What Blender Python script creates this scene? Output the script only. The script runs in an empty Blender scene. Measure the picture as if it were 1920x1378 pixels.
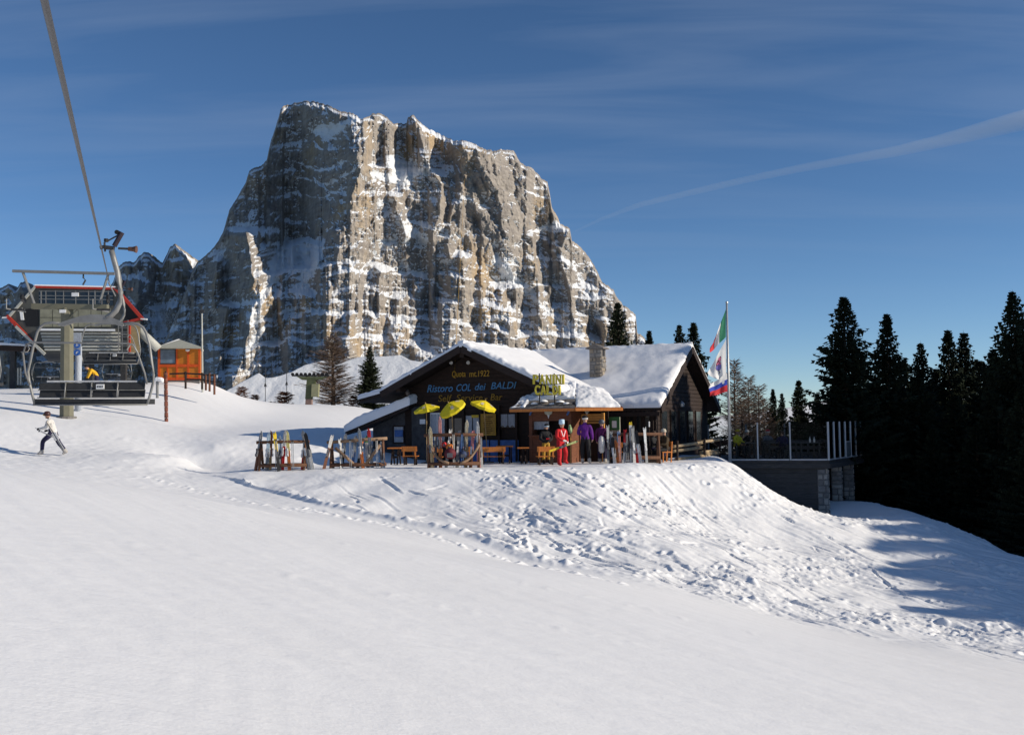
import bpy, bmesh, math, random
import numpy as np
from mathutils import Vector, Matrix, Euler
R = math.radians
random.seed(7)
rng = np.random.default_rng(11)
sc = bpy.context.scene
col = sc.collection

# ------------------------------------------------------------------ camera
FPX, PITCH, ROLL, EYE = 1900.0, math.atan(104/1900.0), R(0.7), 1.75
fw = Vector((0, math.cos(PITCH), math.sin(PITCH)))
r0 = Vector((1, 0, 0)); u0 = Vector((0, -math.sin(PITCH), math.cos(PITCH)))
RT = r0*math.cos(ROLL) - u0*math.sin(ROLL)
UP = u0*math.cos(ROLL) + r0*math.sin(ROLL)
CAM = Vector((0, 0, EYE))
cd = bpy.data.cameras.new('camera'); cam = bpy.data.objects.new('camera', cd); col.objects.link(cam)
cd.sensor_width = 36.0; cd.lens = 36.0*FPX/1920.0; cd.clip_start = 0.1; cd.clip_end = 30000
m3 = Matrix((RT, UP, -fw)).transposed()
cam.matrix_world = Matrix.Translation(CAM) @ m3.to_4x4()
sc.camera = cam

# ------------------------------------------------------------------ light
SUN_EL, SUN_A = R(21.0), R(11.5)          # sun to the right, a little behind the camera
sdir = Vector((math.cos(SUN_EL)*math.cos(SUN_A), -math.cos(SUN_EL)*math.sin(SUN_A), math.sin(SUN_EL)))
sl = bpy.data.lights.new('sun', 'SUN'); so = bpy.data.objects.new('sun', sl); col.objects.link(so)
sl.energy = 5.0; sl.angle = R(0.5); sl.color = (1.0, 0.90, 0.75)
so.rotation_euler = sdir.to_track_quat('Z', 'Y').to_euler(); so.location = (30, -20, 40)
w = bpy.data.worlds.new('World'); sc.world = w; w.use_nodes = True
wn = w.node_tree; wn.nodes.clear()
def wnode(t, **k):
    n = wn.nodes.new(t)
    for a, b in k.items(): setattr(n, a, b)
    return n
sky = wnode('ShaderNodeTexSky', sky_type='NISHITA', sun_disc=False)
sky.sun_elevation = SUN_EL; sky.sun_rotation = math.atan2(sdir.x, sdir.y)
sky.altitude = 1900; sky.air_density = 0.8; sky.dust_density = 0.0; sky.ozone_density = 3.0
SKY_STRENGTH = 0.108
bg = wnode('ShaderNodeBackground'); bg.inputs['Strength'].default_value = SKY_STRENGTH
wo = wnode('ShaderNodeOutputWorld')
# thin cirrus: stretched noise on a plane high above, added to the sky
geo = wnode('ShaderNodeTexCoord'); sep = wnode('ShaderNodeSeparateXYZ')
wn.links.new(geo.outputs['Generated'], sep.inputs[0])
mz = wnode('ShaderNodeMath', operation='MAXIMUM'); wn.links.new(sep.outputs['Z'], mz.inputs[0]); mz.inputs[1].default_value = 0.02
mz2 = wnode('ShaderNodeMath', operation='ADD'); wn.links.new(mz.outputs[0], mz2.inputs[0]); mz2.inputs[1].default_value = 0.12
dx = wnode('ShaderNodeMath', operation='DIVIDE'); dy = wnode('ShaderNodeMath', operation='DIVIDE')
wn.links.new(sep.outputs['X'], dx.inputs[0]); wn.links.new(mz2.outputs[0], dx.inputs[1])
wn.links.new(sep.outputs['Y'], dy.inputs[0]); wn.links.new(mz2.outputs[0], dy.inputs[1])
cmb = wnode('ShaderNodeCombineXYZ'); wn.links.new(dx.outputs[0], cmb.inputs[0]); wn.links.new(dy.outputs[0], cmb.inputs[1])
mp = wnode('ShaderNodeMapping'); wn.links.new(cmb.outputs[0], mp.inputs[0])
mp.inputs['Rotation'].default_value = (0, 0, R(-14)); mp.inputs['Scale'].default_value = (0.55, 2.6, 1)
nz = wnode('ShaderNodeTexNoise'); nz.inputs['Scale'].default_value = 1.5; nz.inputs['Detail'].default_value = 7
nz.inputs['Roughness'].default_value = 0.52; nz.inputs['Distortion'].default_value = 0.5
wn.links.new(mp.outputs[0], nz.inputs['Vector'])
cr = wnode('ShaderNodeMapRange'); cr.inputs['From Min'].default_value = 0.42; cr.inputs['From Max'].default_value = 0.80
cr.inputs['To Min'].default_value = 0.0; cr.inputs['To Max'].default_value = 0.30
wn.links.new(nz.outputs['Fac'], cr.inputs['Value'])
# cirrus thins out towards the horizon
hz = wnode('ShaderNodeMapRange'); hz.inputs['From Min'].default_value = 0.10; hz.inputs['From Max'].default_value = 0.34
wn.links.new(sep.outputs['Z'], hz.inputs['Value'])
cm = wnode('ShaderNodeMath', operation='MULTIPLY'); wn.links.new(cr.outputs[0], cm.inputs[0]); wn.links.new(hz.outputs[0], cm.inputs[1])
hs = wnode('ShaderNodeHueSaturation'); hs.inputs['Saturation'].default_value = 1.10; hs.inputs['Value'].default_value = 1.0
wn.links.new(sky.outputs[0], hs.inputs['Color'])
mx = wnode('ShaderNodeMixRGB'); mx.inputs['Color2'].default_value = (3.2, 3.9, 5.2, 1)
wn.links.new(cm.outputs[0], mx.inputs['Fac']); wn.links.new(hs.outputs['Color'], mx.inputs['Color1'])
wn.links.new(mx.outputs[0], bg.inputs['Color']); wn.links.new(bg.outputs[0], wo.inputs['Surface'])

vs = sc.view_settings; vs.view_transform = 'Standard'; vs.look = 'None'; vs.gamma = 1.0; vs.use_curve_mapping = False
vs.exposure = 0.0
sc.cycles.use_denoising = True
sc.cycles.max_bounces = 6; sc.cycles.transparent_max_bounces = 24

# ------------------------------------------------------------------ helpers
def ray(px, py):
    d = fw + RT*((px-960)/FPX) + UP*((689-py)/FPX)
    return d
def P(px, py, d):                 # the point seen at that pixel of the photograph, d metres in front
    v = ray(px, py); v = v*(d/v.y)
    return CAM + v
def clamp01(a): return np.clip(a, 0, 1)
def sstep(a, b, x):
    t = np.clip((x-a)/(b-a), 0, 1); return t*t*(3-2*t)
_perm = rng.permutation(512)
_perm = np.concatenate([_perm, _perm, _perm])
_ang = rng.random(512)*2*np.pi
_gx, _gy = np.cos(_ang), np.sin(_ang)
def pn(x, y, s=0):                # gradient noise, about -0.7..0.7
    x = np.asarray(x, float) + s*37.7; y = np.asarray(y, float) + s*19.3
    xi = np.floor(x).astype(np.int64); yi = np.floor(y).astype(np.int64)
    fx, fy = x-xi, y-yi
    ux = fx*fx*fx*(fx*(fx*6-15)+10); uy = fy*fy*fy*(fy*(fy*6-15)+10)
    xi &= 511; yi &= 511
    def g(ix, iy, ax, ay):
        h = _perm[_perm[ix & 511] + (iy & 511)] & 511
        return _gx[h]*ax + _gy[h]*ay
    a = g(xi, yi, fx, fy); b = g(xi+1, yi, fx-1, fy); c = g(xi, yi+1, fx, fy-1); d = g(xi+1, yi+1, fx-1, fy-1)
    return (a+(b-a)*ux) + ((c+(d-c)*ux)-(a+(b-a)*ux))*uy
def fbm(x, y, o=4, s=0, gain=0.5):
    t = 0; a = 1.0
    for i in range(o):
        t = t + a*pn(x, y, s+i*3.1); x = np.asarray(x)*2.03; y = np.asarray(y)*2.03; a *= gain
    return t
def ridged(x, y, o=4, s=0, gain=0.5):
    t = 0; a = 1.0
    for i in range(o):
        t = t + a*(1-2*np.abs(pn(x, y, s+i*5.3))); x = np.asarray(x)*2.07; y = np.asarray(y)*2.07; a *= gain
    return t

BASE = {}
def tag(o, label=None, cat=None, group=None, kind=None):
    if label: o['label'] = label
    if cat: o['category'] = cat
    if group: o['group'] = group
    if kind: o['kind'] = kind
    return o
def thing(name, label, cat, loc=(0, 0, 0), rz=0, group=None):
    o = bpy.data.objects.new(name, None); col.objects.link(o); o.empty_display_size = 0.3
    o.location = loc; o.rotation_euler = (0, 0, rz)
    tag(o, label, cat, group)
    BASE[o.name] = Vector(loc)
    return o
def copy_tree(o, parent=None):
    c = o.copy(); col.objects.link(c)
    if parent is not None: c.parent = parent
    for ch in list(o.children): copy_tree(ch, c)
    return c
def vec(p): return Vector((float(p[0]), float(p[1]), float(p[2])))
class MB:
    def __init__(s): s.v = []; s.f = []; s.m = []
    def add(s, vs_, fs, mat=0):
        n = len(s.v); s.v.extend([tuple(q) for q in vs_])
        for f in fs: s.f.append([n+i for i in f]); s.m.append(mat)
        return s
    def hexa(s, p, mat=0):        # 8 points: bottom ring 0-3, top ring 4-7
        return s.add(p, [(3,2,1,0),(4,5,6,7),(0,1,5,4),(1,2,6,5),(2,3,7,6),(3,0,4,7)], mat)
    def box(s, c, size, rot=None, mat=0):
        hx, hy, hz_ = size[0]/2, size[1]/2, size[2]/2
        p = [Vector(q) for q in ((-hx,-hy,-hz_),(hx,-hy,-hz_),(hx,hy,-hz_),(-hx,hy,-hz_),(-hx,-hy,hz_),(hx,-hy,hz_),(hx,hy,hz_),(-hx,hy,hz_))]
        if rot is not None: p = [rot @ q for q in p]
        c = vec(c)
        return s.hexa([q+c for q in p], mat)
    def bar(s, a, b, wd, th, up=(0,0,1), mat=0):     # box from a to b, wd across, th along up
        a, b = vec(a), vec(b); d = (b-a); L = d.length; d.normalize()
        u = Vector(up); x = d.cross(u)
        if x.length < 1e-4: x = d.cross(Vector((1,0,0)))
        x.normalize(); u = x.cross(d).normalized()
        q = []
        for base in (a, b):
            q += [base + x*wd/2*i + u*th/2*j for i, j in ((-1,-1),(1,-1),(1,1),(-1,1))]
        return s.add(q, [(3,2,1,0),(4,5,6,7),(0,1,5,4),(1,2,6,5),(2,3,7,6),(3,0,4,7)], mat)
    def tube(s, pts, r, seg=8, cap=True, mat=0):
        pts = [vec(p) for p in pts]; n = len(pts)
        rs = r if isinstance(r, (list, tuple)) else [r]*n
        rings = []; ref = Vector((0,0,1))
        for i, p in enumerate(pts):
            d = (pts[min(i+1, n-1)] - pts[max(i-1, 0)])
            if d.length < 1e-9: d = Vector((0,0,1))
            d.normalize()
            x = d.cross(ref)
            if x.length < 0.05: x = d.cross(Vector((0,1,0)))
            x.normalize(); y = d.cross(x).normalized()
            rings.append([p + (x*math.cos(2*math.pi*k/seg) + y*math.sin(2*math.pi*k/seg))*rs[i] for k in range(seg)])
        fs = []
        for i in range(n-1):
            for k in range(seg):
                fs.append((i*seg+k, i*seg+(k+1)%seg, (i+1)*seg+(k+1)%seg, (i+1)*seg+k))
        if cap:
            fs.append(tuple(range(seg))[::-1]); fs.append(tuple((n-1)*seg+k for k in range(seg)))
        return s.add([q for r_ in rings for q in r_], fs, mat)
    def lathe(s, c, prof, seg=12, mat=0):            # prof: (r,z) list about a vertical axis
        c = vec(c); vs_ = []; fs = []
        for r, z in prof:
            for k in range(seg):
                a = 2*math.pi*k/seg; vs_.append(c + Vector((r*math.cos(a), r*math.sin(a), z)))
        for i in range(len(prof)-1):
            for k in range(seg):
                fs.append((i*seg+k, i*seg+(k+1)%seg, (i+1)*seg+(k+1)%seg, (i+1)*seg+k))
        fs.append(tuple(range(seg))[::-1]); fs.append(tuple((len(prof)-1)*seg+k for k in range(seg)))
        return s.add(vs_, fs, mat)
    def prism(s, poly, ext, mat=0):                  # polygon (3-D points) pushed along a vector
        n = len(poly); poly = [vec(p) for p in poly]; ext = vec(ext)
        vs_ = poly + [p+ext for p in poly]
        fs = [tuple(range(n))[::-1], tuple(range(n, 2*n))] + [(i, (i+1)%n, n+(i+1)%n, n+i) for i in range(n)]
        return s.add(vs_, fs, mat)
    def build(s, name, mats, parent=None, local=False, smooth=False, label=None):
        if not isinstance(mats, (list, tuple)): mats = [mats]
        off = Vector((0,0,0))
        if parent is not None and not local: off = BASE.get(parent.name, off)
        me = bpy.data.meshes.new(name)
        me.from_pydata([(p[0]-off.x, p[1]-off.y, p[2]-off.z) for p in s.v], [], s.f)
        for m_ in mats: me.materials.append(m_)
        if len(mats) > 1: me.polygons.foreach_set('material_index', s.m)
        b = bmesh.new(); b.from_mesh(me); bmesh.ops.recalc_face_normals(b, faces=b.faces); b.to_mesh(me); b.free()
        if smooth: me.polygons.foreach_set('use_smooth', [True]*len(me.polygons))
        o = bpy.data.objects.new(name, me); col.objects.link(o)
        if parent is not None: o.parent = parent; BASE[o.name] = off
        else: BASE[o.name] = Vector((0,0,0))
        if label: o['label'] = label
        return o
def grid_mesh(name, V, nr, nc, mat, parent=None, attr=None, smooth=True, wrap=False):
    me = bpy.data.meshes.new(name)
    me.vertices.add(len(V)); me.vertices.foreach_set('co', np.ascontiguousarray(V, dtype=np.float32).ravel())
    i = np.arange(nr-1)[:, None]; j = np.arange(nc if wrap else nc-1)[None, :]
    j2 = (j+1) % nc
    q = np.stack([i*nc+j, i*nc+j2, (i+1)*nc+j2, (i+1)*nc+j], -1).reshape(-1, 4)
    n = len(q)
    me.loops.add(n*4); me.loops.foreach_set('vertex_index', q.ravel().astype(np.int32))
    me.polygons.add(n); me.polygons.foreach_set('loop_start', (np.arange(n)*4).astype(np.int32))
    me.polygons.foreach_set('use_smooth', np.full(n, smooth))
    if attr:
        for k, a in attr.items():
            at = me.attributes.new(k, 'FLOAT', 'POINT'); at.data.foreach_set('value', np.ascontiguousarray(a, dtype=np.float32).ravel())
    me.update(calc_edges=True); me.validate()
    me.materials.append(mat)
    o = bpy.data.objects.new(name, me); col.objects.link(o)
    if parent is not None: o.parent = parent
    return o

# ------------------------------------------------------------------ materials
MATS = {}
def nodes(m): return m.node_tree.nodes, m.node_tree.links
def mat(name, c, rough=0.7, metal=0.0, var=0.25, scale=6.0, bump=0.0, bscale=40.0, stretch=(1,1,1), spec=0.3):
    """painted / wooden / plain surface: base colour broken up by object-space noise, with fine relief"""
    if name in MATS: return MATS[name]
    m = bpy.data.materials.new(name); m.use_nodes = True
    N, L = nodes(m); b = N['Principled BSDF']
    b.inputs['Roughness'].default_value = rough; b.inputs['Metallic'].default_value = metal
    b.inputs['Specular IOR Level'].default_value = spec
    tc = N.new('ShaderNodeTexCoord'); mpn = N.new('ShaderNodeMapping'); mpn.inputs['Scale'].default_value = stretch
    L.new(tc.outputs['Object'], mpn.inputs[0])
    n = N.new('ShaderNodeTexNoise'); n.inputs['Scale'].default_value = scale; n.inputs['Detail'].default_value = 5; n.inputs['Roughness'].default_value = 0.62
    L.new(mpn.outputs[0], n.inputs['Vector'])
    r = N.new('ShaderNodeValToRGB')
    r.color_ramp.elements[0].position = 0.28; r.color_ramp.elements[1].position = 0.72
    r.color_ramp.elements[0].color = tuple(max(0, x*(1-var)) for x in c)+(1,); r.color_ramp.elements[1].color = tuple(min(1, x*(1+var)) for x in c)+(1,)
    L.new(n.outputs['Fac'], r.inputs[0]); L.new(r.outputs[0], b.inputs['Base Color'])
    if bump:
        n2 = N.new('ShaderNodeTexNoise'); n2.inputs['Scale'].default_value = bscale; n2.inputs['Detail'].default_value = 4
        L.new(mpn.outputs[0], n2.inputs['Vector'])
        bp = N.new('ShaderNodeBump'); bp.inputs['Strength'].default_value = bump; bp.inputs['Distance'].default_value = 0.02
        L.new(n2.outputs['Fac'], bp.inputs['Height']); L.new(bp.outputs[0], b.inputs['Normal'])
    MATS[name] = m
    return m
def snow_mat(name, bumpdist, s1, s2, c=(0.88, 0.88, 0.885), streak=0.0):
    m = bpy.data.materials.new(name); m.use_nodes = True
    N, L = nodes(m); b = N['Principled BSDF']
    b.inputs['Roughness'].default_value = 0.6; b.inputs['Specular IOR Level'].default_value = 0.25
    tc = N.new('ShaderNodeTexCoord')
    n0 = N.new('ShaderNodeTexNoise'); n0.inputs['Scale'].default_value = 0.35; n0.inputs['Detail'].default_value = 6; L.new(tc.outputs['Object'], n0.inputs['Vector'])
    rr = N.new('ShaderNodeValToRGB'); rr.color_ramp.elements[0].position = 0.3; rr.color_ramp.elements[1].position = 0.7
    rr.color_ramp.elements[0].color = tuple(x*0.96 for x in c)+(1,); rr.color_ramp.elements[1].color = tuple(c)+(1,)
    L.new(n0.outputs['Fac'], rr.inputs[0]); L.new(rr.outputs[0], b.inputs['Base Color'])
    n1 = N.new('ShaderNodeTexNoise'); n1.inputs['Scale'].default_value = s1; n1.inputs['Detail'].default_value = 6; n1.inputs['Roughness'].default_value = 0.6
    n2 = N.new('ShaderNodeTexNoise'); n2.inputs['Scale'].default_value = s2; n2.inputs['Detail'].default_value = 3
    L.new(tc.outputs['Object'], n1.inputs['Vector']); L.new(tc.outputs['Object'], n2.inputs['Vector'])
    mp3 = N.new('ShaderNodeMapping'); mp3.inputs['Rotation'].default_value = (0, 0, R(36.9)); mp3.inputs['Scale'].default_value = (0.5, 7.0, 1.0); L.new(tc.outputs['Object'], mp3.inputs[0])
    n3 = N.new('ShaderNodeTexNoise'); n3.inputs['Scale'].default_value = 0.55*s1/3; n3.inputs['Detail'].default_value = 5; n3.inputs['Roughness'].default_value = 0.65; L.new(mp3.outputs[0], n3.inputs['Vector'])
    ad0 = N.new('ShaderNodeMath'); ad0.operation = 'MULTIPLY_ADD'; ad0.inputs[1].default_value = streak
    L.new(n3.outputs['Fac'], ad0.inputs[0]); L.new(n1.outputs['Fac'], ad0.inputs[2])
    ad = N.new('ShaderNodeMath'); ad.operation = 'MULTIPLY_ADD'; ad.inputs[1].default_value = 0.3
    L.new(n2.outputs['Fac'], ad.inputs[0]); L.new(ad0.outputs[0], ad.inputs[2])
    bp = N.new('ShaderNodeBump'); bp.inputs['Strength'].default_value = 1.0; bp.inputs['Distance'].default_value = bumpdist
    L.new(ad.outputs[0], bp.inputs['Height']); L.new(bp.outputs[0], b.inputs['Normal'])
    MATS[name] = m; return m
SNOW = snow_mat('snow', 0.010, 3.0, 26.0, streak=1.6)
ROOFSNOW = snow_mat('roof_snow', 0.012, 3.5, 22.0, (0.86, 0.86, 0.87))
# ------------------------------------------------------------------ the snow ground, from points measured on the place
ctl = []
def C(px, py, d): p = P(px, py, d); ctl.append((p.x, p.y, p.z)); return p
def W(x, y, z): ctl.append((x, y, z))
for x, y in ((0,0),(-3,6),(0,7),(3,4),(6,12),(-6,3),(-2,15),(8,16),(14,20),(-8,14),(2,22),(-8,25),(-14,20),(18,14),(24,20),(-4,-8),(10,-8),(-16,-6),(-25,8),(30,6)):
    W(x, y, -0.191*x - 0.0589*y)
TOE = [(365,887,38),(480,915,35.5),(600,945,33),(740,975,31),(870,1000,29.5),(1000,1050,27),(1300,1115,24),(1550,1180,22.5),(1920,1242,21)]
LIP = [(370,884,38.8),(480,884,37.6),(610,882,37.2),(800,880,36.6),(900,880,36.4),(1050,877,36),(1200,869,37),(1290,868,38),(1340,864,39),(1372,868,40),(1420,905,39.6),(1480,950,40),(1540,971,41),(1600,966,44),(1640,946,46.5),(1700,957,44),(1780,985,40),(1850,1015,37),(1920,1045,34)]
for t in TOE: C(*t)
for t in LIP: C(*t)
for t in LIP[:9]:                      # flat terrace just behind the edge
    for dd, zz in ((0.9, .13), (2.0, .10), (3.2, .10)):
        p = P(t[0], t[1], t[2]+dd); W(p.x, p.y, zz if t[0] > 500 else ctl[-1][2]*0+zz)
for px, d, zz in ((1420,41.5,-1.05),(1420,43.5,-1.2),(1480,42,-2.0),(1480,44,-2.15),(1540,42.5,-2.5),(1540,44.5,-2.7),(1372,42,-.1),(1340,41.5,.05),(1300,40.5,.08)):
    p = P(px, 900, d); W(p.x, p.y, zz)
for t in ((1900,1044,36),(1900,1046,38),(1800,1000,40.5),(1750,975,42)): C(*t)
for t in ((900,940,33.5),(1100,960,32),(1300,950,35),(1300,1030,29),(1500,1080,29),(1700,1060,32),(1700,1130,27.5),(1850,1110,28.5),(700,925,34.5),
          (100,853,39.5),(0,850,39),(240,840,42),(0,780,45),(125,783,47),(310,782,50),(0,729,58),(150,724,58),(290,719,61),(400,722,61),(430,736,61),(470,750,63),(525,760,64),(580,766,65),(640,770,66),(690,773,66),
          (400,800,50),(600,800,52),(500,772,57),(600,842,44),(330,832,44),(350,860,40.5),(400,845,43),(200,800,45.5)): C(*t)
for x, y in ((7.6,44),(7.6,46),(9.3,46),(8.5,47.5),(5,44.5),(-10,40),(-6,41),(-2,42),(2,43),(6,43),(9,44),(-4,47),(2,48),(8,49),(-2,55),(6,56),(-8,42.5)): W(x, y, 0.12)
for x, y, z in ((14,52,-2.5),(18,47,-3.6),(22,42,-5.0),(24,36,-5.4),(22,55,-6),(30,50,-9),(30,30,-5.6),(35,40,-10),(30,65,-11),(40,25,-8),(12,66,-4),(0,68,-.8),(-12,68,1.6),(26,22,-4.6),(45,60,-16)): W(x, y, z)
for x, y, z in ((-30,72,3.4),(-45,60,5.5),(-45,40,5),(-35,25,4.6),(-25,45,2.5)): W(x, y, z)
ctl = np.array(ctl)
def tps_fit(c, lam=0.0015):
    n = len(c); d = np.sqrt(((c[:,None,:2]-c[None,:,:2])**2).sum(-1)); K = np.where(d > 0, d*d*np.log(d+1e-9), 0) + lam*np.eye(n)*30
    Pm = np.c_[np.ones(n), c[:,:2]]
    A = np.block([[K, Pm],[Pm.T, np.zeros((3,3))]])
    return np.linalg.solve(A, np.r_[c[:,2], 0,0,0])
TP = tps_fit(ctl)
def ground_base(x, y):
    x = np.asarray(x, float); y = np.asarray(y, float); sh = x.shape
    x = x.ravel(); y = y.ravel(); out = TP[-3] + TP[-2]*x + TP[-1]*y
    for k in range(len(ctl)):
        r2 = (x-ctl[k,0])**2 + (y-ctl[k,1])**2
        out = out + TP[k]*0.5*r2*np.log(r2+1e-9)
    r = np.hypot(x, y)
    over = np.clip(r-74, 0, None)
    out = np.clip(out, -22, 7) - 0.02*over**2
    return out.reshape(sh)
def H(x, y): return float(ground_base(np.array([x]), np.array([y]))[0]) + float(ground_detail(np.array([x]), np.array([y]))[0])
def polar(lst):
    a = []
    for t in lst:
        p = P(*t); a.append((math.atan2(p.x, p.y), math.hypot(p.x, p.y)))
    a = np.array(sorted(a)); return a[:,0], a[:,1]
toe_t, toe_r = polar(TOE); lip_t, lip_r = polar(LIP)
def seg_dist(x, y, pts):
    best = np.full(x.shape, 1e9)
    for (ax, ay), (bx, by) in zip(pts[:-1], pts[1:]):
        vx, vy = bx-ax, by-ay; t = np.clip(((x-ax)*vx+(y-ay)*vy)/(vx*vx+vy*vy), 0, 1)
        best = np.minimum(best, np.hypot(x-ax-t*vx, y-ay-t*vy))
    return best
def G2(px, py, d): p = P(px, py, d); return (p.x, p.y)
TRACKS = [([G2(280,905,36), G2(450,950,33), G2(560,985,31)], 0.05), ([G2(560,965,32), G2(740,1000,29.8), G2(880,1042,27.6), G2(1040,1095,24.8), G2(1180,1140,22.5)], 0.09),
          ([G2(60,930,33), G2(250,1020,28), G2(520,1080,25)], 0.03), ([G2(150,1280,14), G2(700,1290,13.5), G2(1300,1330,13)], 0.012), ([G2(0,1100,22), G2(300,1110,21.5), G2(700,1180,19), G2(1400,1260,17)], 0.014)]
def bank_marks(x, y, inb):
    """scored lines left by skis and boots, and boot holes, on the bank"""
    rg_ = random.Random(21); out = np.zeros_like(x); idx = np.nonzero((inb > .3).ravel())[0]
    xf = x.ravel()[idx]; yf = y.ravel()[idx]; acc = np.zeros(len(idx))
    order = np.argsort(xf); xs_ = xf[order]
    for k in range(760):
        px_ = rg_.uniform(620, 1930); th_ = math.atan2((px_-960)/FPX, 1.0)
        a = float(np.interp(th_, toe_t, toe_r)); b = float(np.interp(th_, lip_t, lip_r)); r = a+(b-a)*rg_.random()**1.2
        if px_ < 900 and rg_.random() < .85: continue
        cx, cy = r*math.sin(th_), r*math.cos(th_)
        kind = rg_.random()
        if kind < .62:
            L_ = rg_.uniform(.35, 2.4)*(1 if rg_.random() < .8 else 1.8); an = math.atan2(-.75, .66)+rg_.gauss(0, .22); wd = rg_.uniform(.03, .055); dp = rg_.uniform(.016, .048)
        elif kind < .8:
            L_ = rg_.uniform(.2, .8); an = rg_.uniform(0, 6.28); wd = rg_.uniform(.03, .06); dp = rg_.uniform(.02, .045)
        else:
            L_ = .03; an = 0; wd = rg_.uniform(.05, .10); dp = rg_.uniform(.03, .075)
        ex, ey = math.cos(an)*L_, math.sin(an)*L_
        m0 = min(cx, cx+ex)-.5; m1 = max(cx, cx+ex)+.5
        i0, i1 = np.searchsorted(xs_, [m0, m1]); ii = order[i0:i1]; yy = yf[ii]; ii = ii[np.abs(yy-(cy+ey/2)) < abs(ey)/2+.5]
        if len(ii) == 0: continue
        qx, qy = xf[ii]-cx, yf[ii]-cy; t = np.clip((qx*ex+qy*ey)/(ex*ex+ey*ey+1e-9), 0, 1); ox, oy = qx-t*ex, qy-t*ey
        sd = (ox*(-ey)+oy*ex)/max(L_, 1e-6) if L_ > .1 else np.hypot(ox, oy)
        d2 = np.hypot(ox, oy); taper = np.sin(np.pi*np.clip(t*.92+.04, 0, 1))**.5 if L_ > .1 else 1.0
        acc[ii] += (-dp*np.exp(-(d2/wd)**2) + dp*.75*np.exp(-((d2-wd*2.0)/(wd*.8))**2)*(sd > 0))*taper
    out.ravel()[idx] = acc*np.clip(inb.ravel()[idx], 0, 1)
    return out
def ground_detail(x, y):
    th = np.arctan2(x, y); r = np.hypot(x, y)
    a = np.interp(th, toe_t, toe_r, left=1e3, right=toe_r[-1]); b = np.interp(th, lip_t, lip_r, left=1e3, right=lip_r[-1])
    t = (r-a)/np.maximum(b-a, 0.3)
    inb = sstep(-0.06, 0.10, t)*(1-sstep(0.93, 1.12, t))*sstep(toe_t[0], toe_t[0]+0.05, th)
    right = sstep(-0.16, 0.03, th)
    u = x*0.66 - y*0.75; v = x*0.75 + y*0.66
    wob = 0.35*pn(x*0.6, y*0.6, 4)
    streak = pn(u*0.45, (v+wob)*3.6, 1)*0.5 + pn(u*0.9+5, (v+wob)*7.0, 2)*0.5 + np.abs(pn(u*0.7+9, (v+wob)*8.0, 24))*0.55
    patch = sstep(-0.15, 0.35, pn(x*0.33, y*0.33, 21))
    chunk = np.maximum(0, pn(x*2.9, y*2.9, 5)-0.22)*0.55 + np.maximum(0, pn(x*6.3, y*6.3, 6)-0.2)*0.30
    hole = np.minimum(0, pn(x*2.3+9, y*2.9, 8)+0.33)*0.55
    lumps = fbm(x*0.5, y*0.5, 2, 9)*0.15 + 0.02*fbm(x*1.6, y*1.6, 2, 29)
    z = inb*(0.25+0.75*right)*(streak*0.085*(0.45+0.55*patch) + (chunk*0.42+hole*0.45)*(0.22+0.78*patch) + 0.05*np.maximum(0, pn(x*10, y*10, 23)-0.1)*patch) + inb*lumps*(1-sstep(0.7, 0.95, t))
    pis = 1-inb
    z = z + pis*(0.013*pn(u*0.22, v*1.3, 11) + 0.006*pn(u*0.35, v*4.5, 12) + 0.003*fbm(x*3, y*3, 2, 13))
    if x.size > 1000: z = z + bank_marks(x, y, inb)
    # small ploughed lip along the foot of the bank
    edge = np.exp(-((t-0.0)/0.05)**2)*sstep(toe_t[0], toe_t[0]+0.05, th)*(1-sstep(0.02, 0.2, th))
    z = z + edge*(0.10 + 0.16*np.maximum(0, pn(x*3.5, y*3.5, 14)))
    for pts, amp in TRACKS:
        dd = seg_dist(x + 0.25*pn(x*0.7, y*0.7, 15), y + 0.25*pn(x*0.7, y*0.7, 16), pts)
        band = np.exp(-(dd/0.28)**2)
        z = z + band*amp*(np.maximum(0, pn(x*4.5, y*4.5, 17)-0.02)*1.6 - 0.18)
    # trodden snow round the racks and lumps at the foot of the left knoll
    tr = np.exp(-((r-42)/9)**2)*(1-sstep(-0.12, -0.02, th))*(1-inb)
    z = z + tr*0.05*np.maximum(0, pn(x*1.8, y*1.8, 18)-0.1) + tr*0.012*fbm(x*2.5, y*2.5, 3, 19)
    return z
th_in = np.arctan(np.linspace((-120-960)/FPX, (2040-960)/FPX, 880))
th_l = np.linspace(-math.pi, th_in[0], 46)[:-1]; th_r = np.linspace(th_in[-1], math.pi, 46)[1:-1]
TH = np.concatenate([th_l, th_in, th_r])
RR = np.concatenate([np.geomspace(0.5, 8, 40)[:-1], np.geomspace(8, 20, 130)[:-1], np.linspace(20, 26, 110)[:-1], np.linspace(26, 47, 370)[:-1], np.linspace(47, 76, 110)[:-1], np.geomspace(76, 160, 16)])
tt, rr_ = np.meshgrid(TH, RR)
gx_, gy_ = rr_*np.sin(tt), rr_*np.cos(tt)
gz_ = ground_base(gx_, gy_) + ground_detail(gx_, gy_)
V = np.stack([gx_, gy_, gz_], -1).reshape(-1, 3)
ground = grid_mesh('snow_ground', V, len(RR), len(TH), SNOW, wrap=True)
tag(ground, 'groomed white piste and ploughed snow bank below the mountain restaurant', kind='structure')

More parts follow.
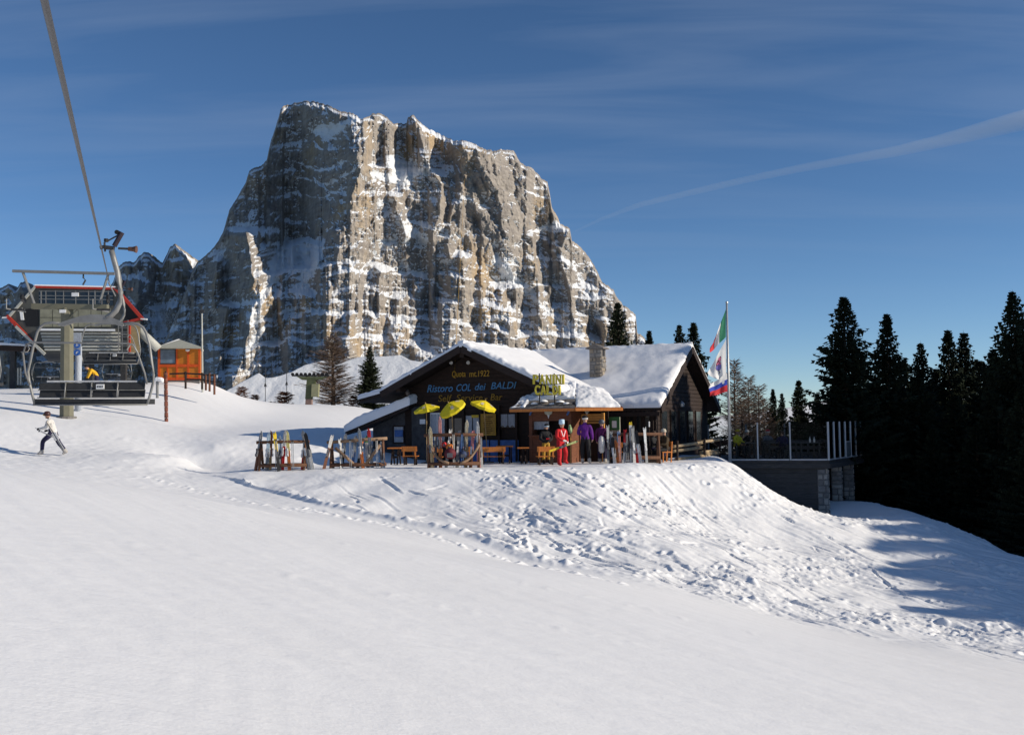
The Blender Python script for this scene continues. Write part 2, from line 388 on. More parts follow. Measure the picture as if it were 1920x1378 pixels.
# ------------------------------------------------------------------ far valley floor and hills
VAL = mat('valley_forest', (0.16, 0.17, 0.17), 0.95, var=0.6, scale=0.004)
xs = np.concatenate([np.linspace(-9000, -300, 24), np.linspace(-200, 200, 9), np.linspace(300, 9000, 24)])
ys = np.concatenate([np.linspace(-9000, -300, 14), np.linspace(-200, 200, 9), np.linspace(300, 9000, 28)])
vx, vy = np.meshgrid(xs, ys)
vz = -40 - 0.10*np.clip(np.hypot(vx, vy)-150, 0, 2500) + 30*pn(vx/700, vy/700, 31)*sstep(200, 900, np.hypot(vx, vy))
valley = grid_mesh('valley_ground', np.stack([vx, vy, vz], -1).reshape(-1, 3), len(ys), len(xs), VAL)
tag(valley, 'valley floor far below the ski slope', kind='structure')

def rock_mat(name, tan=1.0):
    m = bpy.data.materials.new(name); m.use_nodes = True
    N, L = nodes(m); b = N['Principled BSDF']; b.inputs['Roughness'].default_value = 0.9; b.inputs['Specular IOR Level'].default_value = 0.12
    tc = N.new('ShaderNodeTexCoord')
    def noise(scale, stretch, det=6, rough=0.6):
        mpn = N.new('ShaderNodeMapping'); mpn.inputs['Scale'].default_value = stretch; L.new(tc.outputs['Object'], mpn.inputs[0])
        n = N.new('ShaderNodeTexNoise'); n.inputs['Scale'].default_value = scale; n.inputs['Detail'].default_value = det; n.inputs['Roughness'].default_value = rough
        L.new(mpn.outputs[0], n.inputs['Vector']); return n
    def ramp(src, p0, c0, p1, c1):
        r = N.new('ShaderNodeValToRGB'); r.color_ramp.elements[0].position = p0; r.color_ramp.elements[1].position = p1
        r.color_ramp.elements[0].color = c0+(1,); r.color_ramp.elements[1].color = c1+(1,); L.new(src, r.inputs[0]); return r
    n1 = noise(0.0042, (1, 1, 0.55)); n2 = noise(0.03, (1, 1, 0.35)); n3 = noise(0.05, (0.12, 0.12, 1.6), 4)
    grey = ramp(n2.outputs['Fac'], 0.3, (0.265, 0.238, 0.215), 0.7, (0.44, 0.395, 0.345))
    ochre = ramp(n2.outputs['Fac'], 0.3, (0.37, 0.27, 0.165), 0.7, (0.54, 0.42, 0.28))
    m1 = N.new('ShaderNodeMixRGB'); rf = ramp(n1.outputs['Fac'], 0.52, (0,0,0), 0.68, (1,1,1))
    L.new(rf.outputs[0], m1.inputs['Fac']); L.new(grey.outputs[0], m1.inputs['Color1']); L.new(ochre.outputs[0], m1.inputs['Color2'])
    band = ramp(n3.outputs['Fac'], 0.38, (0.72,0.72,0.75), 0.58, (1,1,1))
    m2 = N.new('ShaderNodeMixRGB'); m2.blend_type = 'MULTIPLY'; m2.inputs['Fac'].default_value = 0.8
    L.new(m1.outputs[0], m2.inputs['Color1']); L.new(band.outputs[0], m2.inputs['Color2'])
    at = N.new('ShaderNodeAttribute'); at.attribute_name = 'snow'
    n4 = noise(0.085, (1, 1, 1.4), 4, 0.7)
    ad = N.new('ShaderNodeMath'); ad.operation = 'ADD'; sb = N.new('ShaderNodeMath'); sb.operation = 'MULTIPLY_ADD'; sb.inputs[1].default_value = 0.9; sb.inputs[2].default_value = -0.45
    L.new(n4.outputs['Fac'], sb.inputs[0]); L.new(at.outputs['Fac'], ad.inputs[0]); L.new(sb.outputs[0], ad.inputs[1])
    sr = ramp(ad.outputs[0], 0.44, (0,0,0), 0.58, (1,1,1))
    m3_ = N.new('ShaderNodeMixRGB'); L.new(sr.outputs[0], m3_.inputs['Fac']); L.new(m2.outputs[0], m3_.inputs['Color1']); m3_.inputs['Color2'].default_value = (0.80, 0.82, 0.85, 1)
    L.new(m3_.outputs[0], b.inputs['Base Color'])
    n5 = noise(0.05, (1, 1, 0.9), 8, 0.7)
    bp = N.new('ShaderNodeBump'); bp.inputs['Strength'].default_value = 0.8; bp.inputs['Distance'].default_value = 16
    L.new(n5.outputs['Fac'], bp.inputs['Height']); L.new(bp.outputs[0], b.inputs['Normal'])
    MATS[name] = m; return m
ROCK = rock_mat('dolomite_rock')

def Parr(px, py, d):
    a = (px-960)/FPX; b = (689-py)/FPX
    rx = fw.x+RT.x*a+UP.x*b; ry = fw.y+RT.y*a+UP.y*b; rz = fw.z+RT.z*a+UP.z*b
    k = d/ry; return rx*k, d+0*rx, EYE+rz*k
def towers(px, py, cw, chh, seed, spread=1.0):
    """jutting rock towers: pointed at the top, widening downwards, facetted"""
    rg_ = np.random.default_rng(seed); n = 128
    ox, oy, hh, ww, tl = rg_.random((n, n)), rg_.random((n, n)), rg_.random((n, n)), rg_.random((n, n)), rg_.random((n, n))
    gx = px/cw; gy = py/chh; ix = np.floor(gx).astype(int); iy = np.floor(gy).astype(int); out = np.zeros_like(px)
    for dj in (-2, -1, 0, 1):
        for di in (-2, -1, 0, 1, 2):
            a = (ix+di) % n; b = (iy+dj) % n
            cx = (ix+di+ox[a, b])*cw; cy = (iy+dj+oy[a, b])*chh
            dx_ = px-cx - (tl[a, b]-.5)*.35*(py-cy); dy_ = py-cy; H_ = chh*(1.0+.6*hh[a, b])
            half = cw*(.45+.5*ww[a, b])*spread*np.clip(.12+dy_/(.75*H_), .05, 1)
            lr = np.where(dx_ < 0, 1.25, .85)
            f = np.clip(dy_/(.16*H_)+.25, 0, 1)*np.clip(1-np.abs(dx_)*lr/half, 0, .62)/.62*(.55+.45*hh[a, b])*np.clip((1.55*H_-dy_)/(.5*H_), 0, 1)
            out = np.maximum(out, np.where(dy_ > -.1*H_, f, 0))
    return out
def relief(name, sil, D, y0px, nx, nz_, lean, ridges, basins, seed, thick, flute=1.0, snowbias=0.0, x0=None, x1=None, convex=(780, 420, 150), wedge=None, bands=(), fan=0.0):
    """a rock massif: its skyline, buttresses (protruding towards the valley) and ledges, built in metres at D; units below are 1/1900 of D"""
    S = D/FPX
    sil = np.array(sil, float)
    X0 = sil[0,0] if x0 is None else x0; X1 = sil[-1,0] if x1 is None else x1
    px = np.linspace(X0, X1, nx)
    top = np.interp(px, sil[:,0], sil[:,1])
    rough = 2.8*fbm(px/9.0, px*0+seed, 4, seed)+1.8*pn(px/3.2, px*0+3, seed+2)
    top = top + rough
    v = np.linspace(0, 1, nz_)[:, None]
    pxg = np.repeat(px[None, :], nz_, 0)
    pyg = y0px + (top[None, :]-y0px)*v
    h = (y0px - pyg)                                    # height above the foot
    hw = h + 10*pn(pxg/120, h/160, seed+3) + 4*pn(pxg/35, h/50, seed+4) + 0.11*np.abs(pxg-convex[0]+70)*sstep(0, 60, np.abs(pxg-convex[0]+70))
    # ledges: several stacked series of thin shelves, broken up sideways
    def series(period, duty, s, th):
        ph = hw/period + 0.35*pn(pxg/60, h/40, s)
        f = ph-np.floor(ph)
        idx = np.floor(ph)
        on = sstep(th-0.12, th+0.12, pn(pxg/38 + idx*7.13, idx*3.7+0.5, s+1)+0.3*pn(pxg/13, idx*1.7, s+2))
        return (1-sstep(duty*0.7, duty, f))*on/duty
    fine = series(6.5, 0.30, seed+10, -0.12); mid = series(17, 0.30, seed+20, -0.10); big = series(46, 0.22, seed+30, -0.1)
    st = lean(pxg, pyg)*(0.04 + 0.36*fine + 0.56*mid + 0.66*big)
    dh = np.diff(h, axis=0, prepend=0*h[:1])
    lm = lean(pxg, pyg)
    back = np.cumsum(lm*dh, axis=0)
    res = (st-lm)*dh; acc = np.zeros(nx); stair = np.zeros_like(h)
    for i in range(nz_):                                # the shelves' own steps die out over some height
        acc = acc*np.exp(-np.abs(dh[i])/75.0) + res[i]; stair[i] = acc
    back = back + stair
    pro = np.zeros_like(h)
    for pts, wl, wr, amp in ridges:
        pts = np.array(pts, float); o = np.argsort(pts[:,1]); yy, xx = pts[o,1], pts[o,0]
        cx = np.interp(pyg, yy, xx) + 5*pn(pyg/24, pyg*0+wl, seed+5)
        fade = sstep(yy[0]-14, yy[0]+6, pyg)*(1-sstep(yy[-1]+10, yy[-1]+60, pyg))
        dxr = pxg-cx
        prof = np.where(dxr < 0, 1+dxr/wl, 1-dxr/wr)
        prof = np.clip(prof, 0, 1)
        prof = prof*(0.75+0.25*prof)
        pro = np.maximum(pro, amp*prof*fade) + 0.25*np.minimum(pro, amp*prof*fade)
    bas = np.zeros_like(h); bsn = np.zeros_like(h)
    for cx, cy, rx, ry, amp, sn in basins:
        e = np.exp(-((pxg-cx)/rx)**2-((pyg-cy)/ry)**2); bas += amp*e; bsn += sn*e
    shx = convex[0] + (pxg-convex[0])*(1-fan*(pyg-200)/600)      # buttresses fan out towards the foot
    wx = shx + 5*pn(pxg/30, pyg/30, seed+6) + 2*pn(pxg/9, pyg/9, seed+16); wy = pyg + 5*pn(pxg/33, pyg/27, seed+26)
    fl = 30*towers(wx, wy, 84, 84, seed+101) + 20*towers(wx, wy, 40, 38, seed+102) + 11*towers(wx, wy, 19, 19, seed+103) + 5.5*towers(wx, wy, 9.5, 9.5, seed+104)
    fl = fl + 16*pn(pxg/75, pyg/90, seed+9) + 3.2*fbm(pxg/8, pyg/8, 4, seed+40, 0.6) + 1.2*ridged(pxg/8, pyg/14, 2, seed+41)
    fl = fl*flute*sstep(0, 20, h)*(0.25+0.75*sstep(0, 9, (pyg-top[None, :])))
    depth = back - pro + bas - fl + convex[2]*((pxg-convex[0])/convex[1])**2
    if wedge: depth = depth + wedge[1]*np.maximum(0, wedge[0]-pxg) + wedge[2]*np.maximum(0, pxg-wedge[0])
    for pts, bw in bands:                               # sloping snow shelves and gullies
        dd = seg_dist(pxg + 4*pn(pxg/14, pyg/14, seed+60), pyg + 3*pn(pxg/12, pyg/12, seed+61), pts)
        bsn = bsn + 0.75*np.exp(-(dd/bw)**2)*(0.75+0.6*pn(pxg/10, pyg/6, seed+62)); depth = depth + 3*np.exp(-(dd/(1.3*bw))**2)
    Xw, Yw, Zw = Parr(pxg, pyg, D + depth*S)
    # slope for the snow
    P3 = np.stack([Xw, Yw, Zw], -1)
    du = np.gradient(P3, axis=1); dv = np.gradient(P3, axis=0)
    n = np.cross(du, dv); n /= np.linalg.norm(n, axis=-1, keepdims=True)+1e-9
    nzv = np.abs(n[...,2])
    lap = depth - 0.25*(np.roll(depth, 6, 1)+np.roll(depth, -6, 1)+np.roll(depth, 5, 0)+np.roll(depth, -5, 0))
    snow = sstep(0.32, 0.80, nzv + 0.018*lap + snowbias + 0.16*pn(pxg/26, pyg/26, seed+50) + 0.12*pn(pxg/9, pyg/7, seed+51)) + bsn
    snow = snow*(0.35+0.65*sstep(1, 9, pyg-top[None, :]))
    # close with a back side
    rows = [P3]; sn = [snow]
    topr = P3[-1].copy()
    for f_, z_ in ((0.12, 0.995), (0.5, 0.8), (1.0, 0.0)):
        b_ = topr.copy(); b_[:,1] += thick*f_*S; b_[:,2] = (topr[:,2]-P3[0,:,2])*z_ + P3[0,:,2]; rows.append(b_[None]); sn.append(np.full((1, nx), 0.05))
    A = np.concatenate(rows, 0); SN = np.concatenate(sn, 0)
    o = grid_mesh(name, A.reshape(-1, 3), A.shape[0], nx, ROCK, attr={'snow': SN.reshape(-1)}, smooth=True)
    return o
SIL = [(255,760),(275,715),(300,660),(318,620),(335,580),(350,540),(362,505),(372,489),(385,480),(400,465),(412,447),(420,430),(430,395),(445,370),(460,345),(468,320),(478,314),(490,312),(500,300),(508,265),(517,240),(523,218),(526,205),(533,198),(545,196),(560,193),(572,190),(585,190),(600,193),(620,200),(640,210),(655,210),(668,217),(674,224),(682,223),(690,219),(700,213),(710,212),(725,220),(738,232),(745,231),(762,232),(765,220),(770,216),(777,217),(785,228),(795,236),(820,250),(850,264),(870,264),(890,270),(905,278),(925,283),(958,281),(964,284),(968,291),(975,305),(1000,317),(1015,335),(1026,341),(1030,360),(1035,390),(1047,410),(1050,420),(1068,428),(1072,450),(1090,465),(1105,483),(1115,500),(1130,530),(1150,543),(1155,555),(1168,572),(1180,580),(1192,590),(1195,625),(1208,632),(1225,670),(1260,700),(1330,815)]
def lean_main(px, py):
    low = sstep(430, 640, py)
    base = 0.55 + 0.55*low
    wall = sstep(840, 870, px)*(1-sstep(985, 1005, px))*sstep(262, 285, py)*(1-sstep(470, 500, py))     # the big smooth upper wall
    base = base*(1-0.72*wall)
    snowf = np.exp(-((px-552)/55)**2-((py-478)/34)**2)
    bandf = sstep(680, 700, px)*(1-sstep(820, 850, px))*np.exp(-((py-310)/24)**2)
    return base + 3.2*snowf + 1.5*bandf
RID = [ ([(705,214),(693,260),(674,325),(655,385),(640,420),(632,500),(626,570),(622,700)], 120, 75, 105),
        ([(560,193),(588,225),(600,262)], 70, 45, 30), ([(560,285),(555,330),(548,350)], 14, 12, 28),
        ([(463,438),(472,500),(480,560),(462,640),(440,720)], 56, 74, 150), ([(408,490),(402,545)], 20, 16, 70), ([(425,575),(405,700)], 30, 34, 100),
        ([(775,218),(790,260),(797,300),(826,345),(826,400),(812,440)], 30, 44, 62), ([(838,320),(846,400),(842,470)], 20, 34, 60),
        ([(905,280),(930,360),(946,430),(955,470)], 80, 60, 36), ([(998,440),(1003,500)], 40, 10, 46), ([(1062,432),(1052,480),(1072,560),(1085,700)], 46, 40, 62),
        ([(862,480),(852,560),(842,640),(846,720)], 84, 60, 78), ([(735,365),(745,400),(760,440)], 18, 22, 34), ([(715,505),(700,560),(690,640),(680,720)], 40, 36, 48),
        ([(950,540),(940,600),(930,700)], 60, 50, 50), ([(1010,560),(1020,640),(1030,720)], 36, 40, 40), ([(560,555),(552,600),(548,720)], 36, 40, 50), ([(780,640),(770,720)], 30, 40, 40),
        ([(1120,560),(1130,640),(1140,720)], 40, 40, 36), ([(520,590),(508,720)], 22, 20, 30), ([(880,440),(890,500),(900,560)], 30, 30, 30), ([(650,290),(640,330)], 20, 12, 22)]
BAS = [ (552,478,56,36,40,0.75), (620,248,34,16,26,0.45), (752,262,12,34,34,0.1), (742,320,44,26,14,0.4), (815,560,42,56,46,-0.35), (720,470,26,16,10,0.3), (1022,480,20,44,30,-0.1),
        (560,400,70,46,26,-0.25), (905,350,55,60,0,-0.5), (900,420,70,50,0,-0.3), (745,450,60,22,6,0.35), (700,610,40,40,16,0.15), (900,372,60,9,0,0.55), (950,480,40,30,8,0.35), (310,600,30,60,10,0.5), (480,640,26,60,20,0.2), (1040,430,20,10,0,0.4), (480,690,20,20,0,0.3)]
BANDS = [([(733,298),(760,322),(792,325),(822,300)],13),([(700,328),(730,336),(765,346)],8),([(712,378),(735,400),(760,425),(795,450)],11),([(790,420),(830,432),(865,452)],8),([(852,360),(880,378),(930,394),(952,412)],7),([(640,502),(700,511),(760,500),(795,518)],5),([(800,522),(832,546),(855,565)],6),([(470,645),(520,588),(560,577),(625,588)],6),
  ([(930,488),(960,518),(985,545)],11),([(1008,432),(1045,420)],6),([(595,246),(640,236),(672,222)],11),([(795,238),(845,264)],8),([(885,622),(930,592),(975,602)],6),([(1000,560),(1050,600),(1100,640)],9),([(540,298),(600,322),(655,300)],4),([(560,332),(612,347),(665,320)],4),([(545,360),(600,372),(650,352)],4),([(850,642),(905,657)],5),([(850,262),(905,276),(960,280)],3),
  ([(985,360),(1030,372)],4),([(1035,470),(1075,500),(1110,560)],6),([(560,470),(520,500),(490,560),(470,600)],13),([(600,450),(585,500),(560,540)],12),([(700,640),(750,600),(790,640)],6),([(640,690),(720,660),(800,690)],8)]
mount = relief('mountain', SIL, 4000, 820, 900, 600, lean_main, RID, BAS, 3, 260, wedge=(655, 0.36, 0.50), bands=BANDS, fan=0.55, convex=(720, 420, 60))
tag(mount, 'huge snow-dusted dolomite rock massif with a flat-topped summit tower', kind='structure')
SIL2 = [(-260,700),(-160,600),(-90,560),(-40,552),(0,540),(15,532),(22,536),(30,543),(38,530),(46,527),(60,545),(90,556),(130,560),(170,560),(200,548),(212,528),(222,500),(232,492),(240,489),(250,493),(262,480),(272,472),(282,476),(290,485),(305,493),(312,478),(320,462),(328,458),(336,464),(350,474),(365,485),(420,530),(500,600),(600,700)]
rid2 = [([(272,472),(262,540),(250,620)], 50, 40, 60), ([(328,458),(322,540),(320,640)], 40, 40, 60), ([(232,490),(215,560),(200,640)], 30, 30, 40), ([(46,527),(40,600),(30,700)], 50, 50, 60)]
far = relief('distant_ridge', SIL2, 5200, 850, 420, 200, lambda a, b: 0.9 + 0*a, rid2, [(300,600,34,50,0,0.6),(150,640,60,40,0,0.3)], 77, 300, 1.0, -0.08, convex=(300, 500, 60))
tag(far, 'jagged dark blue rock ridge behind the chairlift station', kind='structure')

# snowy foothill between the piste edge and the mountain
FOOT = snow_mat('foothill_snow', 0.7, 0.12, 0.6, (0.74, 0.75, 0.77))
SILF = [(330,790),(390,760),(415,738),(450,718),(485,699),(498,709),(520,706),(545,698),(572,684),(600,677),(640,674),(680,669),(720,668),(752,666),(770,676),(800,680),(850,690),(930,720),(1020,760)]
sf = np.array(SILF, float); Df = 420.0; Sf = Df/FPX
fpx = np.linspace(330, 1020, 240); ftop = np.interp(fpx, sf[:,0], sf[:,1]) + 1.0*fbm(fpx/14, fpx*0, 3, 60)
fv = np.linspace(0, 1, 120)[:, None]
FX = np.repeat(fpx[None], 120, 0); FY = 860 + (ftop[None]-860)*fv
dep = 1.35*(860-FY) + 2.2*ridged((FX+0.8*FY)/80, (FX-FY)/300, 3, 61) + 0.9*fbm(FX/14, FY/14, 3, 62)
A = np.stack(Parr(FX, FY, Df+dep*Sf), -1)
bk = A[-1].copy(); bk[:,1] += 60; bk[:,2] -= 40
A = np.concatenate([A, bk[None]], 0)
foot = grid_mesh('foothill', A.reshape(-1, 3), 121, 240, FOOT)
tag(foot, 'smooth snow-covered foothill below the rock face', kind='structure')
# pale snow hills seen low between the dark trees on the right
SILR = [(-900,770),(0,785),(700,790),(1180,790),(1300,784),(1420,774),(1480,764),(1560,748),(1620,742),(1690,738),(1760,745),(1840,742),(1920,748),(2050,742),(2300,765),(2900,775)]
sr_ = np.array(SILR, float); Dr = 7200.0; Sr = Dr/FPX
rpx = np.linspace(-900, 2900, 400); rtop = np.interp(rpx, sr_[:,0], sr_[:,1]) + 2.5*fbm(rpx/22, rpx*0, 4, 70)
FX = np.repeat(rpx[None], 60, 0); FY = 960 + (rtop[None]-960)*np.linspace(0, 1, 60)[:, None]
dep = 1.6*(960-FY) + 4*ridged(FX/60, FY/60, 3, 71)
A = np.stack(Parr(FX, FY, Dr+dep*Sr), -1)
bk = A[-1].copy(); bk[:,1] += 500; bk[:,2] -= 250
A = np.concatenate([A, bk[None]], 0)
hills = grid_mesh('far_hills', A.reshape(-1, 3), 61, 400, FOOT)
tag(hills, 'distant white hills low behind the dark spruces', kind='structure')
# ------------------------------------------------------------------ trees
BARK = mat('bark', (0.075, 0.055, 0.042), 0.95, var=0.4, scale=8, bump=0.6, bscale=30)
def leafmat(name, c):
    return mat(name, c, 0.85, var=0.55, scale=1.3, spec=0.1)
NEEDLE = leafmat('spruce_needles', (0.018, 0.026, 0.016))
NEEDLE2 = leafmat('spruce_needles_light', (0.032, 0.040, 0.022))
TWIG = leafmat('larch_twigs', (0.17, 0.12, 0.09))
def spruce_mesh(Hh, Rb, seed, dens=1.0, low=0.04):
    rg = random.Random(seed); v = []; f = []
    z = low*Hh
    gaps = [rg.uniform(-1, 1) for _ in range(12)]
    while z < Hh*0.985:
        t = z/Hh
        # spruces swell and thin out irregularly with height
        reach = Rb*min(1.0, 1.28*((1-t)**0.95))*(0.92+0.10*math.sin(t*23+seed)+0.10*gaps[int(t*11)]) + 0.05
        nb = max(4, int((6+4*(1-t))*dens)); a0 = rg.uniform(0, 6.28)
        for b in range(nb):
            a = a0 + 6.283*b/nb + rg.uniform(-.35, .35)
            L = reach*rg.uniform(0.62, 1.14)
            if rg.random() < 0.12: L *= 1.28
            ca, sa = math.cos(a), math.sin(a)
            droop = -0.38+0.9*t + rg.uniform(-.12, .12)
            n = max(3, int(L/0.135*dens))
            def spine(s): return (ca*L*s, sa*L*s, z + L*(droop*s + (0.30-0.25*t)*s*s))
            for k in range(n):
                s = (k+0.6)/n; x, y, zz = spine(s)
                ln = (0.20+0.42*(1-s)*min(1.0, L/1.6))*rg.uniform(.7, 1.25)*(0.38+0.62*min(1, L))
                for sd in (-1, 1):
                    aa = a + sd*rg.uniform(0.45, 1.05)
                    cx, sx = math.cos(aa), math.sin(aa); wd = 0.045+0.030*rg.random()
                    dz = ln*rg.uniform(-.55, .12)
                    i = len(v)
                    v += [(x, y, zz), (x+cx*ln*.5-sx*wd, y+sx*ln*.5+cx*wd, zz+dz*.4), (x+cx*ln, y+sx*ln, zz+dz), (x+cx*ln*.5+sx*wd, y+sx*ln*.5-cx*wd, zz+dz*.5-0.07)]
                    f.append((i, i+1, i+2, i+3))
                if rg.random() < 0.65:                      # hanging sprays under the branch
                    i = len(v); h = rg.uniform(.14, .34)*min(1, L+.3); q = rg.uniform(-.08, .08)
                    v += [(x-ca*.09, y-sa*.09, zz+.02), (x+ca*.10, y+sa*.10, zz+.02), (x+ca*.03+sa*q, y+sa*.03-ca*q, zz-h)]
                    f.append((i, i+1, i+2))
            x, y, zz = spine(1.0); i = len(v)
            v += [(x-ca*.25-sa*.05, y-sa*.25+ca*.05, zz-.03), (x-ca*.25+sa*.05, y-sa*.25-ca*.05, zz-.03), (x+ca*.10, y+sa*.10, zz+.05)]
            f.append((i, i+1, i+2))
        z += (0.12+0.13*(1-t))*(Hh/12)**0.5/dens**0.5*rg.uniform(.75, 1.25)
    # leader
    for k in range(3):
        a = k*2.1; i = len(v); v += [(.03*math.cos(a), .03*math.sin(a), Hh*.955), (.03*math.cos(a+2), .03*math.sin(a+2), Hh*.955), (0, 0, Hh*1.0)]; f.append((i, i+1, i+2))
    return v, f
def larch_mesh(Hh, Rb, seed, dens=1.0):
    rg = random.Random(seed); m = MB(); tw = MB()
    z = 0.12*Hh
    while z < Hh*0.97:
        t = z/Hh
        reach = Rb*(1-t)**0.55*(0.8+0.2*math.sin(t*17+seed))+0.1
        for b in range(rg.randint(6, 8)):
            a = rg.uniform(0, 6.283); L = reach*rg.uniform(.55, 1.12); ca, sa = math.cos(a), math.sin(a)
            up = 0.05+0.35*t+rg.uniform(-.12, .15)
            p = [(ca*L*s, sa*L*s, z+L*(up*s+0.15*s*s)) for s in (0, .5, 1)]
            tw.tube(p, [0.028*(1-t)+.010, .014, .004], 3, cap=False)
            for k in range(int((10+L*26)*dens)):
                s = rg.uniform(.15, 1); x, y, zz = ca*L*s, sa*L*s, z+L*(up*s+.15*s*s)
                aa = a+rg.choice((-1, 1))*rg.uniform(.4, 1.2); ln = rg.uniform(.12, .5)*(1.1-.5*s); dz = rg.uniform(-.3, .25)*ln
                ex, ey = x+math.cos(aa)*ln, y+math.sin(aa)*ln; ww = .012
                tw.add([(x, y, zz-ww), (x, y, zz+ww), (ex, ey, zz+dz+.004), ], [(0, 1, 2)])
                tw.add([(x-ww, y, zz), (x+ww, y, zz), (ex, ey, zz+dz)], [(0, 1, 2)])
        z += 0.13*rg.uniform(.7, 1.3)
    return tw
def raw_mesh(name, v, f, m_):
    me = bpy.data.meshes.new(name); me.from_pydata(v, [], f); me.materials.append(m_); return me
def trunk_mesh(Hh, r, m_=BARK):
    mb = MB(); mb.tube([(0, 0, -1.2), (0, 0, 0.0), (0.03, 0, Hh*.3), (-.02, .02, Hh*.65), (0, 0, Hh*.97)], [r*1.35, r*1.1, r*.8, r*.45, r*.05], 9)
    me = bpy.data.meshes.new('trunk'); me.from_pydata(mb.v, [], mb.f); me.materials.append(m_); me.polygons.foreach_set('use_smooth', [True]*len(me.polygons)); return me
SPR = []
for k, (hh, rb, dn) in enumerate(((12, 2.7, 1.0), (12, 2.3, 1.0), (12, 3.0, 1.0), (12, 2.4, .95))):
    v_, f_ = spruce_mesh(hh, rb, 5+k*3, dn)
    SPR.append((raw_mesh('crown', v_, f_, NEEDLE), trunk_mesh(hh, 0.2)))
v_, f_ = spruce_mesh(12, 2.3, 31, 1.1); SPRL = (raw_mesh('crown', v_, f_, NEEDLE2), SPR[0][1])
LAR = []
for k in range(2):
    tw_ = larch_mesh(9, 2.6, 40+k*7, (1.0, .42)[k]); LAR.append((raw_mesh('crown', tw_.v, tw_.f, TWIG), trunk_mesh(9, 0.16)))
def tree(name, label, cat, protos, Hp, px, ytop, d, wid=1.0, group=None, zb=None, rz=None, world=None):
    if world is None:
        p = P(px, ytop, d); x, y, zt = p.x, p.y, p.z
        z0 = H(x, y)-0.15 if zb is None else zb
    else:
        x, y = world; z0 = H(x, y)-.15; zt = z0+ytop
    hgt = zt-z0
    t = thing(name, label, cat, (x, y, z0), rz if rz is not None else random.uniform(0, 6.28), group)
    s = hgt/Hp; t.scale = (s*wid, s*wid, s)
    for nm, me in (('crown', protos[0]), ('trunk', protos[1])):
        o = bpy.data.objects.new(nm, me); col.objects.link(o); o.parent = t
    return t
GF = 'dark spruces at the forest edge'
tree('spruce_tree', 'tall dark spruce with a ragged pointed top just beyond the terrace corner', 'tree', SPR[0], 12, 1582, 553, 51, 1.2, GF, rz=0.4)
tree('spruce_tree', 'dark spruce with narrow top, second in the row from the terrace', 'tree', SPR[1], 12, 1662, 585, 51, 1.15, GF, rz=1.9)
tree('spruce_tree', 'short slender spruce tip between the two tall spruces and the twin spruces', 'tree', SPR[3], 12, 1726, 637, 52, 0.95, GF)
tree('spruce_tree', 'left one of the close pair of twin spruces in the dark forest', 'tree', SPR[1], 12, 1777, 615, 54, 1.0, GF)
tree('spruce_tree', 'right one of the close pair of twin spruces in the dark forest', 'tree', SPR[3], 12, 1806, 617, 55, 1.0, GF)
tree('spruce_tree', 'very tall dark spruce cut by the right photo edge', 'tree', SPR[2], 12, 1898, 541, 46, 0.95, GF, rz=2.2)
tree('spruce_tree', 'low broad spruce filling the gap left of the very tall one', 'tree', SPR[2], 12, 1862, 650, 50, 1.2, GF)
for k, (px, yt, d, ww) in enumerate(((1612, 672, 58, 1.3), (1562, 720, 60, 1.2), (1694, 672, 58, 1.4), (1752, 690, 60, 1.4), (1836, 672, 60, 1.4), (1640, 705, 64, 1.4), (1722, 705, 50, 1.5), (1914, 600, 46, 1.2), (1790, 740, 48, 1.6), (1870, 745, 45, 1.5), (1690, 790, 54, 1.5), (1650, 760, 53, 1.5), (1600, 770, 55, 1.3), (1915, 720, 42, 1.5), (1940, 780, 39, 1.4), (1830, 790, 45, 1.6), (1750, 800, 47, 1.5))):
    tree('spruce_tree', 'low black spruce filling the shaded forest behind the tall ones', 'tree', SPR[k % 4], 12, px, yt, d, ww, 'understorey spruces merging into the black forest')
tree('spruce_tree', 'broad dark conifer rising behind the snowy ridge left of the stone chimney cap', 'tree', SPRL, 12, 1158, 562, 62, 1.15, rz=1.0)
tree('spruce_tree', 'small spruce tip peeking over the roof ridge right of the broad conifer', 'tree', SPR[1], 12, 1217, 617, 72, 1.0)
tree('spruce_tree', 'left of two dark spruces behind the right gable peak', 'tree', SPR[3], 12, 1273, 604, 66, 0.95, 'spruces behind the right gable')
tree('spruce_tree', 'right of two dark spruces behind the right gable peak', 'tree', SPR[1], 12, 1300, 602, 64, 1.15, 'spruces behind the right gable')
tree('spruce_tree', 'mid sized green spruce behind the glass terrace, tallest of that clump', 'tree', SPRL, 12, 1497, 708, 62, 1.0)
tree('spruce_tree', 'thin small spruce left in the clump behind the glass terrace', 'tree', SPR[1], 12, 1449, 727, 64, 0.8)
tree('spruce_tree', 'tiny spruce top between the thin and the green spruce behind the terrace', 'tree', SPR[3], 12, 1466, 733, 66, 0.7)
tree('spruce_tree', 'small dark spruce beside the tall ragged one, behind the terrace end', 'tree', SPR[0], 12, 1532, 735, 62, 0.9)
for k, (px, yt, d, lab) in enumerate(((1376, 668, 60, 'bare brown larch right behind the flagpole'), (1402, 700, 62, 'bare larch with fine twigs second from the flagpole'), (1421, 716, 66, 'thin bare larch tip halfway between flagpole and spruces'),
        (1432, 745, 58, 'short reddish brown larch left of the thin spruces'), (1390, 745, 56, 'low bushy brown larch behind the end of the log fence'))):
    tree('larch_tree', lab, 'tree', LAR[1], 9, px, yt, d, .85 if k != 4 else 1.1, 'bare larches behind the terrace')
tree('larch_tree', 'bare brown larch beside the green lift mast', 'tree', LAR[0], 9, 624, 628, 66, 1.75, rz=0.5)
tree('spruce_tree', 'dark green spruce between the brown larch and the snowy chalet roof', 'tree', SPRL, 12, 693, 648, 66, 1.35, rz=2.5)
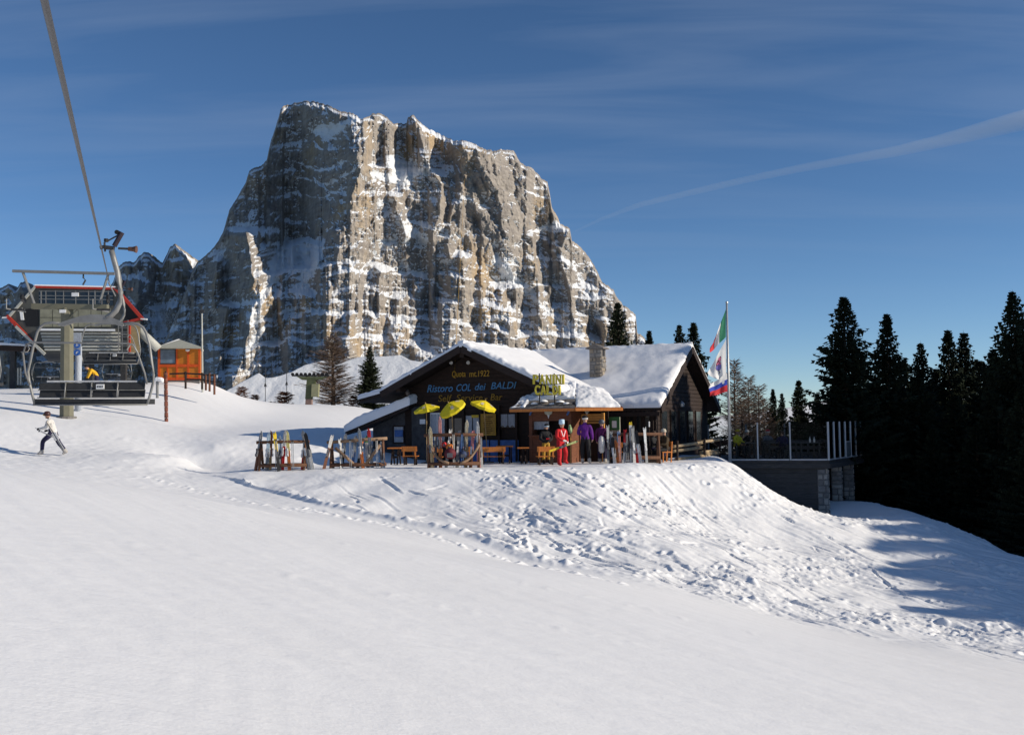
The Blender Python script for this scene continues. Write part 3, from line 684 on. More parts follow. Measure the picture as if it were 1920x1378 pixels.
# forest going on out of the picture to the right: it shades the trees and the lower bank
sh_rng = random.Random(5); spots = []
for row, x0_ in enumerate((33.5, 36.5, 40, 44, 48.5)):
    n_ = 10
    for k in range(n_): spots.append((x0_+sh_rng.uniform(-.8, .8), 21.6-.204*(x0_-34)+k*2.6+1.3*(row % 2)+sh_rng.uniform(-.5, .5)))
for k, (x, y) in enumerate(spots):
    topz = 5.7 + (x-34)*0.43 + sh_rng.uniform(-1.2, .5)
    if y > 35: topz += 1.5
    tree('spruce_tree', 'spruce of the forest continuing beyond the right edge', 'tree', SPR[k % 4], 12, 0, topz-H(x, y)+.15, 0, 1.9, 'spruces beyond the right picture edge', world=(x, y))
for k, (x, y, tz_) in enumerate(((27.5, 43, 13), (30, 47, 11), (27.5, 49, 8.8), (33, 43, 14), (36, 47, 16), (29, 38.5, 11))):
    tree('spruce_tree', 'spruce of the forest continuing beyond the right edge', 'tree', SPR[k % 4], 12, 0, tz_-H(x, y)+.15, 0, 1.2, 'spruces beyond the right picture edge', world=(x, y))
# ------------------------------------------------------------------ the mountain restaurant
TA = R(25.0); HC, HS = math.cos(TA), math.sin(TA)
F0 = Vector((-2.18, 45.0, 0.0)); UD = Vector((HC, -HS, 0)); VD = Vector((HS, HC, 0)); ZD = Vector((0, 0, 1))
def HU(u, v, z): return F0 + UD*u + VD*v + ZD*z
def FV(px, py, v):
    r = ray(px, py); t = ((F0-CAM).dot(VD)+v)/r.dot(VD); return CAM + r*t
def uz(px, py, v): q = FV(px, py, v)-F0; return q.dot(UD), q.z
HROT = Matrix((UD, VD, ZD)).transposed()
def hbox(mb, u0, u1, v0, v1, z0, z1, m_=0):
    mb.hexa([HU(u0,v0,z0), HU(u1,v0,z0), HU(u1,v1,z0), HU(u0,v1,z0), HU(u0,v0,z1), HU(u1,v0,z1), HU(u1,v1,z1), HU(u0,v1,z1)], m_); return mb
def pxbox(mb, px0, py0, px1, py1, v0, v1, m_=0):
    um, zm = uz((px0+px1)/2, (py0+py1)/2, v0)
    u0, _ = uz(px0, (py0+py1)/2, v0); u1, _ = uz(px1, (py0+py1)/2, v0); _, z0 = uz((px0+px1)/2, py1, v0); _, z1 = uz((px0+px1)/2, py0, v0)
    return hbox(mb, u0, u1, v0, v1, z0, z1, m_)
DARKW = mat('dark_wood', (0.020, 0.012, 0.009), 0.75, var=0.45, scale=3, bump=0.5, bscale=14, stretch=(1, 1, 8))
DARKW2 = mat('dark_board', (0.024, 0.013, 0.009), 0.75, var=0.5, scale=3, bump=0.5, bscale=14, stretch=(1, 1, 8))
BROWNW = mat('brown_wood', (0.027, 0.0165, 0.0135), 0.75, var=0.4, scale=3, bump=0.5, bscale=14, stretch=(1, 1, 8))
REDW = mat('red_brown_wood', (0.15, 0.055, 0.028), 0.65, var=0.35, scale=4, bump=0.3, stretch=(1, 1, 6))
ORANGE = mat('orange_varnished_wood', (0.50, 0.17, 0.035), 0.45, var=0.22, scale=4, bump=0.2, stretch=(6, 1, 1))
HONEY = mat('honey_wood', (0.55, 0.27, 0.07), 0.5, var=0.2, scale=4, bump=0.2, stretch=(1, 1, 7))
GREYW = mat('grey_plaster_stone', (0.055, 0.056, 0.06), 0.9, var=0.4, scale=4, bump=0.8, bscale=9)
STONE = mat('wall_stone', (0.36, 0.33, 0.29), 0.9, var=0.35, scale=3.5, bump=0.7, bscale=16)
STONE2 = mat('dark_stone', (0.22, 0.205, 0.19), 0.9, var=0.35, scale=3.5, bump=0.7, bscale=16)
MORTAR = mat('mortar', (0.17, 0.16, 0.15), 0.95, var=0.3, scale=12)
GLASSD = mat('window_glass', (0.02, 0.025, 0.03), 0.08, var=0.3, scale=1.5, spec=0.6)
CURT = mat('pale_curtain', (0.36, 0.39, 0.44), 0.8, var=0.3, scale=7, stretch=(6, 6, 1))
WHITE = mat('white_paint', (0.75, 0.75, 0.74), 0.5, var=0.06)
PAPER = mat('paper', (0.72, 0.73, 0.74), 0.8, var=0.08)
BLUEP = mat('blue_panel', (0.055, 0.13, 0.34), 0.6, var=0.3, scale=5)
YELL = mat('yellow_paint', (0.62, 0.42, 0.035), 0.5, var=0.15)
YELLB = mat('yellow_letters', (0.66, 0.54, 0.05), 0.45, var=0.15)
OCHRE = mat('ochre_board', (0.34, 0.19, 0.03), 0.6, var=0.3, scale=9)
OCHREL = mat('ochre_letters', (0.42, 0.24, 0.02), 0.5, var=0.1)
OCHRED = mat('dim_ochre_letters', (0.25, 0.14, 0.012), .6, var=.2)
BLUEL = mat('blue_letters', (0.07, 0.22, 0.42), 0.5, var=0.1)
STEEL = mat('galvanised_steel', (0.42, 0.43, 0.43), 0.45, metal=0.55, var=0.15, scale=9)
BLACK = mat('black_rubber', (0.012, 0.012, 0.013), 0.6, var=0.3)
SLATE = mat('stone_shingle', (0.17, 0.15, 0.135), 0.85, var=0.4, scale=5, bump=0.5)
GREEN = mat('green_paint', (0.03, 0.13, 0.04), 0.5, var=0.2)
REDP = mat('red_paint', (0.40, 0.035, 0.02), 0.45, var=0.15)

hut = thing('mountain_restaurant', 'low dark wooden mountain restaurant with thick snow on its gabled roofs', 'restaurant', HU(0, 0, 0.1))
SA = 0.465
UA = 0.52
def za(u): return 5.12 - SA*abs(u-UA)
def zb(v): return 5.22 - 0.55*abs(v-6.75)
uL, uR = -3.0, 5.2
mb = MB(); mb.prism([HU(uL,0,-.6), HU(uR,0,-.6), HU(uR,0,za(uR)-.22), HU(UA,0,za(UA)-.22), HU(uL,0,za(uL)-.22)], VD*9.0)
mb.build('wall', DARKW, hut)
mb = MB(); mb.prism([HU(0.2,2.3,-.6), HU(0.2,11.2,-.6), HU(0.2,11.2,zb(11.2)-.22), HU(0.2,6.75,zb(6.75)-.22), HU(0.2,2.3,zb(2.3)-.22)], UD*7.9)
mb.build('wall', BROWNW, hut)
mb = MB(); mb.prism([HU(-4.75,.02,-.6), HU(uL-.02,.02,-.6), HU(uL-.02,.02,2.30), HU(-4.75,.02,1.62)], VD*5.2)
mb.build('wall', GREYW, hut)
# horizontal boards of the gable, joined: each is under ten pixels high
mb = MB(); z = 2.25
while z < 5.0:
    h = 0.17; zt = z+h
    ul = max(uL, UA-(5.12-.3-zt)/SA); ur = min(uR, UA+(5.12-.3-zt)/SA)
    if ur-ul > .3: hbox(mb, ul, ur, -.035-0.006*random.random(), 0.01, z+.012, zt)
    z += 0.185
tag(mb.build('gable_boards', DARKW2, hut), kind='stuff')
mb = MB(); z = 0.1
while z < 5.0:
    zt = z+.17
    vl = max(2.3, 6.75-(5.22-.3-zt)/.55); vr = min(11.2, 6.75+(5.22-.3-zt)/.55)
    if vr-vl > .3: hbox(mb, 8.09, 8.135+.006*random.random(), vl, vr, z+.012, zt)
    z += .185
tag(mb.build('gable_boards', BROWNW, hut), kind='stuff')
# roof decks and barge boards
def slab(mb, a, b, c, d, th=0.16):
    mb.hexa([vec(a)-ZD*th, vec(b)-ZD*th, vec(c)-ZD*th, vec(d)-ZD*th, a, b, c, d])
mb = MB()
slab(mb, HU(-3.5,-1.15,za(-3.5)), HU(UA,-1.15,za(UA)), HU(UA,9.4,za(UA)), HU(-3.5,9.4,za(-3.5)))
slab(mb, HU(UA+.002,-1.15,za(UA)-.003), HU(5.15,-1.15,za(5.15)), HU(5.9,3,za(5.9)), HU(UA+.002,9.4,za(UA)-.003))
mb.build('roof', DARKW, hut)
mb = MB()
slab(mb, HU(0.3,1.55,zb(1.55)), HU(8.6,1.55,zb(1.55)), HU(8.6,6.75,zb(6.75)), HU(0.3,6.75,zb(6.75)))
slab(mb, HU(0.3,6.753,zb(6.75)-.004), HU(8.6,6.753,zb(6.75)-.004), HU(8.6,11.95,zb(11.95)), HU(0.3,11.95,zb(11.95)))
mb.build('roof', BROWNW, hut)
mb = MB()
for sgn, ue in ((-1, -3.54), (1, 5.2)):
    mb.bar(HU(UA+sgn*0.02,-1.19,za(UA)-.15), HU(ue,-1.19,za(ue)-.15), 0.05, 0.30, up=(0,0,1))
mb.build('barge_board', BROWNW, hut)
mb = MB()
mb.bar(HU(8.63,1.5,zb(1.5)-.13), HU(8.63,6.74,zb(6.75)-.13), 0.05, 0.28); mb.bar(HU(8.63,6.76,zb(6.75)-.13), HU(8.63,12,zb(12)-.13), 0.05, 0.28)
mb.build('barge_board', BROWNW, hut)
for u, zz in ((UA, 4.72), (-2.7, 3.32), (4.0, 3.2)):       # purlin ends carrying the overhang
    mb = MB(); hbox(mb, u-.1, u+.1, -1.1, 0.02, zz-.12, zz+.1); mb.build('purlin', DARKW2, hut)
for u in (-2.62, 3.95):                                    # pale props under the overhang
    mb = MB(); mb.bar(HU(u,-.06,2.75), HU(u,-.5,3.28), .12, .12); mb.build('bracket', mat('weathered_wood', (0.16, 0.14, 0.13), .85, var=.3), hut)
# left back extension and lean-to roofs
mb = MB(); slab(mb, HU(-5.75,.4,2.95), HU(-3.6,.4,3.42), HU(-3.6,6.5,3.42), HU(-5.75,6.5,2.95)); mb.build('roof', DARKW, hut)
mb = MB(); slab(mb, HU(-5.85,-.62,1.42), HU(-2.42,-.62,2.60), HU(-2.42,.39,2.78), HU(-5.85,5.0,2.2)); mb.build('roof', DARKW, hut)

def snow_patch(name, a, b, c, d, th, n, m, seed, parent, edge=0.22, rag=0.10, lump=0.15, prof0=0.62):
    """thick snow lying on the quad a-b-c-d: rounded edges, uneven depth"""
    a, b, c, d = [np.array(q, float) for q in (a, b, c, d)]
    s = np.linspace(0, 1, n)[None, :, None]; t = np.linspace(0, 1, m)[:, None, None]
    base = (a*(1-s)+b*s)*(1-t) + (d*(1-s)+c*s)*t
    Ls = np.linalg.norm(b-a); Lt = np.linalg.norm(d-a)
    es = np.minimum(s, 1-s)[..., 0]*Ls; et = np.minimum(t, 1-t)[..., 0]*Lt
    e = np.minimum(np.broadcast_to(es, (m, n)), np.broadcast_to(et, (m, n)))
    x, y = base[..., 0], base[..., 1]
    prof = prof0+(1-prof0)*np.sqrt(np.clip(e/edge, 0, 1))
    ragn = rag*0.55*(fbm(x*2.2, y*2.2, 3, seed)*1.1)*(1-sstep(edge*0.8, edge*2.2, e))
    up = th*prof*(1+lump*fbm(x*.55, y*.55, 3, seed+1)) + ragn + 0.006*fbm(x*3, y*3, 3, seed+2)
    top = base.copy(); top[..., 2] += np.maximum(up, 0.03)
    # ragged outline in plan
    ctr = base.reshape(-1, 3).mean(0)
    jit = 0.05*fbm(x*2.0, y*2.0, 3, seed+4)*(1-sstep(0, edge, e))
    dirx, diry = x-ctr[0], y-ctr[1]; ln = np.hypot(dirx, diry)+1e-6
    top[..., 0] += dirx/ln*jit; top[..., 1] += diry/ln*jit
    A = np.pad(top, ((1, 1), (1, 1), (0, 0)), mode='edge')
    lowz = np.pad(base, ((1, 1), (1, 1), (0, 0)), mode='edge')
    ring = np.ones((m+2, n+2), bool); ring[1:-1, 1:-1] = False
    A[ring] = np.stack([A[ring][:, 0], A[ring][:, 1], lowz[ring][:, 2]-.01], -1)
    off = BASE[parent.name]
    A = A.reshape(-1, 3) - np.array(off)
    o = grid_mesh(name, A, m+2, n+2, ROOFSNOW, parent)
    BASE[o.name] = off
    return o
snow_patch('roof_snow', HU(-3.53,-1.2,za(-3.53)), HU(UA+.15,-1.2,za(UA)+.02), HU(UA+.15,9.4,za(UA)+.02), HU(-3.53,9.4,za(-3.53)), .26, 60, 90, 1, hut, rag=.16)
snow_patch('roof_snow', HU(UA-.15,-1.2,za(UA)+.02), HU(5.2,-1.2,za(5.2)), HU(5.95,3.2,za(5.95)), HU(UA-.15,9.4,za(UA)+.02), .30, 90, 110, 2, hut, rag=.2)
snow_patch('roof_snow', HU(0.4,1.5,zb(1.5)), HU(8.62,1.5,zb(1.5)), HU(8.62,6.85,zb(6.75)), HU(0.4,6.85,zb(6.75)), .27, 110, 80, 3, hut, lump=.3)
snow_patch('roof_snow', HU(0.4,6.7,zb(6.75)+.02), HU(8.62,6.7,zb(6.75)+.02), HU(8.62,11.9,zb(11.9)), HU(0.4,11.9,zb(11.9)), .27, 60, 50, 4, hut)
snow_patch('roof_snow', HU(-5.8,.35,2.95), HU(-3.4,.35,3.46), HU(-3.4,6.5,3.46), HU(-5.8,6.5,2.95), .26, 40, 60, 5, hut)
snow_patch('roof_snow', HU(-5.9,-.66,1.42), HU(-2.36,-.66,2.62), HU(-2.36,.36,2.80), HU(-5.9,5.0,2.2), .44, 70, 50, 6, hut, rag=.16)
for k, (a_, b_) in enumerate((((1040,675),(1078,686)), ((1219,733),(1238,709)), ((1065,708),(1140,727)))):   # cracks where the snow has slid, showing the deck
    pass

def panel(name, m_, px0, py0, px1, py1, v=-.05, th=.05, parent=None, label=None):
    mb = MB(); pxbox(mb, px0, py0, px1, py1, v, v+th); o = mb.build(name, m_, parent if parent is not None else hut)
    if label: o['label'] = label
    return o
def window(px0, py0, px1, py1, v=-.06, fr=DARKW2, pane=GLASSD, curtain=True, name='window', bars=1):
    u0, z0 = uz(px0, py1, v); u1, z1 = uz(px1, py0, v)
    f = MB(); w_ = .055
    hbox(f, u0-w_, u0, v, v+.07, z0-w_, z1+w_); hbox(f, u1, u1+w_, v, v+.07, z0-w_, z1+w_)
    hbox(f, u0, u1, v, v+.07, z1, z1+w_); hbox(f, u0, u1, v, v+.07, z0-w_, z0)
    fo = f.build(name, fr, hut)
    g = MB(); hbox(g, u0, u1, v+.035, v+.045, z0, z1); g.build('pane', pane, fo)
    for k in range(bars):
        b = MB(); uu = u0+(u1-u0)*(k+1)/(bars+1); hbox(b, uu-.015, uu+.015, v+.01, v+.034, z0, z1); b.build('mullion', fr, fo)
    if curtain:
        c = MB(); n = 14
        for k in range(n):
            ua = u0+(u1-u0)*k/n; ub = u0+(u1-u0)*(k+1)/n
            hbox(c, ua+.004, ub-.002, v+.012+.008*(k % 2), v+.034, z0+.36*(z1-z0)*(0.5+0.5*math.sin(k*1.3))*.4, z1-.01)
        c.build('curtain', CURT, fo)
    return fo
panel('stone_pillar', GREYW, 772, 762, 797, 866, -.16, .15)
window(807, 776, 832, 832, fr=WHITE, pane=CURT, curtain=False, name='glazed_door', bars=1)
window(873, 779, 898, 842, fr=DARKW2, pane=CURT, curtain=False, name='glazed_door', bars=1)
window(939, 776, 965, 801, fr=DARKW2, curtain=True)
window(835, 784, 866, 826, fr=DARKW2, curtain=False)
window(738, 800, 756, 829, v=-.04, fr=DARKW2, pane=CURT, curtain=False, bars=0)
panel('shutter', BLUEP, 740, 806, 755, 819, -.075, .03)
panel('door_label', YELL, 884, 778, 897, 783, -.09, .03)
panel('blue_panel', BLUEP, 788, 826, 812, 866, -.10, .05)
panel('blue_panel', BLUEP, 862, 825, 917, 866, -.10, .05)
panel('blue_panel', BLUEP, 919, 825, 972, 866, -.11, .05)
for px in (803, 836, 868, 901, 935, 968):
    panel('post', DARKW2, px-2, 760, px+2, 866, -.13, .10)
for px in (846, 878):
    q = FV(px, 678, -.1); mb = MB(); mb.tube([q, q+Vector((0,-.16,-.06))], [.04, .085], 10); mb.build('floodlight', STEEL, hut)

_cap = []
def cap_height():
    if not _cap:
        cu = bpy.data.curves.new('cap', 'FONT'); cu.body = 'H'; cu.size = 1.0; o = bpy.data.objects.new('cap', cu); col.objects.link(o)
        me = bpy.data.meshes.new_from_object(o.evaluated_get(bpy.context.evaluated_depsgraph_get())); _cap.append(max(v.co.y for v in me.vertices)); bpy.data.objects.remove(o); bpy.data.curves.remove(cu); bpy.data.meshes.remove(me)
    return _cap[0]
def text(body, parent, name, m_, px0, px1, pyb, pyt, v, ext=.01, shear=0.0, bold=0.0, slope=0.0):
    cu = bpy.data.curves.new(name, 'FONT'); cu.body = body; cu.extrude = ext; cu.shear = shear; cu.offset = bold; cu.size = 1.0; cu.resolution_u = 3
    o = bpy.data.objects.new(name, cu); col.objects.link(o)
    dg = bpy.context.evaluated_depsgraph_get(); me = bpy.data.meshes.new_from_object(o.evaluated_get(dg))
    bpy.data.objects.remove(o); bpy.data.curves.remove(cu)
    n = len(me.vertices); co = np.empty(n*3, np.float32); me.vertices.foreach_get('co', co); co = co.reshape(-1, 3)
    u0, z0 = uz(px0, pyb, v); u1, _ = uz(px1, pyb, v); _, z1 = uz(px0, pyt, v)
    x0, x1 = co[:, 0].min(), co[:, 0].max(); y1 = cap_height()
    U = u0 + (co[:, 0]-x0)/(x1-x0)*(u1-u0); Z = z0 + co[:, 1]/y1*(z1-z0); Vv = v - co[:, 2]
    off = BASE[parent.name]
    W3 = np.array(F0)[None] + np.outer(U, UD) + np.outer(Vv, VD) + np.outer(Z, ZD) - np.array(off)
    me.vertices.foreach_set('co', W3.astype(np.float32).ravel()); me.materials.clear(); me.materials.append(m_); me.update()
    o = bpy.data.objects.new(name, me); col.objects.link(o); o.parent = parent; BASE[o.name] = off
    return o
for wd_, m_, x0_, x1_, yb_, yt_, shr in (('Quota', OCHREL, 847.7, 874.8, 707, 696, .1), ('mt.', OCHREL, 880, 894.6, 706.5, 695.5, .1), ('1922', OCHREL, 896.6, 917.5, 706, 695, .1),
        ('Ristoro', BLUEL, 801, 849, 735.5, 722, .28), ('COL', BLUEL, 856, 883, 733.5, 720.5, .28), ('dei', BLUEL, 890.5, 911, 731.5, 719, .28), ('BALDI', BLUEL, 920.6, 968.5, 729.5, 717, .28),
        ('Self', OCHRED, 821.6, 847.7, 753, 741, .15), ('Service', OCHRED, 856, 905, 752, 740, .15), ('-', OCHRED, 909, 914.5, 751, 739, .15), ('Bar', OCHRED, 920, 942.5, 750.5, 738.5, .15)):
    text(wd_, hut, 'lettering', m_, x0_, x1_, yb_, yt_, -.06, .012, shr, .004)
# wing front under the eave: brown posts with dark windows between
wv = 2.26
for k, px in enumerate((1164, 1178, 1191, 1206, 1222)):
    panel('post', BROWNW, px-3, 768, px+3, 858, wv-.06, .07)
for px in (1171, 1184, 1198, 1214):
    panel('pane', GLASSD, px-4, 770, px+4, 828, wv-.012, .02)
# right gable: row of narrow dark windows
for k in range(5):
    v0 = 3.0+k*1.45
    f = MB(); hbox(f, 8.14, 8.19, v0-.06, v0+.86, .75, 2.25); fo = f.build('window', DARKW2, hut)
    g = MB(); hbox(g, 8.192, 8.20, v0, v0+.8, .81, 2.19); g.build('pane', GLASSD, fo)
f = MB(); mbq = HU(8.2, 6.2, 2.42); f.lathe(mbq, [(.03, .25), (.14, .12), (.12, 0), (.05, -.03)], 10); f.build('wall_lamp', STEEL, hut)
# rafters under the eave of the wing
for k in range(9):
    mb = MB(); u = 4.6+k*.46; mb.bar(HU(u,1.5,zb(1.5)-.24), HU(u,2.35,zb(2.35)-.24), .09, .12); mb.build('rafter', BROWNW, hut)
mb = MB(); hbox(mb, 4.5, 8.55, 1.46, 1.52, zb(1.5)-.36, zb(1.5)-.18); mb.build('eave_beam', BROWNW, hut)

# chimney on the roof, of rubble stone
ch = thing('chimney', 'square rubble stone chimney with slab cap on the snowy roof', 'chimney', P(1121, 705, 46.6))
cb = BASE[ch.name]
cq = cb - F0; cu_, cv_ = cq.dot(UD), cq.dot(VD); zc0 = cb.z-.75; zc1 = P(1121, 655, 46.6).z
mb = MB(); hbox(mb, cu_-.29, cu_+.29, cv_-.29, cv_+.29, zc0, zc1); shaft = mb.build('shaft', MORTAR, ch)
rg = random.Random(3)
CHST = mat('chimney_stone', (0.25, 0.21, 0.165), .9, var=.45, scale=3.5, bump=.7, bscale=16)
def stones_on(parent, ua, ub, va, vb, z0, z1, face, course, lo, hi, sname='stone'):
    z = z0; k = 0
    while z < z1-.05:
        h = min(course*rg.uniform(.75, 1.25), z1-z)
        a0, a1 = (ua, ub) if face in 'f' else (va, vb)
        a = a0
        while a < a1-.03:
            ln = min(rg.uniform(lo, hi), a1-a)
            if a1-(a+ln) < .07: ln = a1-a
            g = .012; pr = rg.uniform(.015, .05)
            mb = MB()
            def q(t, zz, o): return HU(t, va-o, zz) if face == 'f' else HU(ub+o, t, zz)
            j = lambda: rg.uniform(0, .02)
            base = [q(a+g, z+g, -.01), q(a+ln-g, z+g, -.01), q(a+ln-g, z+h-g, -.01), q(a+g, z+h-g, -.01)]
            topq = [q(a+g+.012+j(), z+g+.012+j(), pr), q(a+ln-g-.012-j(), z+g+.012+j(), pr), q(a+ln-g-.012-j(), z+h-g-.012-j(), pr), q(a+g+.012+j(), z+h-g-.012-j(), pr)]
            mb.add(base+topq, [(4,5,6,7),(0,1,5,4),(1,2,6,5),(2,3,7,6),(3,0,4,7)])
            mb.build(sname, CHST if rg.random() < .6 else STONE2, parent); a += ln
        z += h
stones_on(shaft, cu_-.29, cu_+.29, cv_-.29, cv_+.29, zc0+.5, zc1, 'f', .19, .16, .34)
stones_on(shaft, cu_-.29, cu_+.29, cv_-.29, cv_+.29, zc0+.5, zc1-.35, 'r', .19, .2, .34)
mb = MB(); mb.prism([HU(cu_-.43,cv_-.42,zc1), HU(cu_+.43,cv_-.42,zc1), HU(cu_+.43,cv_-.42,zc1+.05), HU(cu_,cv_-.42,zc1+.22), HU(cu_-.43,cv_-.42,zc1+.05)], VD*.84); mb.build('cap', SLATE, ch)
mb = MB(); hbox(mb, cu_+.27, cu_+.31, cv_-.12, cv_+.12, zc1-.32, zc1-.06); mb.build('smoke_opening', BLACK, ch)

# ------------------------------------------------------------------ snack kiosk in front of the restaurant
ki = thing('snack_kiosk', 'reddish wooden snack kiosk with serving window built onto the restaurant front', 'kiosk', HU(4.8, -1.7, .1))
kv = -1.7
ku0, _ = uz(992, 800, kv); ku1, _ = uz(1071, 800, kv)
_, kz1 = uz(1030, 766, kv); _, kc = uz(1030, 818, kv); _, ko = uz(1030, 789, kv)
mb = MB()
hbox(mb, ku0, ku0+.14, kv, 0, -.3, kz1); hbox(mb, ku1-.14, ku1, kv, 0.3, -.3, kz1); hbox(mb, ku0+.14, ku1-.14, kv+.02, kv+.12, -.3, kc)
hbox(mb, ku0+.14, ku1-.14, kv+.02, kv+.12, ko, kz1); mb.build('wall', REDW, ki)
mb = MB(); hbox(mb, ku0+.14, ku1-.14, kv+.55, kv+.6, kc, ko); mb.build('back_wall', DARKW, ki)
mb = MB(); hbox(mb, ku0+.05, ku1-.05, kv-.22, kv+.4, kc, kc+.05); mb.build('counter', REDW, ki)
pa = MB(); pxbox(pa, 1001, 790, 1029, 805, kv+.2, kv+.24); pa.build('menu_strip', CURT, ki)
# doorway bay to the right
dv = -.55
du0, _ = uz(1071, 800, dv); du1, _ = uz(1136, 800, dv)
mb = MB(); hbox(mb, du0, du1, dv+.3, dv+.36, -.3, kz1+.1); mb.build('back_wall', DARKW, ki)
for py0, py1 in ((776, 780.6), (781, 785.2), (785.6, 789)):
    mb = MB(); pxbox(mb, 1087, py0, 1128, py1, dv-.02, dv+.03); mb.build('plank', HONEY, ki)
mb = MB(); pxbox(mb, 1087, 791, 1126, 794, dv-.05, dv+.02); mb.build('lintel', HONEY, ki)
mb = MB(); pxbox(mb, 1128.5, 774, 1133, 866, dv-.06, dv+.04); mb.build('door_post', HONEY, ki)
mb = MB(); pxbox(mb, 1087, 846, 1094, 866, dv-.07, dv+.02); mb.build('door_post', HONEY, ki)
mb = MB(); pxbox(mb, 1136, 782, 1161, 830, dv+.45, dv+.6); mb.build('stone_wall', STONE, ki)
mb = MB(); pxbox(mb, 1136, 830, 1161, 866, dv+.46, dv+.6); mb.build('plinth', BROWNW, ki)
# roof: hipped, with stone shingles along the eave and a thick snow cap
_, ze = uz(1030, 765.5, kv-.5)
eL, _ = uz(956, 765, kv-.5); eR, _ = uz(1078, 764, kv-.5); eRR, _ = uz(1168, 762, dv-.5)
rL, zr1 = uz(1012, 716, -.1); rR, _ = uz(1112, 722, -.1)
mb = MB()
slab(mb, HU(eL, kv-.5, ze), HU(eR, kv-.5, ze), HU(rR-.9, .2, zr1-.25), HU(rL, .2, zr1-.25), .08)
slab(mb, HU(eR+.003, kv-.48, ze-.004), HU(eRR, dv-.5, ze+.0), HU(eRR-1.7, 1.2, zr1-.42), HU(rR-.9, .2, zr1-.27), .08)
mb.build('roof', REDW, ki)
mb = MB(); mb.bar(HU(eL,kv-.52,ze-.07), HU(eR,kv-.52,ze-.07), .05, .12); mb.bar(HU(eR+.02,kv-.52,ze-.07), HU(eRR,dv-.52,ze-.07), .05, .12); mb.build('fascia', ORANGE, ki)
nsh = 12
for row in range(3):
    for k in range(nsh):
        t0 = (k+.03+.5*(row % 2))/nsh; t1 = (k+.97+.5*(row % 2))/nsh
        if t1 > 1.02: continue
        f0 = row*.115; f1 = f0+.15
        def RQ(t, f): return HU(eL+(eR-eL)*t, kv-.5, ze).lerp(HU(rL+(rR-.9-rL)*t, .2, zr1-.25), f)
        o_ = ZD*(.012+.018*rg.random()+.012*row)
        p4 = [RQ(t0, f0-.02), RQ(t1, f0-.02), RQ(t1, f1), RQ(t0, f1)]
        mb = MB(); mb.hexa([q+ZD*.003 for q in p4] + [p4[0]+o_+ZD*.03, p4[1]+o_+ZD*.03, p4[2]+o_, p4[3]+o_]); mb.build('shingle', SLATE, ki)
def lerp3(a, b, f): return a.lerp(b, f)
AL, AR = HU(eL, kv-.5, ze), HU(eR, kv-.5, ze); BL, BR = HU(rL, .2, zr1-.25), HU(rR-.9, .2, zr1-.25)
snow_patch('roof_snow', AL.lerp(BL, .30), AR.lerp(BR, .36), BR.lerp(AR, -.05), BL.lerp(AL, -.05), .20, 60, 40, 8, ki, rag=.25, lump=.5)
snow_patch('roof_snow', AL.lerp(BL, .0), AL.lerp(AR, .22).lerp(BL.lerp(BR, .22), .02), BL.lerp(BR, .1), BL, .10, 30, 40, 9, ki, rag=.2, lump=.8)
ER = HU(eRR, dv-.5, ze); EB = HU(eRR-1.6, 1.2, zr1-.42)
snow_patch('roof_snow', AR.lerp(ER, .02).lerp(BR, .05), ER.lerp(AR, .05), EB, BR, .27, 60, 50, 10, ki, rag=.12, lump=.3, edge=.75, prof0=.22)
for k, (px, py, t) in enumerate(((1002, 757, 0), (1019, 752, 1), (1036, 758, 0), (1050, 753, 1), (1062, 757, 0), (985, 760, 1))):   # scraps of snow left on the shingles
    q = FV(px, py, kv-.1); mb = MB(); mb.lathe(q+ZD*.0, [(.16+.04*t, -.03), (.14, .03), (.06, .06)], 9); mb.build('snow_scrap', ROOFSNOW, ki, smooth=True)
# oval signs on short stems
for px, py, vv, rx, nm, lb in ((1028, 773, kv-.06, .17, 'oval_sign', 'pale oval sign over the serving window of the kiosk'), (1100, 771, dv-.08, .10, 'oval_sign', 'small grey oval sign over the honey wood doorway')):
    q = FV(px, py, vv); t = thing(nm, lb, 'sign', q)
    mb = MB(); mb.prism([q + UD*rx*math.cos(a*math.pi/8) + ZD*rx*.66*math.sin(a*math.pi/8) for a in range(16)], VD*.03); mb.build('board', mat('pale_sign', (0.42, 0.43, 0.36), .6, var=.2, scale=14), t)
    mb = MB(); mb.prism([q+UD*-.05-ZD*rx*.6, q+UD*.05-ZD*rx*.6, q-ZD*(rx*1.5)], VD*.028); mb.build('pointer', PAPER, t)
for px in (996, 1066):
    q = FV(px, 771, kv-.2); mb = MB(); mb.bar(q+UD*.08+ZD*.12, q-UD*.06-ZD*.16, .05, .10, up=VD); mb.build('eave_bracket', BLUEP, ki)
# things hung on the fronts
def board(name, label, cat, m_, px0, py0, px1, py1, v, frame=None, th=.035, group=None):
    u0, z0 = uz(px0, py1, v); u1, z1 = uz(px1, py0, v)
    t = thing(name, label, cat, HU((u0+u1)/2, v, z0), group=group)
    mb = MB(); hbox(mb, u0, u1, v, v+th, z0, z1); mb.build('board', m_, t)
    if frame is not None:
        f = MB(); w_ = .03
        hbox(f, u0-w_, u0-.002, v-.012, v+th, z0-w_, z1+w_); hbox(f, u1+.002, u1+w_, v-.012, v+th, z0-w_, z1+w_); hbox(f, u0-.002, u1+.002, v-.012, v+th, z1+.002, z1+w_); hbox(f, u0-.002, u1+.002, v-.012, v+th, z0-w_, z0-.002)
        f.build('frame', frame, t)
    return t
bd = board('menu_board', 'tall ochre menu board between glazed door and curtained window', 'menu board', OCHRE, 903, 777, 928, 815, -.28, OCHREL)
lines = MB()
for k in range(9):
    py = 781+k*3.7; pxbox(lines, 906+(k % 3), py, 925-(k*5 % 7), py+1.1, -.292, -.283)
tag(lines.build('menu_lines', DARKW2, bd), kind='stuff')
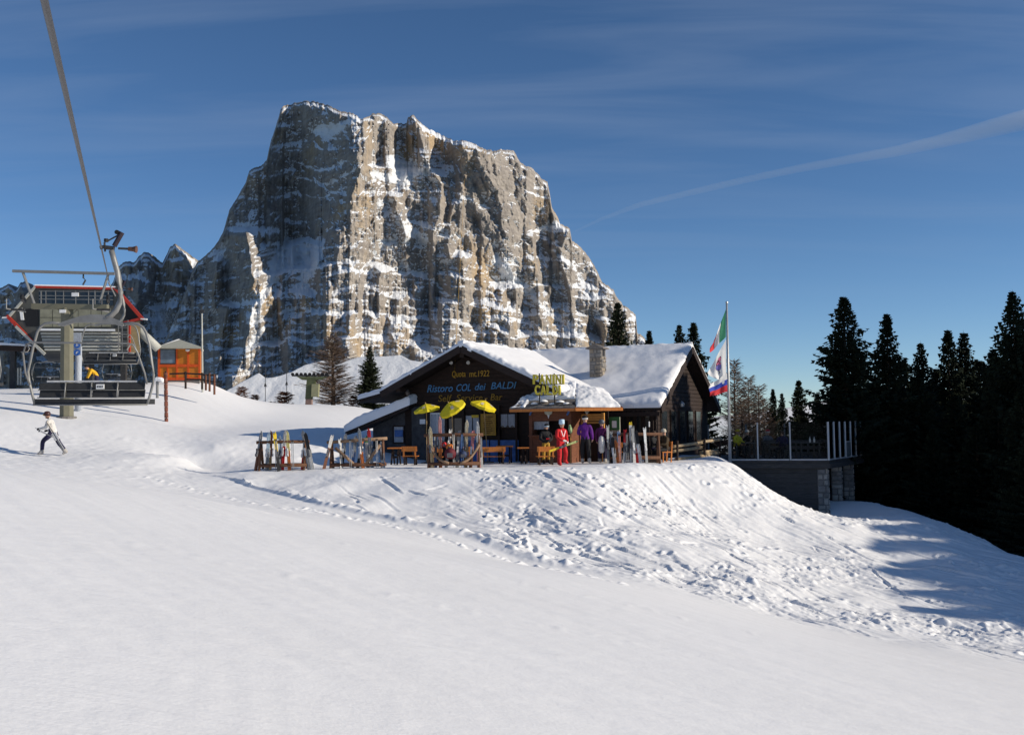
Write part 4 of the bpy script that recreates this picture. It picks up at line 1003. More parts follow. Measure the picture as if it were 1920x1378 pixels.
board('notice', 'small white paper notice on the grey corner pillar', 'notice', PAPER, 787, 786, 797, 795, -.185)
board('price_board', 'blue and white framed price board left of the honey wood doorway', 'price board', mat('board_grey', (0.22, 0.25, 0.3), .5, var=.3, scale=20), 1073, 778, 1086, 791, dv-.1, mat('pale_blue_frame', (0.45, 0.53, 0.72), .5, var=.1))
gb = board('notice_case', 'green framed notice case with white sheet on the pale stone wall', 'notice board', GREEN, 1144, 783, 1160, 805, dv+.38, GREEN)
mb = MB(); pxbox(mb, 1147.5, 789, 1156, 802, dv+.36, dv+.375); mb.build('sheet', PAPER, gb)

# PANINI CALDI letters on a frame over the kiosk roof
sg = thing('letter_sign', 'yellow letter sign reading PANINI CALDI on posts above the kiosk roof', 'sign', FV(1030, 752, -2.12))
sv = -2.12
for px in (1012, 1040):
    mb = MB(); a = FV(px, 757, sv+.06); b = FV(px, 700, sv+.06); mb.bar(a, Vector((a.x, a.y, b.z)), .04, .04, up=VD); mb.build('post', BLACK, sg)
mb = MB()
for py in (721, 704, 740.5): pxbox(mb, 1000, py-.8, 1058, py+.6, sv+.02, sv+.05)
mb.build('rail', BLACK, sg)
def letters(word, px0, px1, pyb, pyt):
    wds = {'I': .38, 'M': 1.2}; tot = sum(wds.get(c, 1) for c in word)+.22*(len(word)-1); x = px0; sc_ = (px1-px0)/tot
    for c in word:
        w_ = wds.get(c, 1)*sc_
        text(c, sg, 'letter', YELLB, x, x+w_, pyb, pyt, sv, .04, 0, .028); x += w_+.22*sc_
letters('PANINI', 999.5, 1058, 720, 703); letters('CALDI', 1003, 1051, 740, 723)
# ------------------------------------------------------------------ chairlift
CHAIRM = mat('chair_grey_metal', (0.22, 0.22, 0.215), 0.5, metal=0.3, var=0.15, scale=5)
PAD = mat('black_seat_pad', (0.030, 0.031, 0.033), 0.65, var=0.25, scale=9)
OLIVE = mat('olive_grey_steel', (0.155, 0.148, 0.105), 0.6, var=0.15, scale=2)
DSTEEL = mat('dark_steel', (0.05, 0.05, 0.052), 0.55, metal=0.3, var=0.3, scale=6)
RUST = mat('brown_grip_cover', (0.10, 0.05, 0.035), 0.6, var=0.3)
CD = 25.0
def CP(px, py, dy=0.0): return P(px, py, CD) + Vector((0, dy, 0))
def px_r(n): return n*CD/FPX
chair = thing('lift_chair', 'large near chairlift chair with black back panels hanging in front of the station', 'chairlift chair', CP(190, 465), group='chairs hanging on the lift')
m = MB(); m.tube([CP(209,470), CP(213,485), CP(220,510), CP(224,528), CP(226,548), CP(224,568), CP(218,582), CP(209,591), CP(200,596)], [px_r(5.2)]*9, 10); m.build('hanger_arm', CHAIRM, chair, smooth=True)
g = MB(); g.tube([CP(188,465,-.02), CP(195,463)], px_r(3.5), 8); g.tube([CP(196,455), CP(197,472)], px_r(2.0), 8); g.tube([CP(197,464), CP(214,466)], px_r(4), 8)
grip = g.build('grip', DSTEEL, chair)
g = MB(); g.tube([CP(214,462), CP(229,436)], px_r(4.6), 10); g.build('spring_housing', mat('dark_purple_steel', (0.04, 0.03, 0.04), .4, metal=.3), grip)
g = MB(); g.tube([CP(202,452), CP(222,441)], px_r(1.5), 6); g.build('lever', DSTEEL, grip)
g = MB(); g.tube([CP(220,436,-.05), CP(220,436,.05)], px_r(4.2), 12); g.build('guide_wheel', BLACK, grip)
g = MB(); g.tube([CP(199,448), CP(199,454)], px_r(4.2), 10); g.build('guide_wheel', BLACK, grip)
g = MB(); g.tube([CP(222,466), CP(243,467)], px_r(2.2), 8); g.build('drive_plate', DSTEEL, grip)
g = MB(); g.tube([CP(241,467), CP(249,467.5), CP(256,468)], [px_r(4), px_r(4.5), px_r(7)], 10); g.build('end_cover', RUST, grip)
m = MB(); m.prism([CP(110,611,-.05), CP(112,606,-.05), CP(152,593,-.05), CP(172,590,-.05), CP(200,591,-.05), CP(232,606,-.05), CP(233,611,-.05), CP(226,612,-.05), CP(205,605,-.05), CP(140,605,-.05), CP(118,612,-.05)], (0, .1, 0)); m.build('carrier_plate', CHAIRM, chair)
def ctube(name, pts, r, par=None):
    m = MB(); m.tube([CP(*p) for p in pts], px_r(r), 8); return m.build(name, CHAIRM, par or chair, smooth=True)
ctube('side_frame', [(114,607),(98,605),(84,607),(76,613),(70,623),(62,652),(56,680),(52.5,697),(55,715),(60,738),(65,757)], 2.6)
ctube('side_frame', [(228,607),(248,606),(259,608),(268,614),(274,624),(280,645),(285,680),(288,703),(286,722),(281,742),(276,757)], 2.6)
ctube('safety_bar', [(63,722,-.2),(62,700,-.4),(66,665,-.62),(73,649,-.66),(82,646,-.66),(170,647,-.66),(258,648,-.66),(268,650,-.66),(275,664,-.62),(282,700,-.4),(281,720,-.2)], 1.7)
ctube('foot_rest', [(74,648,-.66),(80,658,-.7),(78,664,-.72),(66,664,-.72)], 1.3); ctube('foot_rest', [(264,649,-.66),(258,660,-.7),(262,666,-.72),(272,666,-.72)], 1.3)
xs_ = [72, 122, 171, 220, 271]
for k in range(4):
    m = MB()
    for y0_, y1_ in ((717.5, 730.5), (731.8, 745)):
        m.hexa([CP(xs_[k]+1, y1_, .0), CP(xs_[k+1]-1, y1_, .0), CP(xs_[k+1]-1, y1_, .05), CP(xs_[k]+1, y1_, .05), CP(xs_[k]+1, y0_, .06), CP(xs_[k+1]-1, y0_, .06), CP(xs_[k+1]-1, y0_, .11), CP(xs_[k]+1, y0_, .11)])
    m.build('back_panel', PAD, chair)
for yy, dy in ((731, .02), (745.5, -.03)): ctube('back_rail', [(71,yy,dy),(272,yy,dy)], 1.0)
for xx in xs_[1:4]: ctube('back_strut', [(xx,716,.03),(xx,746,-.04)], 1.3)
m = MB(); m.tube([CP(86,715,.07), CP(255,715,.07)], px_r(1.8), 8); m.build('top_rail', mat('pale_metal', (0.6, 0.6, 0.6), .4, metal=.2), chair)
m = MB(); m.hexa([CP(66,758,-.02), CP(276,758,-.02), CP(274,757,.62), CP(68,757,.62), CP(66,748,-.02), CP(276,748,-.02), CP(274,747,.62), CP(68,747,.62)]); m.build('seat', PAD, chair)
ctube('seat_rail', [(63,759,-.03),(277,759,-.03)], 1.5)
m = MB(); m.box(CP(189,725,-.035), (px_r(15), .02, px_r(9))); pl = m.build('number_plate', WHITE, chair)
m = MB()
for k in range(3): m.box(CP(185+k*4,725,-.048), (px_r(2.2), .006, px_r(4)))
tag(m.build('digits', PAD, pl), kind='stuff')
for lab, px, py, d in (('smaller lift chair seen inside the frame of the near chair, under the station', 216, 541, 52), ('small far lift chair just above the near chair back rail', 224, 643, 108),
                       ('far dark lift chair left of the pylon, low behind the near chair', 94, 646, 104), ('descending lift chair cut by the left photo edge', -52, 560, 45)):
    c = copy_tree(chair); c.location = P(px, py, d); c['label'] = lab
    c.rotation_euler.z = 0.0 if d < 100 else R(4)
# haul ropes
ra = P(190, 465, CD); rb_ = P(205, 530, 52.5); dr = rb_-ra
t = thing('haul_rope', 'thick steel haul rope rising out of the top left photo corner', 'cable', ra)
m = MB(); m.tube([ra - dr*0.98, ra, rb_], 0.021, 8); m.build('rope', mat('rope_steel', (0.10, 0.10, 0.105), .5, metal=.5, var=.4, scale=60), t)
gauge = P(-52, 560, 45) - (ra + dr*((45-CD)/dr.y))
t = thing('haul_rope', 'return haul rope at the left edge carrying the descending chair', 'cable', ra+gauge)
m = MB(); m.tube([ra+gauge - dr*0.5, ra+gauge+dr*.5, rb_+gauge], 0.021, 8); m.build('rope', MATS['rope_steel'], t)
t = thing('haul_rope', 'far haul rope of the lift running on behind the station', 'cable', P(224, 643, 108))
m = MB(); m.tube([P(224,643,108), P(222,640,80), P(218,560,66)], .021, 6); m.tube([P(94,646,104), P(92,640,80), P(80,570,66)], .021, 6); m.build('rope', MATS['rope_steel'], t)

# ------------------------------------------------------------------ pylon
PD = 47.0
def PP(px, py, dy=0.0): return P(px, py, PD) + Vector((0, dy, 0))
def ppx(n): return n*PD/FPX
pb = PP(125, 783); pz = H(pb.x, pb.y)
py_ = thing('lift_pylon', 'olive grey octagonal lift pylon with crossbeam and maintenance gantry', 'pylon', (pb.x, pb.y, pz))
m = MB(); tp = PP(126, 578); m.tube([(pb.x, pb.y, pz-.5), (pb.x, pb.y, pz), (tp.x, tp.y, tp.z)], [ppx(13.5), ppx(13.2), ppx(11.5)], 8); m.build('column', OLIVE, py_)
m = MB(); m.lathe((pb.x, pb.y, pz-.1), [(ppx(18), 0), (ppx(18), .14), (ppx(15), .16)], 12); m.build('foundation', MORTAR, py_)
m = MB(); m.bar(PP(63,575,-.1), PP(204,577,-.1), .3, ppx(10)); m.build('crossbeam', OLIVE, py_)
def pt(name, pts, r, m_=CHAIRM):
    m = MB(); m.tube([PP(*p) for p in pts], ppx(r), 6); return m.build(name, m_, py_)
m = MB(); m.bar(PP(26,509,-.1), PP(217,514,-.1), .14, ppx(5)); m.build('gantry_beam', CHAIRM, py_)
pt('gantry_leg', [(45,512,-.1),(66,570,-.1)], 2.4); pt('gantry_leg', [(205,514,-.1),(188,569,-.1)], 2.4); pt('gantry_leg', [(205,530,-.1),(218,556,-.1)], 1.4)
pt('lamp_arm', [(158,513,-.1),(158,522,-.1),(162,526,-.1),(157,535,-.1)], 1.6, DSTEEL)
for sx, cx in ((-1, 44), (1, 203)):
    m = MB(); m.bar(PP(cx,567,-.8)+Vector((.3,0,0)), PP(cx,563,.8)+Vector((-.3,0,0)), .07, .09); fr = m.build('sheave_beam', DSTEEL, py_)
    for k in range(6):
        q = PP(cx, 561, -.7+k*.28)+Vector((.27-.11*k,0,0)); m = MB(); m.tube([q+Vector((-.04,0,0)), q+Vector((.04,0,0))], .12, 10); m.build('sheave_wheel', BLACK, fr)
    pt('catwalk', [(cx-14,583,-.9),(cx-14,581,.9)], 1.4, CHAIRM); pt('catwalk_rail', [(cx-14,565,-.9),(cx-14,583,-.9)], 1.0, CHAIRM)
    pt('catwalk_floor', [(cx-14,583,-.5),(cx+12,583,-.5)], 2.2, DSTEEL)
m = MB(); m.box(PP(123,585,-.30), (ppx(12), .03, ppx(6))); m.build('number_plate', WHITE, py_)
pt('brace', [(112,580,-.2),(131,600,-.2)], 1.3, OLIVE); pt('brace', [(150,580,-.2),(131,600,-.2)], 1.3, OLIVE)
# white post with two round blue signs
q = P(146, 778, 49); gzq = H(q.x, q.y)
t = thing('sign_post', 'white post with two round blue mandatory signs behind the pylon', 'sign post', (q.x, q.y, gzq))
tq = P(145, 650, 49)
m = MB(); m.tube([(q.x, q.y, gzq-.2), (q.x, q.y, tq.z)], 6*49/FPX, 12); m.build('post', CURT, t, smooth=True)
m = MB(); m.box(P(144.5, 645, 48.7), (15*49/FPX, .03, 42*49/FPX)); m.build('plate', CURT, t)
SBLUE = mat('sign_blue', (0.03, 0.12, 0.42), .4, var=.1)
for yy, up_ in ((647, True), (661, False)):
    c_ = P(144.5, yy, 48.66); r_ = 6.2*49/FPX
    m = MB(); m.tube([c_, c_+Vector((0, -.02, 0))], r_, 18); dsc = m.build('round_sign', SBLUE, t)
    m = MB(); w_ = r_*.5
    m.box(c_+Vector((0, -.026, w_*.1)), (w_*.4, .008, w_*1.1)); m.box(c_+Vector((w_*.35, -.026, -w_*.3 if up_ else w_*.5)), (w_*.9, .008, w_*.35)); m.box(c_+Vector((-w_*.4, -.026, -w_*.5)), (w_*.35, .008, w_*.6))
    m.build('symbol', WHITE, dsc)

# ------------------------------------------------------------------ top station
SD = 56.0
def SP(px, py, dy=0.0): return P(px, py, SD+dy)
def spx(n): return n*SD/FPX
st = thing('lift_station', 'grey glazed chairlift top station with red edged angular hood', 'lift station', SP(140, 722))
HOOD = mat('hood_grey', (0.075, 0.076, 0.068), .6, var=.2, scale=2); CONC = mat('concrete_panel', (0.23, 0.225, 0.165), .8, var=.25, scale=2.5); LOUV = mat('louvre_grey', (0.42, 0.42, 0.38), .6, var=.15)
m = MB(); m.prism([SP(66,539), SP(217,542), SP(264,597), SP(262,662), SP(82,660), SP(62,640), SP(19,597)], (-3.4, 8, 0)); m.build('hood', HOOD, st)
m = MB(); m.prism([SP(232,556,-.02), SP(262,596,-.02), SP(262,600,-.02), SP(232,600,-.02)], (0, .03, 0)); m.build('side_glass', BLACK, st)
m = MB(); m.prism([SP(35,581,-.02), SP(72,577,-.02), SP(72,612,-.02), SP(50,612,-.02)], (0, .03, 0)); m.build('entry_opening', BLACK, st)
m = MB(); m.prism([SP(36,580,-.05), SP(42,578,-.05), SP(45,600,-.05), SP(39,600,-.05)], (0, .03, 0)); m.build('white_panel', WHITE, st)
def sbar(name, a, b, wpx, m_, dy=-.06, dep=.1):
    m = MB(); m.bar(SP(a[0],a[1],dy), SP(b[0],b[1],dy), dep, spx(wpx)); return m.build(name, m_, st)
sbar('red_edge', (64,538), (218,541.5), 4, REDP); sbar('red_edge', (216,540), (268,599), 6, REDP, -.08); sbar('red_edge', (66,538), (14,597), 4, LOUV, -.08); sbar('red_edge', (13,592), (62,642), 6, REDP, -.09); sbar('red_edge', (266,597), (232,606), 5, REDP, -.07); sbar('red_edge', (243,606), (243,660), 3, REDP)
sbar('trim', (30,612), (84,664), 5, LOUV, -.1)
m = MB(); m.hexa([SP(62,537,-.1), SP(219,540.5,-.1), SP(219,540.5,6), SP(62,537,6), SP(66,533.5,-.05), SP(216,537,-.05), SP(216,537,6), SP(66,533.5,6)]); m.build('roof_snow', ROOFSNOW, st)
gl = MB(); gl.hexa([SP(73,572,-.04), SP(212,573,-.04), SP(212,573,0), SP(73,572,0), SP(73,545,-.04), SP(212,546,-.04), SP(212,546,0), SP(73,545,0)]); glo = gl.build('window', GLASSD, st)
for xx in (77, 86, 104, 119, 142, 166, 178, 191, 203):
    m = MB(); m.bar(SP(xx,545,-.06), SP(xx,572.5,-.06), spx(2.0 if xx in (77, 178) else 1.2), .03, up=(0,1,0)); m.build('mullion', CHAIRM, glo)
for yy in (546, 554.5, 561):
    m = MB(); m.bar(SP(73,yy,-.055), SP(212,yy+1,-.055), .03, spx(1.2)); m.build('transom', CHAIRM, glo)
m = MB(); m.box(SP(141,552.5,-.12), (spx(13), .05, spx(7))); m.build('white_sign', WHITE, st)
for k, (a, b) in enumerate(((75,98),(99,122),(123,146),(147,170),(171,190),(191,208))):
    for (c_, d_) in ((578, 595), (596, 613)):
        m = MB(); m.hexa([SP(a,d_,-.05), SP(b,d_,-.05), SP(b,d_,0), SP(a,d_,0), SP(a,c_,-.05), SP(b,c_,-.05), SP(b,c_,0), SP(a,c_,0)]); m.build('panel', CONC, st)
m = MB(); m.hexa([SP(74,620,-.5), SP(216,621,-.5), SP(216,621,0), SP(74,620,0), SP(74,616,-.5), SP(216,617,-.5), SP(216,617,0), SP(74,616,0)]); m.build('ledge', WHITE, st)
for k in range(6):
    y0_ = 623+k*6.0; m = MB(); m.hexa([SP(76+k*1.5,y0_+4.4,-.10), SP(226,y0_+4.4,-.10), SP(226,y0_+4.4,-.05), SP(76+k*1.5,y0_+4.4,-.05), SP(76+k*1.5,y0_,-.03), SP(226,y0_,-.03), SP(226,y0_,.01), SP(76+k*1.5,y0_,.01)]); m.build('slat', LOUV, st)
m = MB(); m.prism([SP(238,608,-.03), SP(262,602,-.03), SP(261,661,-.03), SP(238,661,-.03)], (0, .05, 0)); m.build('tan_panel', mat('tan_panel', (0.33, 0.25, 0.13), .7, var=.2), st)
for xx in (222, 229, 240): sbar('ladder_rail', (xx,600), (xx,661), 1.2, CHAIRM, -.3, .03)
for k in range(7): sbar('ladder_rung', (222,606+k*8.5), (240,606+k*8.5), 1.0, CHAIRM, -.3, .03)
m = MB(); m.tube([SP(250,612,.4), SP(276,634,.4), SP(297,654,.5)], spx(8), 14); m.build('white_duct', LOUV, st, smooth=True)
for xx, w_ in ((24, 8), (170, 9), (232, 9)):
    b0 = SP(xx, 722, 2.5); gz = H(b0.x, b0.y); m = MB(); tq = SP(xx, 650, 2.5); m.bar((b0.x, b0.y, gz-.3), (b0.x, b0.y, tq.z), .3, spx(w_), up=(0,1,0)); m.build('leg', DSTEEL, st)
m = MB(); m.bar(SP(-6,652,.5), SP(66,655,.5), .4, spx(10)); m.build('beam', BROWNW, st)
m = MB(); m.hexa([SP(-6,647,.3), SP(60,649.5,.3), SP(60,649.5,1), SP(-6,647,1), SP(-6,642,.35), SP(56,646,.35), SP(56,646,.95), SP(-6,642,.95)]); m.build('beam_snow', ROOFSNOW, st)
for xx in (34, 39): sbar('post', (xx,690), (xx,722), 2.5, LOUV, 1.5, .08)
m = MB(); m.tube([SP(264,598,-.1), SP(276,599,-.1)], spx(1.6), 8); m.build('spout', WHITE, st); m = MB(); m.tube([SP(4,596,-.1), SP(14,595,-.1)], spx(1.6), 8); m.build('spout', WHITE, st)

# ------------------------------------------------------------------ orange operator hut
OD = 60.0
def OP(px, py, dy=0.0): return P(px, py, OD) + Vector((-.27*dy, dy, 0))
op_ = thing('operator_hut', 'small orange wooden operator hut with red framing and pale pyramid roof', 'hut', OP(336, 720))
ORW = mat('orange_stained_boards', (0.52, 0.17, 0.018), .55, var=.2, scale=3, stretch=(1,1,6)); ORR = mat('orange_red_frame', (0.62, 0.09, 0.015), .5, var=.15)
def obox(m, x0, y0, x1, y1, d0, d1): m.hexa([OP(x0,y1,d0), OP(x1,y1,d0), OP(x1,y1,d1), OP(x0,y1,d1), OP(x0,y0,d0), OP(x1,y0,d0), OP(x1,y0,d1), OP(x0,y0,d1)]); return m
m = MB(); obox(m, 297, 651, 375, 712, 0, 2.3); m.build('wall', ORW, op_)
m = MB(); obox(m, 296, 712, 374, 724, -.02, 2.3); m.build('plinth', MORTAR, op_)
for (x0, y0, x1, y1) in ((296,651,300,713),(372,651,376,713),(330,651,333,713),(351,653,354,712),(313,688,315,712)): obox(MB(), x0, y0, x1, y1, -.05, 0).build('frame_post', ORR, op_)
for (y0, y1) in ((650,654),(683,688),(708,713)): obox(MB(), 300, y0, 372, y1, -.044, 0.004).build('frame_rail', ORR, op_)
w_ = obox(MB(), 301, 655, 329, 682, -.03, 0.01).build('window', mat('sky_glass', (0.16, 0.21, 0.27), .12, var=.4, scale=1.5, spec=.6), op_)
obox(MB(), 300, 654, 330, 656, -.06, -.03).build('frame', DSTEEL, w_); obox(MB(), 300, 681, 330, 683, -.06, -.03).build('frame', DSTEEL, w_); obox(MB(), 328, 656, 330, 681, -.06, -.03).build('frame', DSTEEL, w_)
m = MB(); m.lathe(OP(352,658,-.14), [(.04, .10), (.13, .06), (.13, 0), (.03, -.05)], 10); m.build('lamp', WHITE, op_)
m = MB(); ap = OP(336, 634, 1.15)
e = [OP(291,651.5,-.35), OP(379,651.5,-.35), OP(379,650,2.7), OP(291,650,2.7)]
m.add([q for q in e] + [q-ZD*.09 for q in e] + [ap], [(0,1,8),(1,2,8),(2,3,8),(3,0,8),(4,7,6,5),(0,4,5,1),(1,5,6,2),(2,6,7,3),(3,7,4,0)]); m.build('roof', mat('pale_sheet_roof', (0.42, 0.42, 0.35), .5, var=.12), op_)
m = MB(); m.add([e[3]+ZD*.02, e[0].lerp(e[3], .1)+ZD*.02, ap+ZD*.02, e[3]+ZD*.10+Vector((.2,0,0)), e[0].lerp(e[3], .15)+ZD*.1+Vector((.25,0,0)), ap+ZD*.05-Vector((.1,0,0))], [(0,1,2),(3,5,4),(0,3,4,1),(1,4,5,2),(2,5,3,0)]); m.build('roof_snow', ROOFSNOW, op_)
# mast, padded post, rails
q = P(380, 720, 58); t = thing('mast', 'slim white mast with small instrument head beside the orange hut', 'mast', (q.x, q.y, H(q.x, q.y)))
m = MB(); tq = P(378.5, 588, 58); m.tube([(q.x, q.y, H(q.x, q.y)-.3), tq], [.06, .04], 8); m.build('pole', LOUV, t); m = MB(); m.tube([tq, P(378, 573, 58)], [.03, .02], 6); m.box(P(379, 584, 58), (.22, .1, .14)); m.build('instrument', DSTEEL, t)
q = P(312, 781, 49); gz = H(q.x, q.y); t = thing('padded_post', 'leaning post wrapped in worn red brown padding on the snow', 'post', (q.x, q.y, gz))
tq = P(310.5, 698, 49); PADW = mat('worn_red_padding', (0.16, 0.055, 0.035), .8, var=.8, scale=6)
m = MB(); n = 9
for k in range(n):
    a = Vector((q.x, q.y, gz-.1)).lerp(tq, k/n); b = Vector((q.x, q.y, gz-.1)).lerp(tq, (k+.93)/n); m.tube([a, b], [.085+.012*(k % 2), .09], 9)
tag(m.build('padding', PADW, t), kind='stuff')
m = MB(); m.tube([(q.x, q.y, gz-.3), tq+Vector((0,0,.06))], .04, 6); m.build('core_pole', BROWNW, t)
q = P(297, 716, 50); t = thing('snow_covered_barrier', 'white rounded barrier end covered with snow left of the padded post', 'barrier', q)
m = MB(); m.tube([P(288,715,50), P(294,711,50), P(302,712,50), P(307,716,50)], .12, 8); m.build('rail', ROOFSNOW, t, smooth=True); m = MB(); m.tube([P(295,714,50), P(295,735,50)-Vector((0,0,.3))], .07, 8); m.build('post', CHAIRM, t)
fr = thing('rail_fence', 'weathered wooden rail fence on the knoll below the orange hut', 'fence', P(365, 722, 55))
for px, y0_, y1_ in ((348, 697, 722), (379, 699, 723), (386, 702, 725), (393, 700, 727), (402, 702, 733)):
    a = P(px, y1_, 55); m = MB(); m.tube([a-ZD*.2, P(px, y0_, 55)], .06, 7); m.build('post', REDW if px > 384 else BROWNW, fr)
for a, b in (((318,701),(350,700)), ((347,700),(382,702)), ((347,711),(382,712)), ((380,703),(404,704)), ((380,713),(404,716))):
    m = MB(); m.tube([P(*a, 55), P(*b, 55)], .05, 6); m.build('rail', BROWNW, fr)
# green T mast of another lift
q = P(581, 766, 64); gz = H(q.x, q.y); t = thing('lift_mast', 'green T shaped lift mast with wheels on top in front of the larch', 'lift mast', (q.x, q.y, gz))
def TP_(px, py, dy=0.0): return P(px, py, 64)+Vector((0, dy, 0))
m = MB(); m.hexa([(TP_(571,766)+Vector((0,0,-.3))), TP_(584,766)+Vector((0,0,-.3)), TP_(584,766,.5)+Vector((0,0,-.3)), TP_(571,766,.5)+Vector((0,0,-.3)), TP_(573,748), TP_(584,748), TP_(584,748,.4), TP_(573,748,.4)]); m.build('footing', mat('red_grey_stone', (0.22, 0.15, 0.13), .9, var=.3), t)
DG = mat('dark_olive_green', (0.085, 0.10, 0.05), .6, var=.2)
m = MB(); m.hexa([TP_(572,748), TP_(584,748), TP_(584,748,.4), TP_(572,748,.4), TP_(575,711), TP_(592,711), TP_(592,711,.4), TP_(575,711,.4)]); m.build('column', DG, t)
m = MB(); m.hexa([TP_(584,744,-.1), TP_(597,744,-.1), TP_(597,744,.3), TP_(584,744,.3), TP_(585,720,-.1), TP_(598,720,-.1), TP_(598,720,.3), TP_(585,720,.3)]); m.build('cabinet', mat('pale_olive', (0.27, 0.27, 0.16), .6, var=.15), t)
m = MB(); m.hexa([TP_(566,712), TP_(600,712), TP_(600,712,.5), TP_(566,712,.5), TP_(556,706), TP_(612,706), TP_(612,706,.5), TP_(556,706,.5)]); m.build('head', DG, t)
m = MB(); m.bar(TP_(546,704,.2), TP_(616,704,.2), .1, .1); m.build('beam', DSTEEL, t)
for k in range(9):
    c_ = TP_(548+k*8, 701.5, .1); m = MB(); m.tube([c_+Vector((0,-.06,0)), c_+Vector((0,.06,0))], .10, 9); m.build('wheel', BLACK, t)
for px, y0_, y1_, d, lb in ((497.5, 690, 725, 150, 'tiny lift pole on the white foothill, left one'), (537.5, 690, 722, 150, 'tiny lift pole on the white foothill, right one')):
    a = P(px, y1_, d); t = thing('lift_pole', lb, 'pole', a, group='tiny poles on the foothill'); m = MB(); m.tube([a-ZD*3, P(px, y0_, d)], .05, 6); m.build('pole', DSTEEL, t); m = MB(); m.tube([P(px, y1_-6, d), a], [.10, .22], 7); m.build('tow_box', DSTEEL, t)
# low bare shrubs poking from the snow
SHR = larch_mesh(1.3, .9, 77); SHRM = raw_mesh('twigs', SHR.v, SHR.f, leafmat('shrub_twigs', (0.15, 0.075, 0.05)))
for px, py, d, s, lb in ((532, 756, 66, 1.1, 'reddish brown conical shrub left of the green lift mast'), (452, 748, 64, .7, 'low shrub poking from the snow left of the foothill pole'), (478, 752, 65, .6, 'sparse low shrub midway along the snow edge'), (512, 758, 66, .55, 'tiny shrub beside the conical shrub'), (662, 768, 66, .8, 'bare bush between larch and spruce trunks')):
    q = P(px, py, d); t = thing('shrub', lb, 'shrub', (q.x, q.y, H(q.x, q.y)-.1), random.uniform(0, 6), 'shrubs along the snow edge'); t.scale = (s, s, s)
    o = bpy.data.objects.new('twigs', SHRM); col.objects.link(o); o.parent = t
# ------------------------------------------------------------------ terrace deck with glass windscreen
DKW = mat('dark_weathered_boards', (0.075, 0.069, 0.065), .85, var=.35, scale=3, bump=.5, bscale=12, stretch=(1, 1, 10))
A_ = P(1366, 863, 46.2); B_ = P(1554, 863, 45.0); zd = 0.5*(A_.z+B_.z); A_.z = B_.z = zd
C_ = Vector((17.7, 51.0, zd)); D_ = Vector((10.4, 54.0, zd))
dk = thing('sun_terrace', 'raised sun terrace on dark boarding and stone pillars at the slope edge', 'terrace', (A_+B_)/2)
m = MB(); m.prism([A_-ZD*.16, B_-ZD*.16, C_-ZD*.16, D_-ZD*.16], ZD*.15); m.build('deck', DKW, dk)
ab = (B_-A_).normalized(); bc = (C_-B_).normalized(); nab = Vector((ab.y, -ab.x, 0)); nbc = Vector((bc.y, -bc.x, 0))
if nab.y > 0: nab = -nab
if nbc.x < 0: nbc = -nbc
m = MB(); m.bar(A_-ZD*.25+nab*.05, B_-ZD*.25+nab*.05+ab*.05, .12, .2); m.bar(B_-ZD*.25+nbc*.05, C_-ZD*.25+nbc*.05, .12, .2); m.build('edge_beam', DKW, dk)
# front boarding, individual wide boards
L_ab = (B_-A_).length
z = zd-.37; k = 0
while z > zd-3.4:
    m = MB(); a = A_+nab*(-.10+.008*(k % 3)); b = A_+ab*(L_ab-.50)+nab*(-.10+.008*(k % 3))
    a = Vector((a.x, a.y, z-.1)); b = Vector((b.x, b.y, z-.1)); m.bar(a, b, .04, .215); m.build('board', DKW, dk); z -= .225; k += 1
m = MB(); m.hexa([A_-nab*.18-ZD*3.6, A_+ab*(L_ab-.5)-nab*.18-ZD*3.6, A_+ab*(L_ab-.5)-nab*.3-ZD*3.6, A_-nab*.3-ZD*3.6, A_-nab*.18-ZD*.4, A_+ab*(L_ab-.5)-nab*.18-ZD*.4, A_+ab*(L_ab-.5)-nab*.3-ZD*.4, A_-nab*.3-ZD*.4]); m.build('backing', DARKW, dk)
L_bc = (C_-B_).length
def pillar(s, detail, seed):
    if s is None: c = B_ - ab*.27 - nab*.28
    else: c = B_ + bc*s - nbc*.25
    hw = .23
    zt, zb_ = zd-.37, min(H(c.x, c.y), zd-1.5)-.6
    m = MB(); m.hexa([c-ab*hw+nab*hw, c+ab*hw+nab*hw, c+ab*hw-nab*hw, c-ab*hw-nab*hw][0:4] and [Vector((q.x, q.y, zb_)) for q in (c-ab*hw+nab*hw, c+ab*hw+nab*hw, c+ab*hw-nab*hw, c-ab*hw-nab*hw)] + [Vector((q.x, q.y, zt)) for q in (c-ab*hw+nab*hw, c+ab*hw+nab*hw, c+ab*hw-nab*hw, c-ab*hw-nab*hw)])
    pl = m.build('stone_pillar', MORTAR, dk)
    rg = random.Random(seed); z = zb_+.3
    for nrm, tang, span in ((nab, ab, hw), (ab, nab, hw)):
        z = zb_+.3
        while z < zt-.06:
            h = min(rg.uniform(.15, .34), zt-z); t = -span
            while t < span-.02:
                ln = min(rg.uniform(.18, .42), span-t)
                if span-t-ln < .09: ln = span-t
                g = .014; pr = rg.uniform(.02, .055); j = [rg.uniform(0, .03) for _ in range(8)]
                def Q(tt, zz, o): q = c+nrm*(hw+o)+tang*tt; return Vector((q.x, q.y, zz))
                base = [Q(t+g, z+g, -.01), Q(t+ln-g, z+g, -.01), Q(t+ln-g, z+h-g, -.01), Q(t+g, z+h-g, -.01)]
                tp_ = [Q(t+g+.01+j[0], z+g+.01+j[1], pr), Q(t+ln-g-.01-j[2], z+g+.01+j[3], pr), Q(t+ln-g-.01-j[4], z+h-g-.01-j[5], pr), Q(t+g+.01+j[6], z+h-g-.01-j[7], pr)]
                m = MB(); m.add(base+tp_, [(4,5,6,7),(0,1,5,4),(1,2,6,5),(2,3,7,6),(3,0,4,7)]); m.build('stone', STONE if rg.random() < .6 else STONE2, pl)
                t += ln
            z += h
pillar(None, True, 5)
